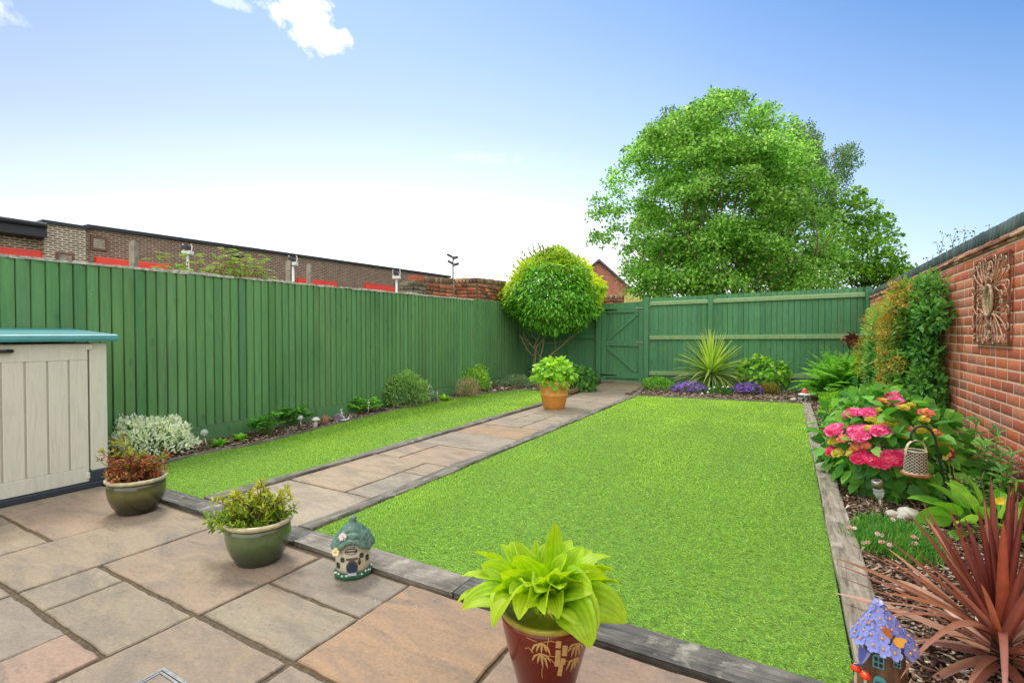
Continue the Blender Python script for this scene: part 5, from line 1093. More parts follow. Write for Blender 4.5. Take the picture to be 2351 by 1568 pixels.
tc_=bpy.data.curves.new('lettering','FONT'); tc_.body='WELCOME'; tc_.size=.0125; tc_.extrude=.0008; tc_.align_x='CENTER'; tc_.align_y='CENTER'; tc_.offset=.0003; tc_.materials.append(plain('black_lettering',S(24,24,24),.5,.1,60))
tmp_=bpy.data.objects.new('tmp',tc_); to=bpy.data.objects.new('lettering',bpy.data.meshes.new_from_object(tmp_)); bpy.data.objects.remove(tmp_); COL.objects.link(to); to.parent=sg; q=onwall(-.02,.146,.0095); to.location=tuple(q); to.rotation_euler=(R(90),0,-.02)
b=MB(); q=onwall(.42,.088,.008); b.ball(q,(.008,.007,.012),10,8); b.tube([q+np.array((0,0,.01)),q+np.array((0,.004,.022))],.003,6); b.build('lantern',plain('brass_lantern',S(90,76,40,.8),.35,.3,90,.6),t,True,local=True)

# ---- fairy house with blue flower roof (stands at the corner where the sleepers meet)
pF=PZ(2038,765,1.61); zF=.043
t=thing('fairy_house','tree stump fairy house with blue flower roof at the bottom right corner of the lawn','garden ornament',(pF[0],pF[1],zF),YAW-R(36)); t.scale=(.80,.80,.98)
b=MB(); b.lathe([(0,0),(.102,0),(.096,.012),(.080,.05),(.071,.10),(.068,.15),(.070,.195),(.04,.225)],60,fn=lambda a,z:1+.06*math.sin(a*7+z*12)+.03*math.sin(a*17+z*30)+(.12*max(0,.05-z)/.05)*math.sin(a*5))
b.build('stump_body',plain('brown_stump',S(118,86,58,.85),.6,.5,50,bmp=1,dist=.004,dirt=S(58,42,32,.8),stretch=(1,1,.2),coat=.3),t,True,local=True)
ap=np.array((-.022,0,.318)); b=MB(); b.add([(ap[0],0,.31)]+[(.098*math.cos(2*PI*k/32),.098*math.sin(2*PI*k/32),.203) for k in range(32)]+[(.05*math.cos(2*PI*k/32),.05*math.sin(2*PI*k/32),.218) for k in range(32)],[(0,1+(k+1)%32,1+k) for k in range(32)]+[(1+k,1+(k+1)%32,33+(k+1)%32,33+k) for k in range(32)],S(70,76,140,.8))
for (f,nf,r) in ((.0,15,.026),(.22,13,.0265),(.43,10,.026),(.62,7,.024),(.8,5,.021),(.95,1,.02)):
    for k in range(nf):
        a=2*PI*(k+.5*(int(f*10)%2))/nf+random.gauss(0,.06)-PI/2; rr=.100*(1-f); c=np.array((rr*math.cos(a)+ap[0]*f,rr*math.sin(a),.200+.118*f+random.gauss(0,.002))); nrm_=np.array((math.cos(a)*.8,math.sin(a)*.8,.62)) if f<.9 else np.array((-.1,-.4,1))
        v=random.gauss(1,.08); flower5(b,c+unit(nrm_)*.004,nrm_,r,5,.68,tuple(np.array(S(136,146,214,.95))*v),S(232,170,80,.95),.28,random.random()*2)
V=np.concatenate(b.V); C=np.concatenate(b.C); mk('flower_roof',V,b.F,M_col,t,C,False,local=True)
def wing(o,u,v,w,h,shape):
    return [np.array(o)+np.array(u)*x*w+np.array(v)*y*h for x,y in shape]
WS=[(0,0),(.25,.42),(.7,.72),(1.0,.70),(.86,.34),(.98,.05),(.8,-.30),(.45,-.34),(.12,-.14)]
b=MB(); o=np.array((.024,-.088,.240)); n_=unit(np.array((.35,-.8,.55)))
for (u,v,c) in (((-.75,0,.55),(.2,-.35,.55),S(232,124,28,.95)),((.75,-.2,-.25),(.35,.15,.75),S(240,168,48,.95))):
    Vw=wing(o,unit(np.array(u,float)),unit(np.array(v,float)),.040,.034,WS); Vw=np.array(Vw); b.add(np.concatenate([Vw+n_*.003,Vw]),[tuple(range(9)),tuple(range(17,8,-1))]+[(i,9+i,9+(i+1)%9,(i+1)%9) for i in range(9)],c)
b.tube([o+np.array((-.004,0,-.012)),o+n_*.003,o+np.array((.008,0,.016))],.003,6,S(60,40,30)); b.build('orange_butterfly',M_col,t,local=True,usecol=True)
b=MB(); o=np.array((-.078,-.062,.112)); n_=np.array((-.3,-.9,0))
for (u,v,c,k) in (((.25,0,1.),(-1,.2,.25),S(96,106,186,.95),1.25),((.35,.1,.9),(.9,-.5,.1),S(150,164,216,.95),1.1)):
    Vw=np.array(wing(o,unit(np.array(u,float)),unit(np.array(v,float)),.055*k,.026,WS)); b.add(np.concatenate([Vw+n_*.002,Vw]),[tuple(range(9)),tuple(range(17,8,-1))]+[(i,9+i,9+(i+1)%9,(i+1)%9) for i in range(9)],c)
b.tube([o+np.array((-.02,-.004,-.008)),o,o+np.array((.02,-.004,.0))],.004,6,S(60,60,110)); b.build('blue_butterfly',M_col,t,local=True,usecol=True)
for (x,y,z,r,c) in ((-.092,-.062,.094,.020,S(226,60,34)),(-.060,-.082,.088,.021,S(232,70,30)),(.036,-.096,.076,.026,S(240,116,30)),(.088,-.060,.084,.017,S(226,84,60)),(.0,-.108,.03,.016,S(230,80,40))):
    b=MB(); b.tube([(x,y*.9,0),(x,y,z)],.006,8,S(210,190,160)); b.lathe([(0,.014),(r*.6,.011),(r,.0),(r*.9,-.004),(0,-.001)],18,S(230,80,40) and c,ctr=(x,y,z)); 
    for k in range(4): a=random.random()*6; b.ball((x+r*.5*math.cos(a),y+r*.5*math.sin(a),z+.011),.0022,6,4,S(250,230,210))
    b.build('mushroom',M_col,t,True,local=True,usecol=True)
M_tealp=plain('teal_painted_trim',S(84,158,164,.9),.45,.15,90)
for (x,z,w,h,nm) in ((-.018,.150,.019,.023,'window'),(.042,.160,.012,.016,'window'),(-.012,.072,.022,.030,'door')):
    y=-math.sqrt(max(.074**2-x*x,.0001))-.007; b=MB(); o=[(x-w,z-h),(x+w,z-h),(x+w,z+h*.5),(x+w*.6,z+h*.9),(x,z+h),(x-w*.6,z+h*.9),(x-w,z+h*.5)]
    b.prism([(p_[0],p_[1]) for p_ in o],0,.006,M=Matrix(((1,0,0,0),(0,0,-1,y+.004),(0,1,0,0),(0,0,0,1)))); fr=b.build(nm,M_tealp,t,local=True)
    b=MB(); 
    if nm=='window':
        for sx in (-1,1):
            for sz in (-1,1): b.box((x+sx*w*.43-w*.3,y-.0045,z+sz*h*.40-h*.3-.002),(x+sx*w*.43+w*.3,y-.0025,z+sz*h*.40+h*.28-.002))
    else: b.box((x-w*.7,y-.0045,z-h),(x+w*.7,y-.0025,z+h*.4)); b.ball((x+w*.3,y-.006,z-h*.2),.003,8,6)
    b.build('pane' if nm=='window' else 'door_panel',M_pane if nm=='window' else plain('dark_teal_door',S(40,92,100,.8),.5,.2,90),fr,local=True)

# ---- drain cover
t=thing('drain_cover','recessed metal-framed inspection cover set in the patio at the bottom edge','drain cover',(-1.8,.7,0))
x0,x1,ya,yb=-2.02,-1.66,.42,.934; b=MB()
for q in ((x0,ya,x1,ya+.012),(x0,yb-.012,x1,yb),(x0,ya+.0125,x0+.012,yb-.0125),(x1-.012,ya+.0125,x1,yb-.0125)): b.box((q[0],q[1],-.02),(q[2],q[3],.006))
b.build('outer_frame',M_zinc,t); b=MB(); e=.017
for q in ((x0+e,ya+e,x1-e,ya+e+.008),(x0+e,yb-e-.008,x1-e,yb-e),(x0+e,ya+e+.0085,x0+e+.008,yb-e-.0085),(x1-e-.008,ya+e+.0085,x1-e,yb-e-.0085)): b.box((q[0],q[1],-.02),(q[2],q[3],.007))
b.build('inner_frame',M_zinc,t); b=MB(); b.box((x0+.026,ya+.026,-.02),(x1-.026,yb-.026,.0045),S(186,166,144)); b.build('inset_slab',M_stone,t,usecol=True)

# ---- solar lights
M_steel=plain('brushed_steel',S(168,160,146,.9),.35,.25,60,.8,bmp=.1); 
mg,nt_,bg_=newmat('clear_crackle_glass'); bg_.inputs['Base Color'].default_value=(.82,.88,.88,1); bg_.inputs['Roughness'].default_value=.12; bg_.inputs['Transmission Weight'].default_value=.55; bg_.inputs['Specular IOR Level'].default_value=.8
v_=coords(nt_); bump(nt_,bg_,noise(nt_,v_,140,3),.6,.002); M_glassb=mg
def solar_globe(px,py,top,z,label,lean=0,r=.036):
    p=gp(px,py); zd=depth(p[0],p[1]); q=PZ(*top,zd); q=np.array(q); t=thing('solar_light',label,'solar light',p,0,'solar stake lights in the left bed')
    b=MB(); b.tube([p,q-np.array((0,0,r*1.1))],.009,10); b.lathe([(.010,0),(.016,.008),(.018,.016),(.012,.02)],14,ctr=q-np.array((0,0,r*1.35))); b.build('stake',M_steel,t,True)
    b=MB(); b.ball(q,(r,r,r*.95),24,14); b.build('glass_globe',M_glassb,t,True)
    b=MB(); b.ball(q,(r*.45,r*.45,r*.3),12,8); b.box(q+np.array((-r*.4,-r*.4,r*.1)),q+np.array((r*.4,r*.4,r*.16))); b.build('solar_cell',M_dark,t)
solar_globe(478,1037,(469,993),0,'leaning solar globe light beside the white-leaved shrub',r=.037)
solar_globe(692,992,(690,959),0,'solar globe light in front of the second hellebore clump',r=.032)
solar_globe(1128,897,(1127,879),0,'distant solar globe light beside the yellow-green bush',r=.036)
def solar_stick(px,py,pt,label,w=.022,big=False,grp='solar stake lights in the left bed'):
    p=gp(px,py); zd=depth(p[0],p[1]); h=PZ(px,pt,zd)[2]; tp_=PZ(pt and px if not big else 2013,pt,zd); tp_=np.array(tp_); t=thing('solar_light',label,'solar light',p,0,grp)
    if not big: tp_=np.array((p[0],p[1],h))
    ax=unit(tp_-p); L=np.linalg.norm(tp_-p); P_=lambda f:p+ax*f
    hc,hg=(w*1.5,w*2.4); b=MB(); b.tube([P_(0),P_(L-hc-hg-.002)],[w*.28,w*.42],10); b.build('stake',M_steel,t,True)
    b=MB(); b.tube([P_(L-hc),P_(L-.002),P_(L)],[w,w,w*.85],20); hd=b.build('cap',M_steel,t,True); b=MB(); b.tube([P_(L+.0005),P_(L+.002)],[w*.6,w*.6],6); b.build('solar_cell',M_dark,hd)
    b=MB(); m=6; b.tube([P_(L-hc-hg+hg*i/m) for i in range(m+1)],[w*.4,w*.72,w*.9,w*.98,w*.9,w*.98,w*.85],12); b.build('crystal',M_glassb,t,False)
solar_stick(846,960,917,'slim solar stake light in front of the third hellebore',.018)
solar_stick(1004,927,896,'slim solar stake light right of the small round bush',.020)
solar_stick(2028,1191,1103,'steel and crystal solar stake light in front of the pink hydrangea',.032,True,'solar stake light in the right bed')

# ---- wall art
t=thing('wall_art','rusty scrollwork metal panel with oval mirror hung on the brick wall','wall art',(XW-.035,5.15,1.505))
M_rust=plain('rusty_metal',S(136,80,52,.85),.75,.5,40,.1,bmp=.6,dist=.002,dirt=S(196,160,130,.88)); M_scroll=plain('distressed_scroll',S(196,160,132,.9),.7,.6,45,.1,bmp=.4,dirt=S(140,78,46,.8))
W2,H2=.365,.332
def A3(u,v,o=0): return np.array((XW-.055-o,5.152-u,1.505+v))     # u to the right in the picture = nearer the viewer
def abar(b,u0,v0,u1,v1,w=.014,o=0):
    d=unit(np.array((u1-u0,v1-v0)));n_=np.array((-d[1],d[0]))*w/2; q=[(u0+n_[0],v0+n_[1]),(u1+n_[0],v1+n_[1]),(u1-n_[0],v1-n_[1]),(u0-n_[0],v0-n_[1])]
    V=[A3(*p_,o) for p_ in q]+[A3(*p_,o-.014) for p_ in q]; b.add(V,[(0,1,2,3),(7,6,5,4)]+[(i,4+i,4+(i+1)%4,(i+1)%4) for i in range(4)])
b=MB(); abar(b,-W2,H2,W2,H2,.02);abar(b,-W2,-H2,W2,-H2,.02);abar(b,-W2,-H2+.0105,-W2,H2-.0105,.02,.001);abar(b,W2,-H2+.0105,W2,H2-.0105,.02,.001); b.build('frame',M_rust,t)
b=MB()
for s in (-1,1):
    for o_ in (-.014,.014):
        abar(b,o_,s*.125,o_,s*(H2-.011),.008); abar(b,s*.135,o_,s*(W2-.011),o_,.008)
oc=[(.13*math.cos(R(22.5+45*k)),.155*math.sin(R(22.5+45*k))) for k in range(8)]
for k in range(8): abar(b,*oc[k],*oc[(k+1)%8],.010,.002)
b.build('cross_bars',M_rust,t)
def sc_curve(p0,ctrl,end,rad,turns,cw):
    """bezier from root to spiral start, then a curl"""
    P0,P1,P2=map(np.array,(p0,ctrl,end)); ts=np.linspace(0,1,14)[:,None]; c=(1-ts)**2*P0+2*ts*(1-ts)*P1+ts**2*P2
    d=unit(P2-P1); n_=np.array((-d[1],d[0]))*(1 if cw<0 else -1); ctr=P2+n_*rad; a0=math.atan2(*(P2-ctr)[::-1]); pts=list(c)
    for k in range(1,26): f=k/25; a=a0+(1 if cw<0 else -1)*turns*2*PI*f; r=rad*(1-.72*f); pts.append(ctr+r*np.array((math.cos(a),math.sin(a))))
    return pts
Q=[((.075,.10),(.10,.22),(.055,.285),.045,.9,-1),((.08,.11),(.13,.26),(.14,.30),.035,.8,-1),((.09,.11),(.20,.24),(.205,.30),.030,.8,1),((.095,.105),(.26,.22),(.30,.29),.030,.8,1),((.10,.10),(.30,.16),(.345,.22),.034,.9,1),((.10,.09),(.30,.12),(.325,.075),.048,1.0,-1),((.06,.13),(.03,.22),(.05,.20),.03,.8,1),((.12,.10),(.20,.05),(.235,.06),.035,.9,1)]
b=MB()
for su in (-1,1):
    for sv in (-1,1):
        for q in Q: b.tube([A3(su*p_[0],sv*p_[1],.004) for p_ in sc_curve(*q)],.0048,6)
b.build('scrollwork',M_scroll,t,True)
for su in (-1,1):
    for sv in (-1,1):
        b=MB()
        for a in (.55,.95,1.3):
            d=np.array((math.cos(a)*su,math.sin(a)*sv)); n_=np.array((-d[1],d[0])); o=np.array((su*.085,sv*.115)); L_=.075
            q=[o,o+d*L_*.4+n_*.016,o+d*L_,o+d*L_*.4-n_*.016]; b.add([A3(*p_,.010) for p_ in q]+[A3(*p_,.004) for p_ in q],[(0,1,2,3),(7,6,5,4)]+[(i,4+i,4+(i+1)%4,(i+1)%4) for i in range(4)])
        b.build('acanthus_leaf',plain('orange_rust',S(176,96,50,.88),.8,.4,60,.1,bmp=.5),t)
b=MB(); b.tube([A3(.088*math.cos(a),.118*math.sin(a),.010) for a in np.linspace(0,2*PI,48,endpoint=False)],.011,8,closed=True); mr=b.build('mirror_rim',M_scroll,t,True)
mm_,nt_,b_=newmat('mirror_glass'); b_.inputs['Metallic'].default_value=1; b_.inputs['Roughness'].default_value=.04; b_.inputs['Base Color'].default_value=(.75,.8,.75,1)
b=MB(); b.add([A3(.086*math.cos(a),.116*math.sin(a),.004) for a in np.linspace(0,2*PI,40,endpoint=False)],[tuple(range(40))]); b.build('mirror',mm_,mr)

# ---- shepherd's crook and hanging lantern
zc_=3.30; cp=PZ(2183,765,zc_); cp[2]=0
M_crook=plain('dark_green_iron',S(52,70,66,.8),.45,.3,80,.3)
pts=[cp]+[PZ(x,y,zc_) for x,y in ((2176,1135),(2163,1080),(2153,1040),(2148,1008),(2140,990),(2127,980),(2113,978),(2099,983),(2092,994),(2091,1006),(2096,1014),(2104,1012))]
# smooth
pp=np.array(pts); tt=np.linspace(0,len(pp)-1,60); sm_=np.c_[[np.interp(tt,range(len(pp)),pp[:,k]) for k in range(3)]].T
for _ in range(3): sm_[1:-1]=(sm_[:-2]+sm_[1:-1]*2+sm_[2:])/4
tag(MB().tube(sm_,.0075,10).build('shepherds_crook',M_crook,smooth=True,base=cp),'dark green iron crook pole rising from the right bed with a curved hook','hook pole')
hk=PZ(2103,1011,zc_); lc=PZ(2102,1092,zc_); lz=lc[2]; t=thing('hanging_lantern','white pierced metal candle lantern with arched handle hanging from the crook','lantern',(lc[0],lc[1],lz),YAW)
hh=.172; rl=lambda z:.068-.010*z/hh
b=MB(); b.lathe([(.0,.002),(.072,0),(.082,.006),(.084,.014),(.079,.022),(.070,.02),(.065,.012),(0,.01)],40); b.build('base_dish',plain('rusty_dish',S(170,112,62,.85),.5,.5,40,.3,dirt=S(214,190,150)),t,True,local=True)
b=MB(); b.lathe([(rl(.02)-.004,.022),(rl(hh)-.004,hh-.004)],36); b.build('inner_cylinder',plain('shadowed_metal',S(70,62,50,.7),.7,.3,30),t,True,local=True)
b=MB(); NU,NV=16,7
def LP(u,v,o=0): a=2*PI*u/NU; z=.022+(hh-.03)*v/NV; r=rl(z)+o; return (r*math.sin(a),-r*math.cos(a),z)
for i in range(NU):
    for j in range(NV):
        for (du,dv) in ((1,1),(1,-1)):
            a0=(i,j if dv>0 else j+1); q=[(a0[0]+du*f,a0[1]+dv*f) for f in (0,.25,.5,.75,1)]; w=.095
            V=[];
            for (u,v) in q: bulge=w*(1.25-1.1*abs(((u-i)-.5))*2*.5); V+=[LP(u-bulge,v,.0015),LP(u+bulge,v,.0015)]
            b.add(V,[(k*2,k*2+1,k*2+3,k*2+2) for k in range(4)])
b.build('pierced_shade',plain('cream_metal',S(226,216,196,.95),.45,.2,60,dirt=S(170,120,70)),t,local=True)
b=MB()
for z in (.024,hh-.002): b.tube([(rl(z)*math.cos(a),rl(z)*math.sin(a),z) for a in np.linspace(0,2*PI,40,endpoint=False)],.0045,8,closed=True)
b.build('rim_ring',plain('cream_ring',S(220,204,172,.95),.45,.2,60,dirt=S(160,100,56)),t,True,local=True)
HT_=hk[2]-lz; V=[];m=24
for i in range(m+1):
    a=PI*i/m; x=-.068*math.cos(a); z=hh-.03+(HT_-hh+.03)*math.sin(a)**.75; 
    for (dy,dr) in ((-.009,0),(.009,0),(.009,.003),(-.009,.003)): V.append((x*(1+dr*10),dy,z+dr))
b=MB(); b.add(V,[(i*4+k,(i+1)*4+k,(i+1)*4+(k+1)%4,i*4+(k+1)%4) for i in range(m) for k in range(4)]); b.build('handle',plain('cream_handle',S(214,196,160,.95),.45,.3,40,dirt=S(150,96,56)),t,local=True)
# ---- wind spinner
sp_=PZ(1951,779,9.5); t=thing('wind_spinner','coppery petal wind spinner on a thin pole in front of the back fence','wind spinner',(sp_[0],sp_[1],0))
b=MB(); b.tube([(sp_[0],sp_[1],0),(sp_[0],sp_[1],sp_[2])],.006,8); b.build('pole',M_iron,t,True)
M_copper=plain('aged_copper',S(128,84,66,.85),.4,.5,40,.6,dirt=S(70,46,40))
for ring,(n_,r0,ph) in enumerate(((8,.21,0),(8,.14,.4))):
    b=MB(); 
    for k in range(n_):
        a=2*PI*k/n_+ph; V=[]
        for i in range(9):
            f=i/8; aa=a+(.9*f*f)*(1 if ring==0 else -1); r=r0*f; w=.034*math.sin(PI*min(1,f*.93+.07))**.7*(1-.3*f)
            c=np.array(sp_)+rt*r*math.cos(aa)+np.array((0,0,1))*r*math.sin(aa)-fw*(.02+.03*ring+.02*math.sin(PI*f)); tn=rt*-math.sin(aa)+np.array((0,0,1))*math.cos(aa); V+=[c-tn*w,c+tn*w-fw*.02]
        b.add(V,[(i*2,i*2+1,i*2+3,i*2+2) for i in range(8)])
    b.build('petal_wheel',M_copper,t,True)
# ---- small ornaments
gn=PZ(1849,765,8.95); t=thing('toadstool_ornament','small dark green and white garden ornament with red domed roof at the lawn corner','garden ornament',(gn[0],gn[1],.0),YAW)
b=MB(); b.lathe([(0,0),(.095,0),(.105,.02),(.098,.06),(.105,.10),(.10,.125),(.06,.14)],24,fn=lambda a,z:1+.04*math.sin(a*6)); V=np.concatenate(b.V); C=np.where((np.sin(V[:,0]*90)*np.sin(V[:,2]*70+1)>.25)[:,None],S(214,216,206,.9),S(50,74,66,.8)); mk('body',V,b.F,M_col,t,C,True,local=True)
b=MB(); b.lathe([(0,.165),(.05,.162),(.10,.14),(.115,.12),(.10,.115),(0,.125)],24); b.build('white_brim',plain('off_white',S(226,214,206,.9),.5,.1,60),t,True,local=True)
b=MB(); b.lathe([(.06,.155),(.055,.18),(.04,.21),(.018,.245),(0,.252)],20); b.build('red_dome',plain('coral_red',S(226,96,90,.9),.4,.15,60),t,True,local=True)
q=gp(724,982); t=thing('mushroom_ornament','white toadstool ornament leaning beside the second hellebore','garden ornament',q,0)
b=MB(); b.tube([q,q+np.array((.005,0,.06)),q+np.array((.012,0,.115))],[.034,.024,.018],14); b.build('stalk',plain('white_ceramic',S(226,220,206,.92),.4,.12,50),t,True)
b=MB(); b.lathe([(0,.04),(.03,.034),(.052,.012),(.056,0),(.04,-.006),(0,-.002)],22,ctr=q+np.array((.012,0,.105))); b.build('cap',plain('white_cap',S(222,218,208,.92),.4,.15,50),t,True)
q=gp(747,974); b=MB()
for k in range(7):
    a=2*PI*k/7; r=.035; b.tube([q+np.array((r*1.2*math.cos(a),r*1.2*math.sin(a),0)),q+np.array((r*.8*math.cos(a+.3),r*.8*math.sin(a+.3),.07+.02*math.sin(k*2.1))),q+np.array((r*.5*math.cos(a+.5),r*.5*math.sin(a+.5),.12+.02*math.sin(k*3)))],[.02,.016,.010],8)
tag(b.build('stump_ornament',plain('pinkish_brown_wood',S(158,112,90,.85),.7,.45,60,bmp=.8),smooth=True,base=q),'small pinkish-brown twisted stump ornament on the bark chips','garden ornament')
q=gp(529,1017); b=MB(); b.lathe([(0,0),(.018,0),(.014,.03),(.024,.032),(.027,.04),(.018,.058),(0,.062)],16); tag(b.build('toadstool_ornament',plain('pink_cap_ornament',S(206,126,112,.9),.5,.4,90,dirt=S(232,220,206)),smooth=True,base=q),'tiny pink capped toadstool between the two primrose plants','garden ornament')
# snail with seated fairy
q=gp(784,968); t=thing('snail_ornament','silver ornament of a fairy riding a snail on the left bark bed','garden ornament',q,YAW)
M_pewter=plain('pewter_resin',S(206,206,212,.95),.4,.25,60,.05,dirt=S(120,118,124)); M_violet=plain('grey_violet_shell',S(134,124,138,.9),.45,.4,60)
b=MB(); b.tube([(-.10,0,.012),(-.05,0,.018),(.02,0,.02),(.07,0,.022),(.095,0,.035),(.108,0,.06)],[.008,.02,.024,.02,.017,.013],10)
for s in (-1,1): b.tube([(.108,s*.006,.065),(.122,s*.014,.095)],[.004,.003],6); b.ball((.122,s*.014,.097),.006,8,6)
b.build('snail_body',M_pewter,t,True,local=True)
b=MB(); b.tube([( -.045+ (.050*(1-f))*math.cos(f*15), -.012*(1-f)-.008-.02*f, .058+(.050*(1-f))*math.sin(f*15)) for f in np.linspace(0,.93,60)],[.020*(1-f*.75) for f in np.linspace(0,.93,60)],10); b.build('snail_shell',M_violet,t,True,local=True)
# rider figure: one skinned body
def skin(name,parent,J,E,Rr,mat,loc):
    me=bpy.data.meshes.new(name); me.from_pydata(J,E,[]); o=bpy.data.objects.new(name,me); COL.objects.link(o); o.parent=parent
    o.modifiers.new('skin','SKIN'); me.skin_vertices.new() if not me.skin_vertices else None
    for i,r in enumerate(Rr): me.skin_vertices[0].data[i].radius=(r,r)
    me.skin_vertices[0].data[0].use_root=True; m=o.modifiers.new('sub','SUBSURF'); m.levels=1; m.render_levels=2; me.materials.append(mat); return o
J=[(-.005,0,.085),(-.003,0,.11),(0,0,.135),(.002,0,.147),(.006,0,.166),(.008,0,.176), (.0,-.018,.133),(.012,-.022,.115),(.032,-.012,.118), (.0,.018,.133),(.014,.022,.116),(.034,.012,.122), (.008,-.011,.084),(.032,-.014,.070),(.040,-.014,.035),(.050,-.014,.03),(.008,.011,.084),(.034,.014,.072),(.044,.014,.04),(.054,.014,.035)]
E_=[(0,1),(1,2),(2,3),(3,4),(4,5),(2,6),(6,7),(7,8),(2,9),(9,10),(10,11),(0,12),(12,13),(13,14),(14,15),(0,16),(16,17),(17,18),(18,19)]
Rr=[.013,.011,.013,.005,.0115,.009,.006,.0048,.004,.006,.0048,.004,.009,.0065,.0045,.004,.009,.0065,.0045,.004]
skin('rider_figure',t,J,E_,Rr,M_pewter,q)
b=MB(); b.ball((.003,0,.172),(.0125,.0125,.012),12,8); b.tube([(-.004,0,.172),(-.012,0,.155),(-.013,0,.135)],[.010,.008,.003],8); b.build('hair',M_pewter,t,True,local=True)
# wire sphere by the wall at right edge
q=PZ(2349,1073,3.35); t=None; b=MB(); r=.075
for k in range(1,12):
    th=PI*k/12; b.tube([(q[0]+r*math.sin(th)*math.cos(a),q[1]+r*math.sin(th)*math.sin(a),q[2]+r*math.cos(th)) for a in np.linspace(0,2*PI,30,endpoint=False)],.0028,6,closed=True)
for k in range(3): a0=PI*k/3; b.tube([(q[0]+r*math.sin(th)*math.cos(a0),q[1]+r*math.sin(th)*math.sin(a0),q[2]+r*math.cos(th)) for th in np.linspace(0,2*PI,36,endpoint=False)],.0028,6,closed=True)
b.tube([(q[0],q[1],0),(q[0],q[1],q[2]-r)],.005,8)
tag(b.build('wire_sphere_stake',plain('pink_wire',S(196,120,116,.9),.4,.2,60,.3),smooth=True,base=(q[0],q[1],0)),'pinkish wire sphere ornament on a stake at the right edge by the wall','garden ornament')
# stones
M_pale=plain('pale_stone',S(206,200,186,.92),.8,.3,30,bmp=.6,dist=.004)
def pebble(px,py,r,label,group,mat=M_pale,fl=.55):
    p=gp(px,py,.01); o=random.random()*6; b=MB(); b.ball((p[0],p[1],r*fl*.8),(r,r*.75,r*fl),12,8,fn=lambda d:1+.12*math.sin(d[0]*4+o)+.1*math.sin(d[1]*5+o*2)); tag(b.build('pebble',mat,smooth=True,base=p),label,'stone',group)
g='white pebbles at the far end of the left bed'; lab='small white pebble among others at the far end of the left bed'
def c8(x,y): return (1200+x/2.351)/1.6333,(1300+y/2.351)/1.6333
for (x,y,r) in ((1535,382,.05),(1605,366,.055),(1642,362,.035),(1660,350,.03),(1812,368,.04),(1882,366,.04),(2195,378,.05),(2272,376,.05),(2240,385,.03),(1580,350,.03),(2150,395,.03),(2215,400,.025)): px_,py_=c8(x,y); pebble(px_,py_+2,r,lab,g)
def c5(x,y): return (3040+x/1.934)/1.6333,(1750+y/1.934)/1.6333
for (x,y,r,lb) in ((720,372,.075,'large flat pale grey stone behind the pink-flowered mat plant'),(600,362,.05,'pinkish white stone right of the crystal solar light'),(650,385,.035,'small white stone between the two larger stones in the right bed')): pebble(*c5(x,y),r,lb,'pale stones behind the mat plant')
for (px,py,r,lb) in ((1822,919,.055,'small pale stone left of the red-domed ornament'),(1838,916,.03,'tiny grey stone touching the red-domed ornament')): pebble(px,py,r,lb,'stones by the red-domed ornament')
pebble(1892,951,.06,'grey stone edging the right bed near the light green mound',None)

# ================================================================== GARDEN PLANTS
def pbase(px,zd): p=PZ(px,765,zd); p[2]=0; return p
# white variegated shrub
B=gp(346,1052)+np.array((-.12,.02,0)); wc=[S(244,246,226,.99),S(228,236,200,.97),S(150,184,110,.9),S(96,142,66,.85)]
t=bush('euonymus_shrub','low spreading shrub with white variegated leaves next to the storage box','shrub',B,[mound(B+np.array((0,0,.10)),(.34,.37,.28),4600,.042,.020,wc,[6,3,1,.6],zmin=-.1,lump=.34,fill=.80,seed=11,up=.6),mound(B+np.array((0,0,.08)),(.30,.33,.22),1200,.034,.018,[S(84,130,56,.85),S(110,150,66,.88)],zmin=-.2,fill=.6,seed=11)],stem=(10,.2,.12,.004))
# primroses
def rosette_plant(name,label,px,py,r,n,cols,h=.07,wd=.4,group=None,bend=1.2):
    p=gp(px,py); a=np.arange(n)*2.399; el=R(70)-R(45)*np.arange(n)/n; s_=np.c_[a,el,np.full(n,r)*rng.uniform(.8,1.1,n),rng.uniform(.6,bend,n),np.full(n,r*wd)]
    Bv=np.tile(p,(n,1)); V,Fc,C=blades(Bv,s_[:,0],s_[:,1],s_[:,2],s_[:,3],s_[:,4],pick(n,cols),seg=8,nc=5,fold=.25,prof=lambda t:prof_ovate(t,.15),wave=.25)
    o=mk(name,V,Fc,M_leaf,col=C,smooth=True,base=p); return tag(o,label,'plant',group)
PR=[S(126,190,56,.92),S(150,206,76,.92),S(104,168,48,.9)]
rosette_plant('primrose_plant','lettuce-like primrose right of the leaning solar globe',502,1026,.14,16,PR,group='primrose rosettes')
rosette_plant('primrose_plant','lettuce-like primrose right of the tiny pink toadstool',551,1012,.135,14,PR,group='primrose rosettes')
rosette_plant('saxifrage_plant','small lime green rosette plant left of the yellow-green bush',1021,921,.17,22,[S(166,212,50,.92),S(140,192,44,.9)])
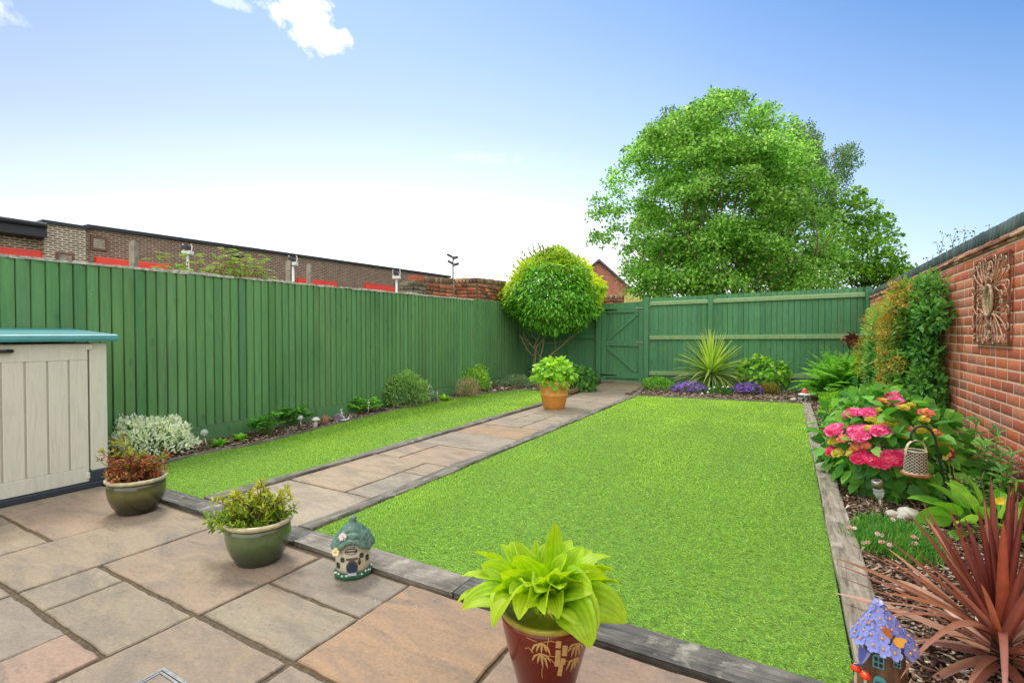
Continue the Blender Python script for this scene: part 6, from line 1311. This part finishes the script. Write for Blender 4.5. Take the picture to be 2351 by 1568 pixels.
# hellebores
def palmate(name,label,px,py,h,wr,n,cols,group):
    p=gp(px,py)+np.array((-.06,.02,0)); t=thing(name,label,'hellebore',p,0,group); L=[];D=[];LN=[];b=MB()
    for k in range(n):
        a=rng.uniform(0,2*PI); rr=wr*math.sqrt(rng.random()); e=p+np.array((rr*math.cos(a),rr*math.sin(a),h*(.55+.4*rng.random())*(1-.35*(rr/wr)**2))); pts=limb(b,p+rng.normal(size=3)*np.array((.02,.02,0)),e,.004,.003,6,.08,.15)
        ax=unit(np.array((math.cos(a),math.sin(a),.5))); sd=unit(np.cross(ax,(0,0,1)))
        for j in range(7):
            th=(j-3)*.5; L.append(e); D.append(unit(ax*math.cos(th)+sd*math.sin(th)-np.array((0,0,.2)))); LN.append(.115*(1-.07*abs(j-3))*rng.uniform(.85,1.1))
    L=np.array(L);D=np.array(D);LN=np.array(LN); V,Fc,c=stamp(LEAF_V,LEAF_F,L,frames(D,LN,LN*.36,jit=.15),pick(len(L),cols,jit=.1)); mk('foliage',V,Fc,M_gloss,t,col=c); b.build('stem',plain('green_stem',S(120,160,70,.8),.6,.2,40),t,True)
HE=[S(92,156,58,.88),S(122,186,76,.9),S(74,134,50,.85)]; g='hellebores in the left bed'
palmate('hellebore_plant','hellebore clump left of the middle globe light, nearest the two primroses',622,1002,.30,.16,30,HE,g)
palmate('hellebore_plant','darker hellebore clump directly behind the middle solar globe light',676,980,.30,.17,34,HE,g)
palmate('hellebore_plant','leafy hellebore between snail ornament and round bush',836,948,.27,.24,44,[S(132,194,60,.9),S(104,170,54,.9),S(150,206,80,.9)],g)
p=gp(880,935); bush('sedum_plant','small mid green tuft at the foot of the round bush','plant',p,[mound(p+np.array((0,0,.06)),(.14,.14,.12),420,.035,.02,[S(96,160,60,.88),S(70,130,50,.85)],seed=21)])
# thrift flowers
p=gp(868,928); t=thing('thrift_plant','thin stemmed white thrift flowers behind the leafy hellebore','flower',p)
for (x,y) in ((470,378),(478,402),(492,376),(538,368),(556,366),(534,420),(572,440),(490,415)):
    px_,py_=c8(x,y); q=PZ(px_,py_,depth(p[0],p[1])+.1); b=MB(); b.ball(q,.014,8,6); o=b.build('flower_head',plain('white_thrift',S(236,222,224,.95),.6,.1,90) if x<520 else plain('pink_thrift',S(230,190,196,.95),.6,.1,90),t,True)
b=MB()
for (x,y) in ((470,378),(478,402),(492,376),(538,368),(556,366),(534,420),(572,440),(490,415)): px_,py_=c8(x,y); q=PZ(px_,py_,depth(p[0],p[1])+.1); limb(b,p+rng.normal(size=3)*np.array((.05,.05,0)),q,.002,.0015,6,.05)
b.build('stem',plain('green_stem',S(120,160,70,.8),.6,.2,40),t)
# pittosporum bush
p=gp(945,936)+np.array((-.22,.1,0)); s=ppm(p[0],p[1])
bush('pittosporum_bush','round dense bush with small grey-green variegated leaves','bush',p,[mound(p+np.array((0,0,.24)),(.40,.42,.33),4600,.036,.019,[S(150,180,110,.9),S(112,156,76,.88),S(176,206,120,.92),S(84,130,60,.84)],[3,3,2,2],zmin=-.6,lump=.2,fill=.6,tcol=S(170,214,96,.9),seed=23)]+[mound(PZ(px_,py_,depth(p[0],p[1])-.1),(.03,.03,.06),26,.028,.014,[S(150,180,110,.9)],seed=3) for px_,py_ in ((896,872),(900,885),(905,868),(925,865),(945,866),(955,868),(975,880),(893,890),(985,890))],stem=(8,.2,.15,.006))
p=gp(902,925); t=thing('valerian_plant','pink blossomed plant on the left flank of the round bush','flower',p); V,Fc,C=mound(PZ(898,900,depth(p[0],p[1])),(.10,.08,.10),260,.024,.016,[S(214,130,140,.92),S(226,164,166,.92),S(130,160,80,.88)],[3,2,2],zmin=-1); mk('blossom',V,Fc,M_petal,t,col=C)
V,Fc,C=mound(p+np.array((0,0,.08)),(.12,.1,.12),260,.035,.018,[S(110,150,80,.88),S(140,176,100,.9)],zmin=-.5); mk('foliage',V,Fc,M_leaf,t,col=C)
p=gp(990,925); V,Fc,C=mound(PZ(987,899,depth(p[0],p[1])+.2),(.07,.06,.10),120,.035,.018,[S(222,224,224,.95),S(196,206,196,.92)],zmin=-1); b=MB(); limb(b,p,PZ(987,899,depth(p[0],p[1])+.2),.004,.003,5)
V2=np.concatenate(b.V); mk_o=mk('astrantia_plant',np.concatenate([V,V2]),[tuple(f) for f in Fc]+[tuple(i+len(V) for i in f) for f in b.F],M_petal,col=np.concatenate([C,np.tile(S(110,150,70),(len(V2),1))]),base=p); tag(mk_o,'pale silvery flower spray between round bush and slim solar light','flower')
# yellow-green bush and dried pink clump
p=gp(1092,902)+np.array((-.2,.12,0)); bush('spirea_bush','yellow-green loose bush in the left bed behind a dried pink clump','bush',p,[mound(p+np.array((0,0,.22)),(.40,.42,.32),2600,.045,.022,[S(156,206,64,.92),S(186,222,90,.94),S(120,174,56,.88)],zmin=-.5,lump=.22,fill=.6,seed=31)],stem=(8,.2,.15,.005))
p=gp(1075,912)+np.array((0,0,0)); bush('dried_bush','dry pinkish-buff twiggy clump in front of the yellow-green bush','bush',p,[mound(p+np.array((0,0,.14)),(.24,.22,.22),1500,.034,.010,[S(206,184,140,.92),S(190,160,126,.9),S(216,190,166,.92),S(150,130,90,.88)],zmin=-.5,lump=.2,fill=.5,seed=32)],stem=(14,.15,.12,.003))
p=gp(1190,893)+np.array((-.15,.25,0)); bush('lavender_plant','low silvery-leaved plant at the far end of the left bed','plant',p,[mound(p+np.array((0,0,.08)),(.46,.35,.17),1500,.05,.016,[S(150,176,130,.9),S(186,202,160,.92),S(106,146,90,.85)],zmin=-.2,lump=.25,fill=.4,seed=33,up=1.0)])
# ---- far bed
zf=lambda Y,x=0:0
p=pbase(1513,10.7); bush('heather_plant','low bright green leafy plant beside the gate post','plant',p,[mound(p+np.array((0,0,.08)),(.33,.26,.22),1500,.040,.024,[S(110,172,56,.9),S(144,202,76,.92),S(84,142,46,.85)],zmin=-.2,lump=.15,fill=.6,seed=41)])
def campanula(px,zd,rx,label):
    p=pbase(px,zd); t=thing('campanula_plant',label,'flower',p,0,'purple flower mounds in the far bed'); V,Fc,C=mound(p+np.array((0,0,.05)),(rx,.22,.13),700,.035,.022,[S(84,130,60,.85),S(110,150,90,.88)],zmin=-.2,seed=int(px)%90); mk('foliage',V,Fc,M_leaf,t,col=C)
    d=rdir(900); d=d[d[:,2]>0][:330]; L=p+np.array((0,0,.06))+d*np.array((rx*1.0,.24,.17))*rng.uniform(.85,1.05,len(d))[:,None]*(1+.15*nz(d*3,2,3))[:,None]; T=np.repeat(L,5,0); ph=np.tile(np.arange(5)*2*PI/5,len(L)); dn=np.repeat(unit(d+np.array((0,-.2,.6))),5,0); a_=unit(np.cross(dn,np.tile((.3,.1,1.),(len(dn),1)))); b_=np.cross(dn,a_); D=a_*np.cos(ph)[:,None]+b_*np.sin(ph)[:,None]+dn*.3
    V,Fc,C=stamp(DIA_V,DIA_F,T,frames(D,.024,.016,up=dn,jit=.05),np.repeat(pick(len(L),[S(150,90,206,.95),S(128,72,190,.92),S(170,120,220,.95),S(150,140,200,.95)],[4,3,2,1.2],.08),5,0)); mk('blossom',V,Fc,M_petal,t,col=C)
campanula(1583,10.25,.36,'purple campanula mound left of the green cordyline'); campanula(1716,10.05,.30,'purple campanula mound right of the green cordyline')
p=pbase(1648,9.95); t=thing('daisy_plant','dark green mat with a few white flowers under the green cordyline','flower',p); V,Fc,C=mound(p+np.array((0,0,.04)),(.24,.2,.14),1100,.035,.010,[S(60,120,44,.85),S(84,146,56,.88)],zmin=-.2,seed=47,up=.9); mk('foliage',V,Fc,M_leaf,t,col=C)
def daisies(t,P_,r,c,cc,name='flower_head',petals=8,nrm_=(-.3,-.8,.9)):
    for q in P_:
        b=MB(); flower5(b,q,np.array(nrm_)+rng.normal(size=3)*.2,r,petals,.45,c,cc,.2,random.random()); b.build(name,M_petal,t,usecol=True)
daisies(t,[PZ(x,y,9.8) for x,y in ((1629,892),(1640,889),(1660,888),(1671,888),(1625,900),(1612,903))],.022,S(240,238,230,.97),S(220,200,80))
def cordyline(name,label,base,zc,n,lmin,lmax,w,cols,trunk,nseed=1,tip=None,midc=None,elmin=-.25,extra=None,bend=(.1,1.1),mat=None,fold=.3,th=.05):
    t=thing(name,label,'cordyline',base); k=np.arange(n); a=k*2.399+rng.normal(size=n)*.15; f=(k+.5)/n; el=PI/2*(1-f)*.98+elmin*f+rng.normal(size=n)*.07
    Bv=np.tile(np.array((base[0],base[1],zc)),(n,1))+np.c_[np.cos(a)*th*f,np.sin(a)*th*f,-f*.10]; ln=rng.uniform(lmin,lmax,n)*(1-.12*f)
    bd=bend[0]+(bend[1]-bend[0])*f**1.2*rng.uniform(.5,1.3,n)
    if extra is not None:
        ex=np.array(extra,float); Bv=np.concatenate([Bv,np.tile(np.array((base[0],base[1],zc-.02)),(len(ex),1))]); a=np.r_[a,ex[:,0]]; el=np.r_[el,ex[:,1]]; ln=np.r_[ln,ex[:,2]]; bd=np.r_[bd,ex[:,3]]; n=len(a)
    C0=cols(el,n) if callable(cols) else pick(n,cols,None,.1)
    V,Fc,C=blades(Bv,a,el,ln,bd,w*rng.uniform(.8,1.15,n),C0,seg=12,nc=3,fold=fold,prof=lambda t:np.minimum(1,.6+3*t)*np.clip(1-t**2.2,0,1)**.75,roll=rng.normal(size=n)*.3,tip=tip,midc=midc); mk('foliage',V,Fc,mat or M_leaf,t,col=C)
    b=MB(); b.tube([base,(base[0],base[1],zc)],[th*1.0,th*.8],12); b.build('trunk',M_barkd,t,True); return t
p=pbase(1633,10.75)
def gcols(el,n):
    f=np.clip(el/1.1,0,1)[:,None]; lo=pick(n,[S(118,152,74,.88),S(150,176,104,.9),S(96,134,64,.85)],None,.1); hi=pick(n,[S(150,196,44,.92),S(176,212,64,.93)],None,.08); return lo*(1-f)+hi*f
cordyline('cordyline_plant','large spiky green cordyline against the back fence',p,.42,250,.75,1.0,.040,gcols,True,elmin=-.75,bend=(.05,1.5),th=.07,tip=S(190,206,110,.9))
p=pbase(1758,10.25); bush('hydrangea_plant','bright lime green hydrangea bush against the back fence','hydrangea',pbase(1757,10.7),[mound(pbase(1757,10.7)+np.array((0,0,.40)),(.52,.42,.34),620,.11,.085,[S(140,200,56,.92),S(170,220,80,.93),S(112,176,48,.9)],zmin=-.75,lump=.15,mode='shingle',tcol=S(190,226,80,.94),seed=51)],stem=(14,.35,.25,.007))
p=pbase(1765,10.0); n=260; a=rng.uniform(0,2*PI,n); V,Fc,C=blades(np.tile(p,(n,1))+rng.normal(size=(n,3))*np.array((.09,.06,0)),a,rng.uniform(.75,1.5,n),rng.uniform(.18,.34,n),rng.uniform(0,.6,n),.009,pick(n,[S(150,140,60,.85),S(176,160,80,.88),S(110,110,44,.8),S(150,110,60,.82)]),seg=4,nc=2,fold=0); tag(mk('rusty_grass',V,Fc,M_leaf,col=C,base=p),'rusty brown upright grassy tuft right of the purple flowers','grass tuft')
# ---- right bed
# fern
def fern(label,px,zd,h,wr,n,cols,X=None):
    p=pbase(px,zd); t=thing('fern_plant',label,'fern',p); L=[];D=[];LN=[];U=[]
    for k in range(n):
        a=k*2.399+rng.normal()*.2; f=(k+.5)/n; el=R(84)-R(52)*f; ln=(h*(1-.15*f))*rng.uniform(.85,1.12); m=34; tt=np.linspace(.06,1,m); ang=el-(.5+1.0*f)*tt**1.8; st=np.c_[np.cos(ang)*math.cos(a),np.cos(ang)*math.sin(a),np.sin(ang)]*(ln/m); pos=p+np.cumsum(st,0); T=unit(st); sd=np.array((-math.sin(a),math.cos(a),0))
        for s in (-1,1):
            L.append(pos); D.append(unit(sd*s+T*.45-np.array((0,0,.12)))); LN.append(wr*np.sin(PI*np.clip(tt*.86+.12,0,1))**.9*rng.uniform(.85,1.1,m)); U.append(np.cross(T,np.tile(sd,(m,1)))*-1)
    L=np.concatenate(L);D=np.concatenate(D);LN=np.concatenate(LN); C=pick(len(L),cols,jit=.08); V,Fc,c=stamp(LEAF_V,LEAF_F,L,frames(D,LN,LN*.24+.006,jit=.2),C); mk('foliage',V,Fc,M_leaf,t,col=c)
FE=[S(126,190,60,.92),S(150,208,80,.93),S(104,168,52,.9)]
fern('big feathery light green fern at the far right corner of the bed',1938,8.95,1.02,.19,84,FE)
p=pbase(1948,6.95); bush('geranium_plant','low light green leafy mound in front of the fern','plant',p,[mound(p+np.array((0,0,.16)),(.36,.40,.24),3000,.036,.020,[S(134,192,50,.92),S(160,208,66,.93),S(104,164,44,.88)],zmin=-.2,lump=.16,fill=.6,seed=61,up=.7)])
t=thing('daisy_plant','few tiny white flowers on stems left of the fern','flower',pbase(1893,8.0)); b=MB()
for x,y in ((1896,920),(1904,927),(1900,933),(1910,938)):
    q=PZ(x,y,8.0); limb(b,pbase(1893,8.0)+np.array((.05,0,0)),q,.002,.0015,5,.05); bb2=MB(); bb2.ball(q,.016,8,6); bb2.build('flower_head',M_pale,t,True)
b.build('stem',plain('green_stem',S(120,160,70,.8),.6,.2,40),t)
n=120; p=np.array((1.08,7.9,0)); a=rng.uniform(0,2*PI,n); V,Fc,C=blades(np.tile(p,(n,1))+rng.normal(size=(n,3))*np.array((.14,.30,0)),a,rng.uniform(1.05,1.5,n),rng.uniform(.45,.78,n),rng.uniform(.1,1.1,n),.022,pick(n,[S(120,178,76,.9),S(150,196,96,.92),S(96,150,60,.86)]),seg=8,nc=3,fold=.35); tag(mk('crocosmia_plant',V,Fc,M_leaf,col=C,base=p),'sword-leaved grassy clump between fern and wall climber','plant')
# climbers on the wall
PY_=[S(60,112,48,.86),S(86,146,64,.88),S(118,172,84,.9),S(42,84,38,.8)]; OR=[S(214,160,50,.93),S(222,184,74,.94),S(196,140,40,.92),S(170,180,70,.9)]
def climber(label,blobs,n0,leaf,topc,group=None,base=None,orange=None):
    t=thing('wall_climber',label,'climber',base); parts=[]
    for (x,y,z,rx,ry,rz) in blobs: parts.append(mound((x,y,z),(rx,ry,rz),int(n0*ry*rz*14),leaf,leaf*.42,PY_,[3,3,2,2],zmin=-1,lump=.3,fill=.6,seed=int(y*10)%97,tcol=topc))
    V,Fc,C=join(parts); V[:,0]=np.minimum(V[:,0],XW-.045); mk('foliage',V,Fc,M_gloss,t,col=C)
    if orange:
        parts=[mound((x,y,z),(r*.85,r*.95,r*.95),int(1000*r*r*14),.030,.018,OR+[S(190,180,90,.9)],zmin=-1,lump=.25,fill=.5,seed=int(z*50)%97) for (x,y,z,r) in orange]
        V,Fc,C=join(parts); V[:,0]=np.minimum(V[:,0],XW-.045); mk('berry_blossom',V,Fc,M_petal,t,col=C)
    b=MB()
    for k in range(6): y=base[1]+rng.normal()*.2; b.tube(np.c_[np.full(8,XW-.10)+rng.normal(size=8)*.02,y+np.cumsum(rng.normal(size=8)*.06),np.linspace(0,1.5,8)],np.linspace(.014,.006,8),7)
    b.build('stem',M_barkd,t,True)
climber('light green climbing shrub on the brick wall nearer the back fence',[(1.30,9.8,1.30,.15,1.1,.42),(1.30,10.2,.85,.15,.95,.55),(1.24,8.9,1.0,.20,.8,.6),(1.24,9.2,.6,.20,.8,.5)],520,.075,S(160,196,90,.92),base=(1.3,9.6,0),orange=[(1.18,10.6,.95,.22),(1.14,9.7,1.45,.16),(1.16,10.2,.65,.22),(1.10,9.0,1.2,.12)])
climber('tall orange-tipped evergreen climber on the brick wall left of the wall art',[(1.22,7.0,1.60,.20,.50,.24),(1.25,6.6,1.62,.16,.36,.20),(1.24,6.9,1.25,.18,.5,.28),(1.20,7.3,1.0,.22,.45,.40),(1.20,6.85,.82,.22,.36,.22),(1.22,6.6,.5,.22,.42,.30),(1.24,6.25,1.42,.14,.26,.14),(1.22,6.42,1.05,.13,.2,.12),(1.24,6.35,.72,.16,.22,.16),(1.25,7.4,1.4,.2,.4,.3)],560,.082,S(112,164,66,.9),base=(1.3,6.9,0),orange=[(1.04,7.0,1.55,.20),(1.02,6.9,1.34,.18),(1.0,7.05,1.12,.16),(.99,7.0,.92,.15),(.99,7.05,.72,.15),(.98,6.9,.55,.14),(1.0,6.95,.40,.13),(1.05,6.75,1.70,.16),(1.08,6.5,1.62,.12),(1.02,6.6,.9,.10),(1.0,7.25,1.3,.16)])
# pink hydrangea
pH=np.array((.72,4.92,0)); hc_=np.array((.70,4.95,.33)); hr=np.array((.46,.62,.42))
HL=[S(84,148,52,.88),S(112,176,66,.9),S(62,120,42,.85),S(140,196,84,.9)]
t=bush('pink_hydrangea','large hydrangea covered in pink and yellow-orange flower heads in the right bed','hydrangea',pH,[mound(hc_,hr,760,.125,.09,HL,zmin=-.85,lump=.10,fill=.6,mode='shingle',seed=71),mound(hc_+np.array((-.05,.15,.18)),(.33,.45,.30),260,.11,.08,HL,zmin=-.2,lump=.1,mode='shingle',seed=72)],stem=(16,.3,.3,.006))
def c4(x,y): return (3040+x/2.4125)/1.6333,(1350+y/2.4125)/1.6333
def on_bush(px,py,grow=1.02):
    q=hit(px,py,lambda Q:(((Q-hc_)/(hr*grow))**2).sum(1)<1,3,8,.01)
    if q is None: q=hit(px,py,lambda Q:(((Q-(hc_+np.array((-.05,.15,.18))))/(np.array((.36,.48,.33))*1.05))**2).sum(1)<1,3,8,.01)
    return q if q is not None else PZ(px,py,depth(.7,4.95))
def flowerhead(x,y,r,kind,sz=.020):
    q=on_bush(*c4(x,y)); nn=unit(unit((q-hc_)/hr**2)*.6+np.array((-.1,-.35,.9))); zd=depth(q[0],q[1]); rad=r*.93/2.4125/1.6333*zd/F; b=MB(); m=int(26+ (rad/.03)**2*7); m=min(m,75)
    a_=unit(np.cross(nn,(0,0,1.)));b_=np.cross(nn,a_)
    for k in range(m):
        th=k*2.399; rr=rad*math.sqrt((k+.5)/m); up_=math.sqrt(max(0,1-(rr/rad)**2))*rad*.30; c=q+a_*rr*math.cos(th)+b_*rr*math.sin(th)+nn*(up_+random.gauss(0,.003))
        if kind=='p': col=random.choice([S(244,84,150,.97),S(248,116,168,.97),S(236,60,130,.95),S(250,150,184,.97)])
        elif kind=='r': col=random.choice([S(240,50,116,.97),S(246,80,126,.97),S(228,38,104,.95),S(248,116,150,.97)])
        elif kind=='o': col=random.choice([S(240,150,96,.95),S(236,120,110,.95),S(232,190,70,.95),S(240,110,130,.95)])
        else: col=random.choice([S(214,208,60,.95),S(226,214,84,.95),S(196,204,60,.93),S(232,180,70,.95)])
        flower5(b,c,nn+np.random.default_rng(k).normal(size=3)*.35,sz*(1 if kind in 'pr' else .62)*random.uniform(.8,1.15),4,.85,col,None,.15,random.random()*2)
    o=b.build('flower_head',M_petal,t,usecol=True)
    o['label']={'p':'pink flower head','r':'crimson pink flower head','o':'orange pink flower head','y':'yellow budding flower head'}[kind]
for (x,y,r,k) in ((750,330,60,'p'),(770,375,60,'p'),(655,370,45,'o'),(385,480,62,'p'),(515,480,62,'p'),(222,635,88,'p'),(440,640,85,'p'),(450,685,85,'p'),(640,640,80,'p'),(295,715,52,'o'),(205,735,44,'y'),(185,825,44,'r'),(245,840,50,'y'),(405,790,44,'o'),(500,775,38,'o'),(455,880,75,'r'),(580,905,62,'r'),(665,915,80,'r'),(720,880,70,'r'),(805,870,55,'r'),(800,920,45,'r'),(550,535,48,'y'),(525,618,35,'y'),(635,580,42,'y'),(720,540,52,'o'),(745,585,48,'y'),(840,435,46,'y'),(1040,480,68,'o'),(1020,540,44,'y'),(890,625,30,'o'),(1000,630,55,'y'),(1140,660,46,'o'),(1200,790,60,'y'),(1230,800,45,'y'),(1240,715,40,'y'),(360,845,35,'y'),(850,690,30,'y'),(330,500,30,'p'),(600,450,30,'y'),(905,410,30,'y')): flowerhead(x,y,r,k)
# cream spidery flowers
def spidery(label,spots,zd,base,cols,stemc=S(110,150,70),r=.05,cat='flower',name='spidery_flower',leafn=0):
    t=thing(name,label,cat,base); b=MB()
    for (px_,py_) in spots:
        q=PZ(px_,py_,zd); limb(b,base+rng.normal(size=3)*np.array((.04,.04,0)),q,.003,.002,6,.06)
        n=16; a=rng.uniform(0,2*PI,n); V,Fc,C=blades(np.tile(q,(n,1)),a,rng.uniform(-.2,1.3,n),r*rng.uniform(.7,1.1,n),rng.uniform(.2,1.2,n),r*.16,pick(n,cols,None,.05),seg=4,nc=2,fold=0); mk('flower_head',V,Fc,M_petal,t,col=C)
    b.build('stem',plain('green_stem',stemc,.6,.2,40),t); return t
spidery('cream spidery faded flowers behind the pink hydrangea',[(2086,898),(2096,905),(2106,900),(2112,912),(2100,915),(2082,910),(2092,888),(2120,905),(2070,905),(2116,925)],5.9,np.array((1.0,5.9,0)),[S(232,226,200,.95),S(214,204,170,.93)],r=.06)
# tall leafy stems by the wall
def leafstem(b,L,D,LN,p,top,lean,m=24,ln=.12):
    q=np.array(top); pts=limb(b,p,q,.006,.004,10,.04,0)
    for k in range(m):
        f=.12+.88*k/m; i=f*(len(pts)-1); c=pts[int(i)]*(1-i%1)+pts[min(int(i)+1,len(pts)-1)]*(i%1); a=k*2.399; L.append(c); D.append(unit(np.array((math.cos(a),math.sin(a),.35 if f<.85 else 1.0)))); LN.append(ln*(1-.45*f)*rng.uniform(.85,1.1))
lilies=[((2182,950),5.0,'left'),((2206,968),4.75,''),((2232,995),4.5,''),((2262,1010),4.3,''),((2190,1010),4.6,''),((2292,985),4.25,''),((2300,1040),3.95,''),((2325,1035),3.9,''),((2245,960),4.9,''),((2220,1030),4.4,''),((2275,1060),4.0,'')]
names=['leafy lily plant farthest along the wall, behind the hydrangea','leafy lily stem bearing no flower just left of the cream lily','leafy stem beneath the cream yellow lily flower','leafy green stem right of the cream lily','leafy stem between crook pole and brick wall','tallest leafy stem against the brick wall','leafy dark stem near the wire sphere','leafy stem at the right picture edge below the wall art','thin leafy stem close to the climber','low leafy stem behind the columbine','low leafy stem behind the red cordyline tips']
for ((px_,py_),zd,_),lb in zip(lilies,names):
    top=PX(px_,py_,1.30-.05*(5-zd)*(1 if px_<2300 else .2)); top[0]=min(top[0],XW-.10)
    p=np.array((top[0]-.08,top[1]-.05,0)); t=thing('lily_plant',lb,'plant',p,0,'leafy lily stems along the brick wall'); b=MB();L=[];D=[];LN=[]
    for j in range(2): leafstem(b,L,D,LN,p+rng.normal(size=3)*np.array((.03,.05,0)),top+np.array((0 if j==0 else -.06,0 if j==0 else rng.normal()*.09,-.12*j)),0,28,.135)
    L=np.array(L);D=np.array(D);LN=np.array(LN); V,Fc,c=stamp(LEAF_V,LEAF_F,L,frames(D,LN,LN*.34,jit=.2),pick(len(L),[S(84,146,70,.88),S(112,172,90,.9),S(64,120,56,.85),S(130,186,90,.9)])); V[:,0]=np.minimum(V[:,0],XW-.04); mk('foliage',V,Fc,M_leaf,t,col=c); b.build('stem',plain('green_stem',S(120,160,70,.8),.6,.2,40),t,True)
spidery('cream and yellow lily flower open against the brick wall',[(2246,972),(2252,975)],4.55,PZ(2240,1120,4.5)*np.array((1,1,0)),[S(240,232,196,.97),S(232,206,90,.95)],r=.075,name='lily_flower')
# columbine
t=thing('columbine_plant','columbine with red, purple and yellow flowers on thin stems right of the crook','flower',pbase(2215,3.35)); b=MB()
for (x,y,c1_,c2_) in ((1235,880,S(150,50,110,.9),S(240,214,90,.95)),(1265,850,S(160,40,70,.9),S(238,200,90,.95)),(1310,1115,S(190,30,60,.9),S(244,210,90,.95)),(1330,1140,S(170,28,60,.9),S(200,40,60,.9))):
    q=PZ(*c4(x,y),3.35); limb(b,pbase(2215,3.35),q,.0022,.0018,8,.08,.05); fl=MB(); flower5(fl,q,(-.5,-.8,.1),.030,5,.5,c1_,None,-.5); flower5(fl,q+np.array((-.012,-.015,0)),(-.5,-.8,.1),.018,5,.7,c2_,c2_,.5,.6); fl.build('flower_head',M_petal,t,usecol=True)
for k in range(7): q=PZ(*c4(1200+60*k+random.random()*20,960+random.random()*160),3.35); limb(b,pbase(2215,3.35),q,.0018,.0014,8,.06,.05)
b.build('stem',plain('pinkish_stem',S(190,180,140,.9),.6,.2,40),t)
V,Fc,C=mound(pbase(2212,3.35)+np.array((0,0,.10)),(.16,.2,.15),620,.026,.020,[S(140,180,100,.9),S(170,200,130,.92),S(110,160,80,.88)],zmin=-.4,fill=.3,seed=77); mk('foliage',V,Fc,M_leaf,t,col=C)
# right hosta
sp=[]
for k in range(34): ring=k/34; sp.append((k*2.399,R(75)-R(50)*ring,.30+.10*rng.random(),.5+1.3*ring,rng.uniform(.09,.13)))
bh=pbase(2290,3.0); hosta('hosta_plant','broad bright green leafy clump at the right edge behind the red cordyline',bh,.0,sp,[S(134,198,62,.92),S(160,214,84,.93),S(112,178,54,.9)],spreadr=.12,wave=.06)
t=thing('daylily_flower','small yellow bud showing among the leaves behind the red cordyline','flower',pbase(2290,3.0)); fl=MB(); q=PZ(2298,1152,2.95); limb(fl,pbase(2290,3.0),q,.003,.002,6); fl.C[-1][:]=S(110,150,60); flower5(fl,q,(-.3,-.6,.6),.028,5,.7,S(240,206,50,.95),None,.9); fl.build('blossom',M_petal,t,usecol=True)
# mat plant with pink flowers
p=gp(2052,1248); n=5200; d=rdir(n); d[:,2]=abs(d[:,2]); Pt=p+d*np.array((.26,.34,.07))*(1+.2*nz(d*3,2,5))[:,None]*rng.uniform(.5,1,n)[:,None]; V,Fc,C=blades(Pt,rng.uniform(0,2*PI,n),rng.uniform(.6,1.5,n),rng.uniform(.04,.075,n),rng.uniform(-.3,.9,n),.0055,pick(n,[S(76,146,50,.88),S(104,172,64,.9),S(56,116,40,.84),S(150,170,60,.9)],[4,4,2,1]),seg=2,nc=2,fold=0,prof=lambda t:1-.7*t)
t=thing('pink_mat_plant','low grassy green mat with small pale pink flowers beside the sleeper','flower',p); mk('foliage',V,Fc,M_leaf,t,col=C)
for (x,y) in ((300,445),(500,490),(405,550),(520,550),(568,565),(750,510),(760,555),(590,378),(610,350),(330,372)):
    q=hit(*c5(x,y),lambda Q:(((Q-p)/np.array((.28,.37,.095)))**2).sum(1)<1,2,6,.005); q=q if q is not None else gp(*c5(x,y),.06); fl=MB()
    for j in range(3): flower5(fl,q+rng.normal(size=3)*np.array((.008,.008,.003)),(-.2,-.5,.9),.013,6,.6,random.choice([S(236,190,190,.96),S(240,214,206,.96),S(226,160,160,.95)]),S(220,120,120,.9),.2,random.random())
    fl.build('flower_head',M_petal,t,usecol=True)
# red cordyline
pR=pbase(2312,1.80)
def rcols(el,n):
    f=np.clip((el-.35)/.9,0,1)[:,None]; lo=pick(n,[S(176,138,112,.9),S(198,160,130,.92),S(158,114,98,.88),S(204,150,100,.9)],None,.1); hi=pick(n,[S(112,54,52,.87),S(140,74,64,.88),S(92,44,46,.84),S(168,92,62,.9)],[3,3,2,1.4],.1); return lo*(1-f)+hi*f
def toward(px,py,zd,bd): # azimuth/elevation of a leaf aimed at a point
    q=PZ(px,py,zd)-np.array((pR[0],pR[1],.12)); a=math.atan2(q[1],q[0]); L=np.linalg.norm(q); return (a,math.atan2(q[2],math.hypot(q[0],q[1]))+bd*.45,L*1.04,bd)
ex=[toward(*v) for v in ((1916,1278,1.85,.25),(1940,1385,1.7,.5),(1942,1240,1.95,.2),(1990,1195,2.0,.1),(2122,1155,2.1,0),(2140,1190,2.05,.05),(2165,1205,2.0,0),(2180,1165,2.0,0),(2255,1093,1.85,0),(2275,1100,1.9,0),(2318,1125,1.75,0),(2330,1110,1.8,.1),(2115,1285,1.6,.2),(1985,1430,1.6,.6),(2000,1400,1.75,.5),(2120,1490,1.5,.8),(2060,1565,1.5,1.1),(2310,1700,1.35,1.5),(2020,1330,1.9,.3),(2060,1250,2.0,.15),(2030,1360,1.65,.35))]
M_red_leaf=colmat('red_cordyline_leaf',.4,30,.2,.3,0,spec=.5,boost=1.15)
cordyline('red_cordyline_plant','spiky dark red cordyline arching over the bark in the near right corner',pR,.13,66,.42,.62,.034,rcols,True,elmin=-.1,bend=(.0,.9),extra=ex,mat=M_red_leaf,midc=S(206,120,90,.9),th=.035)
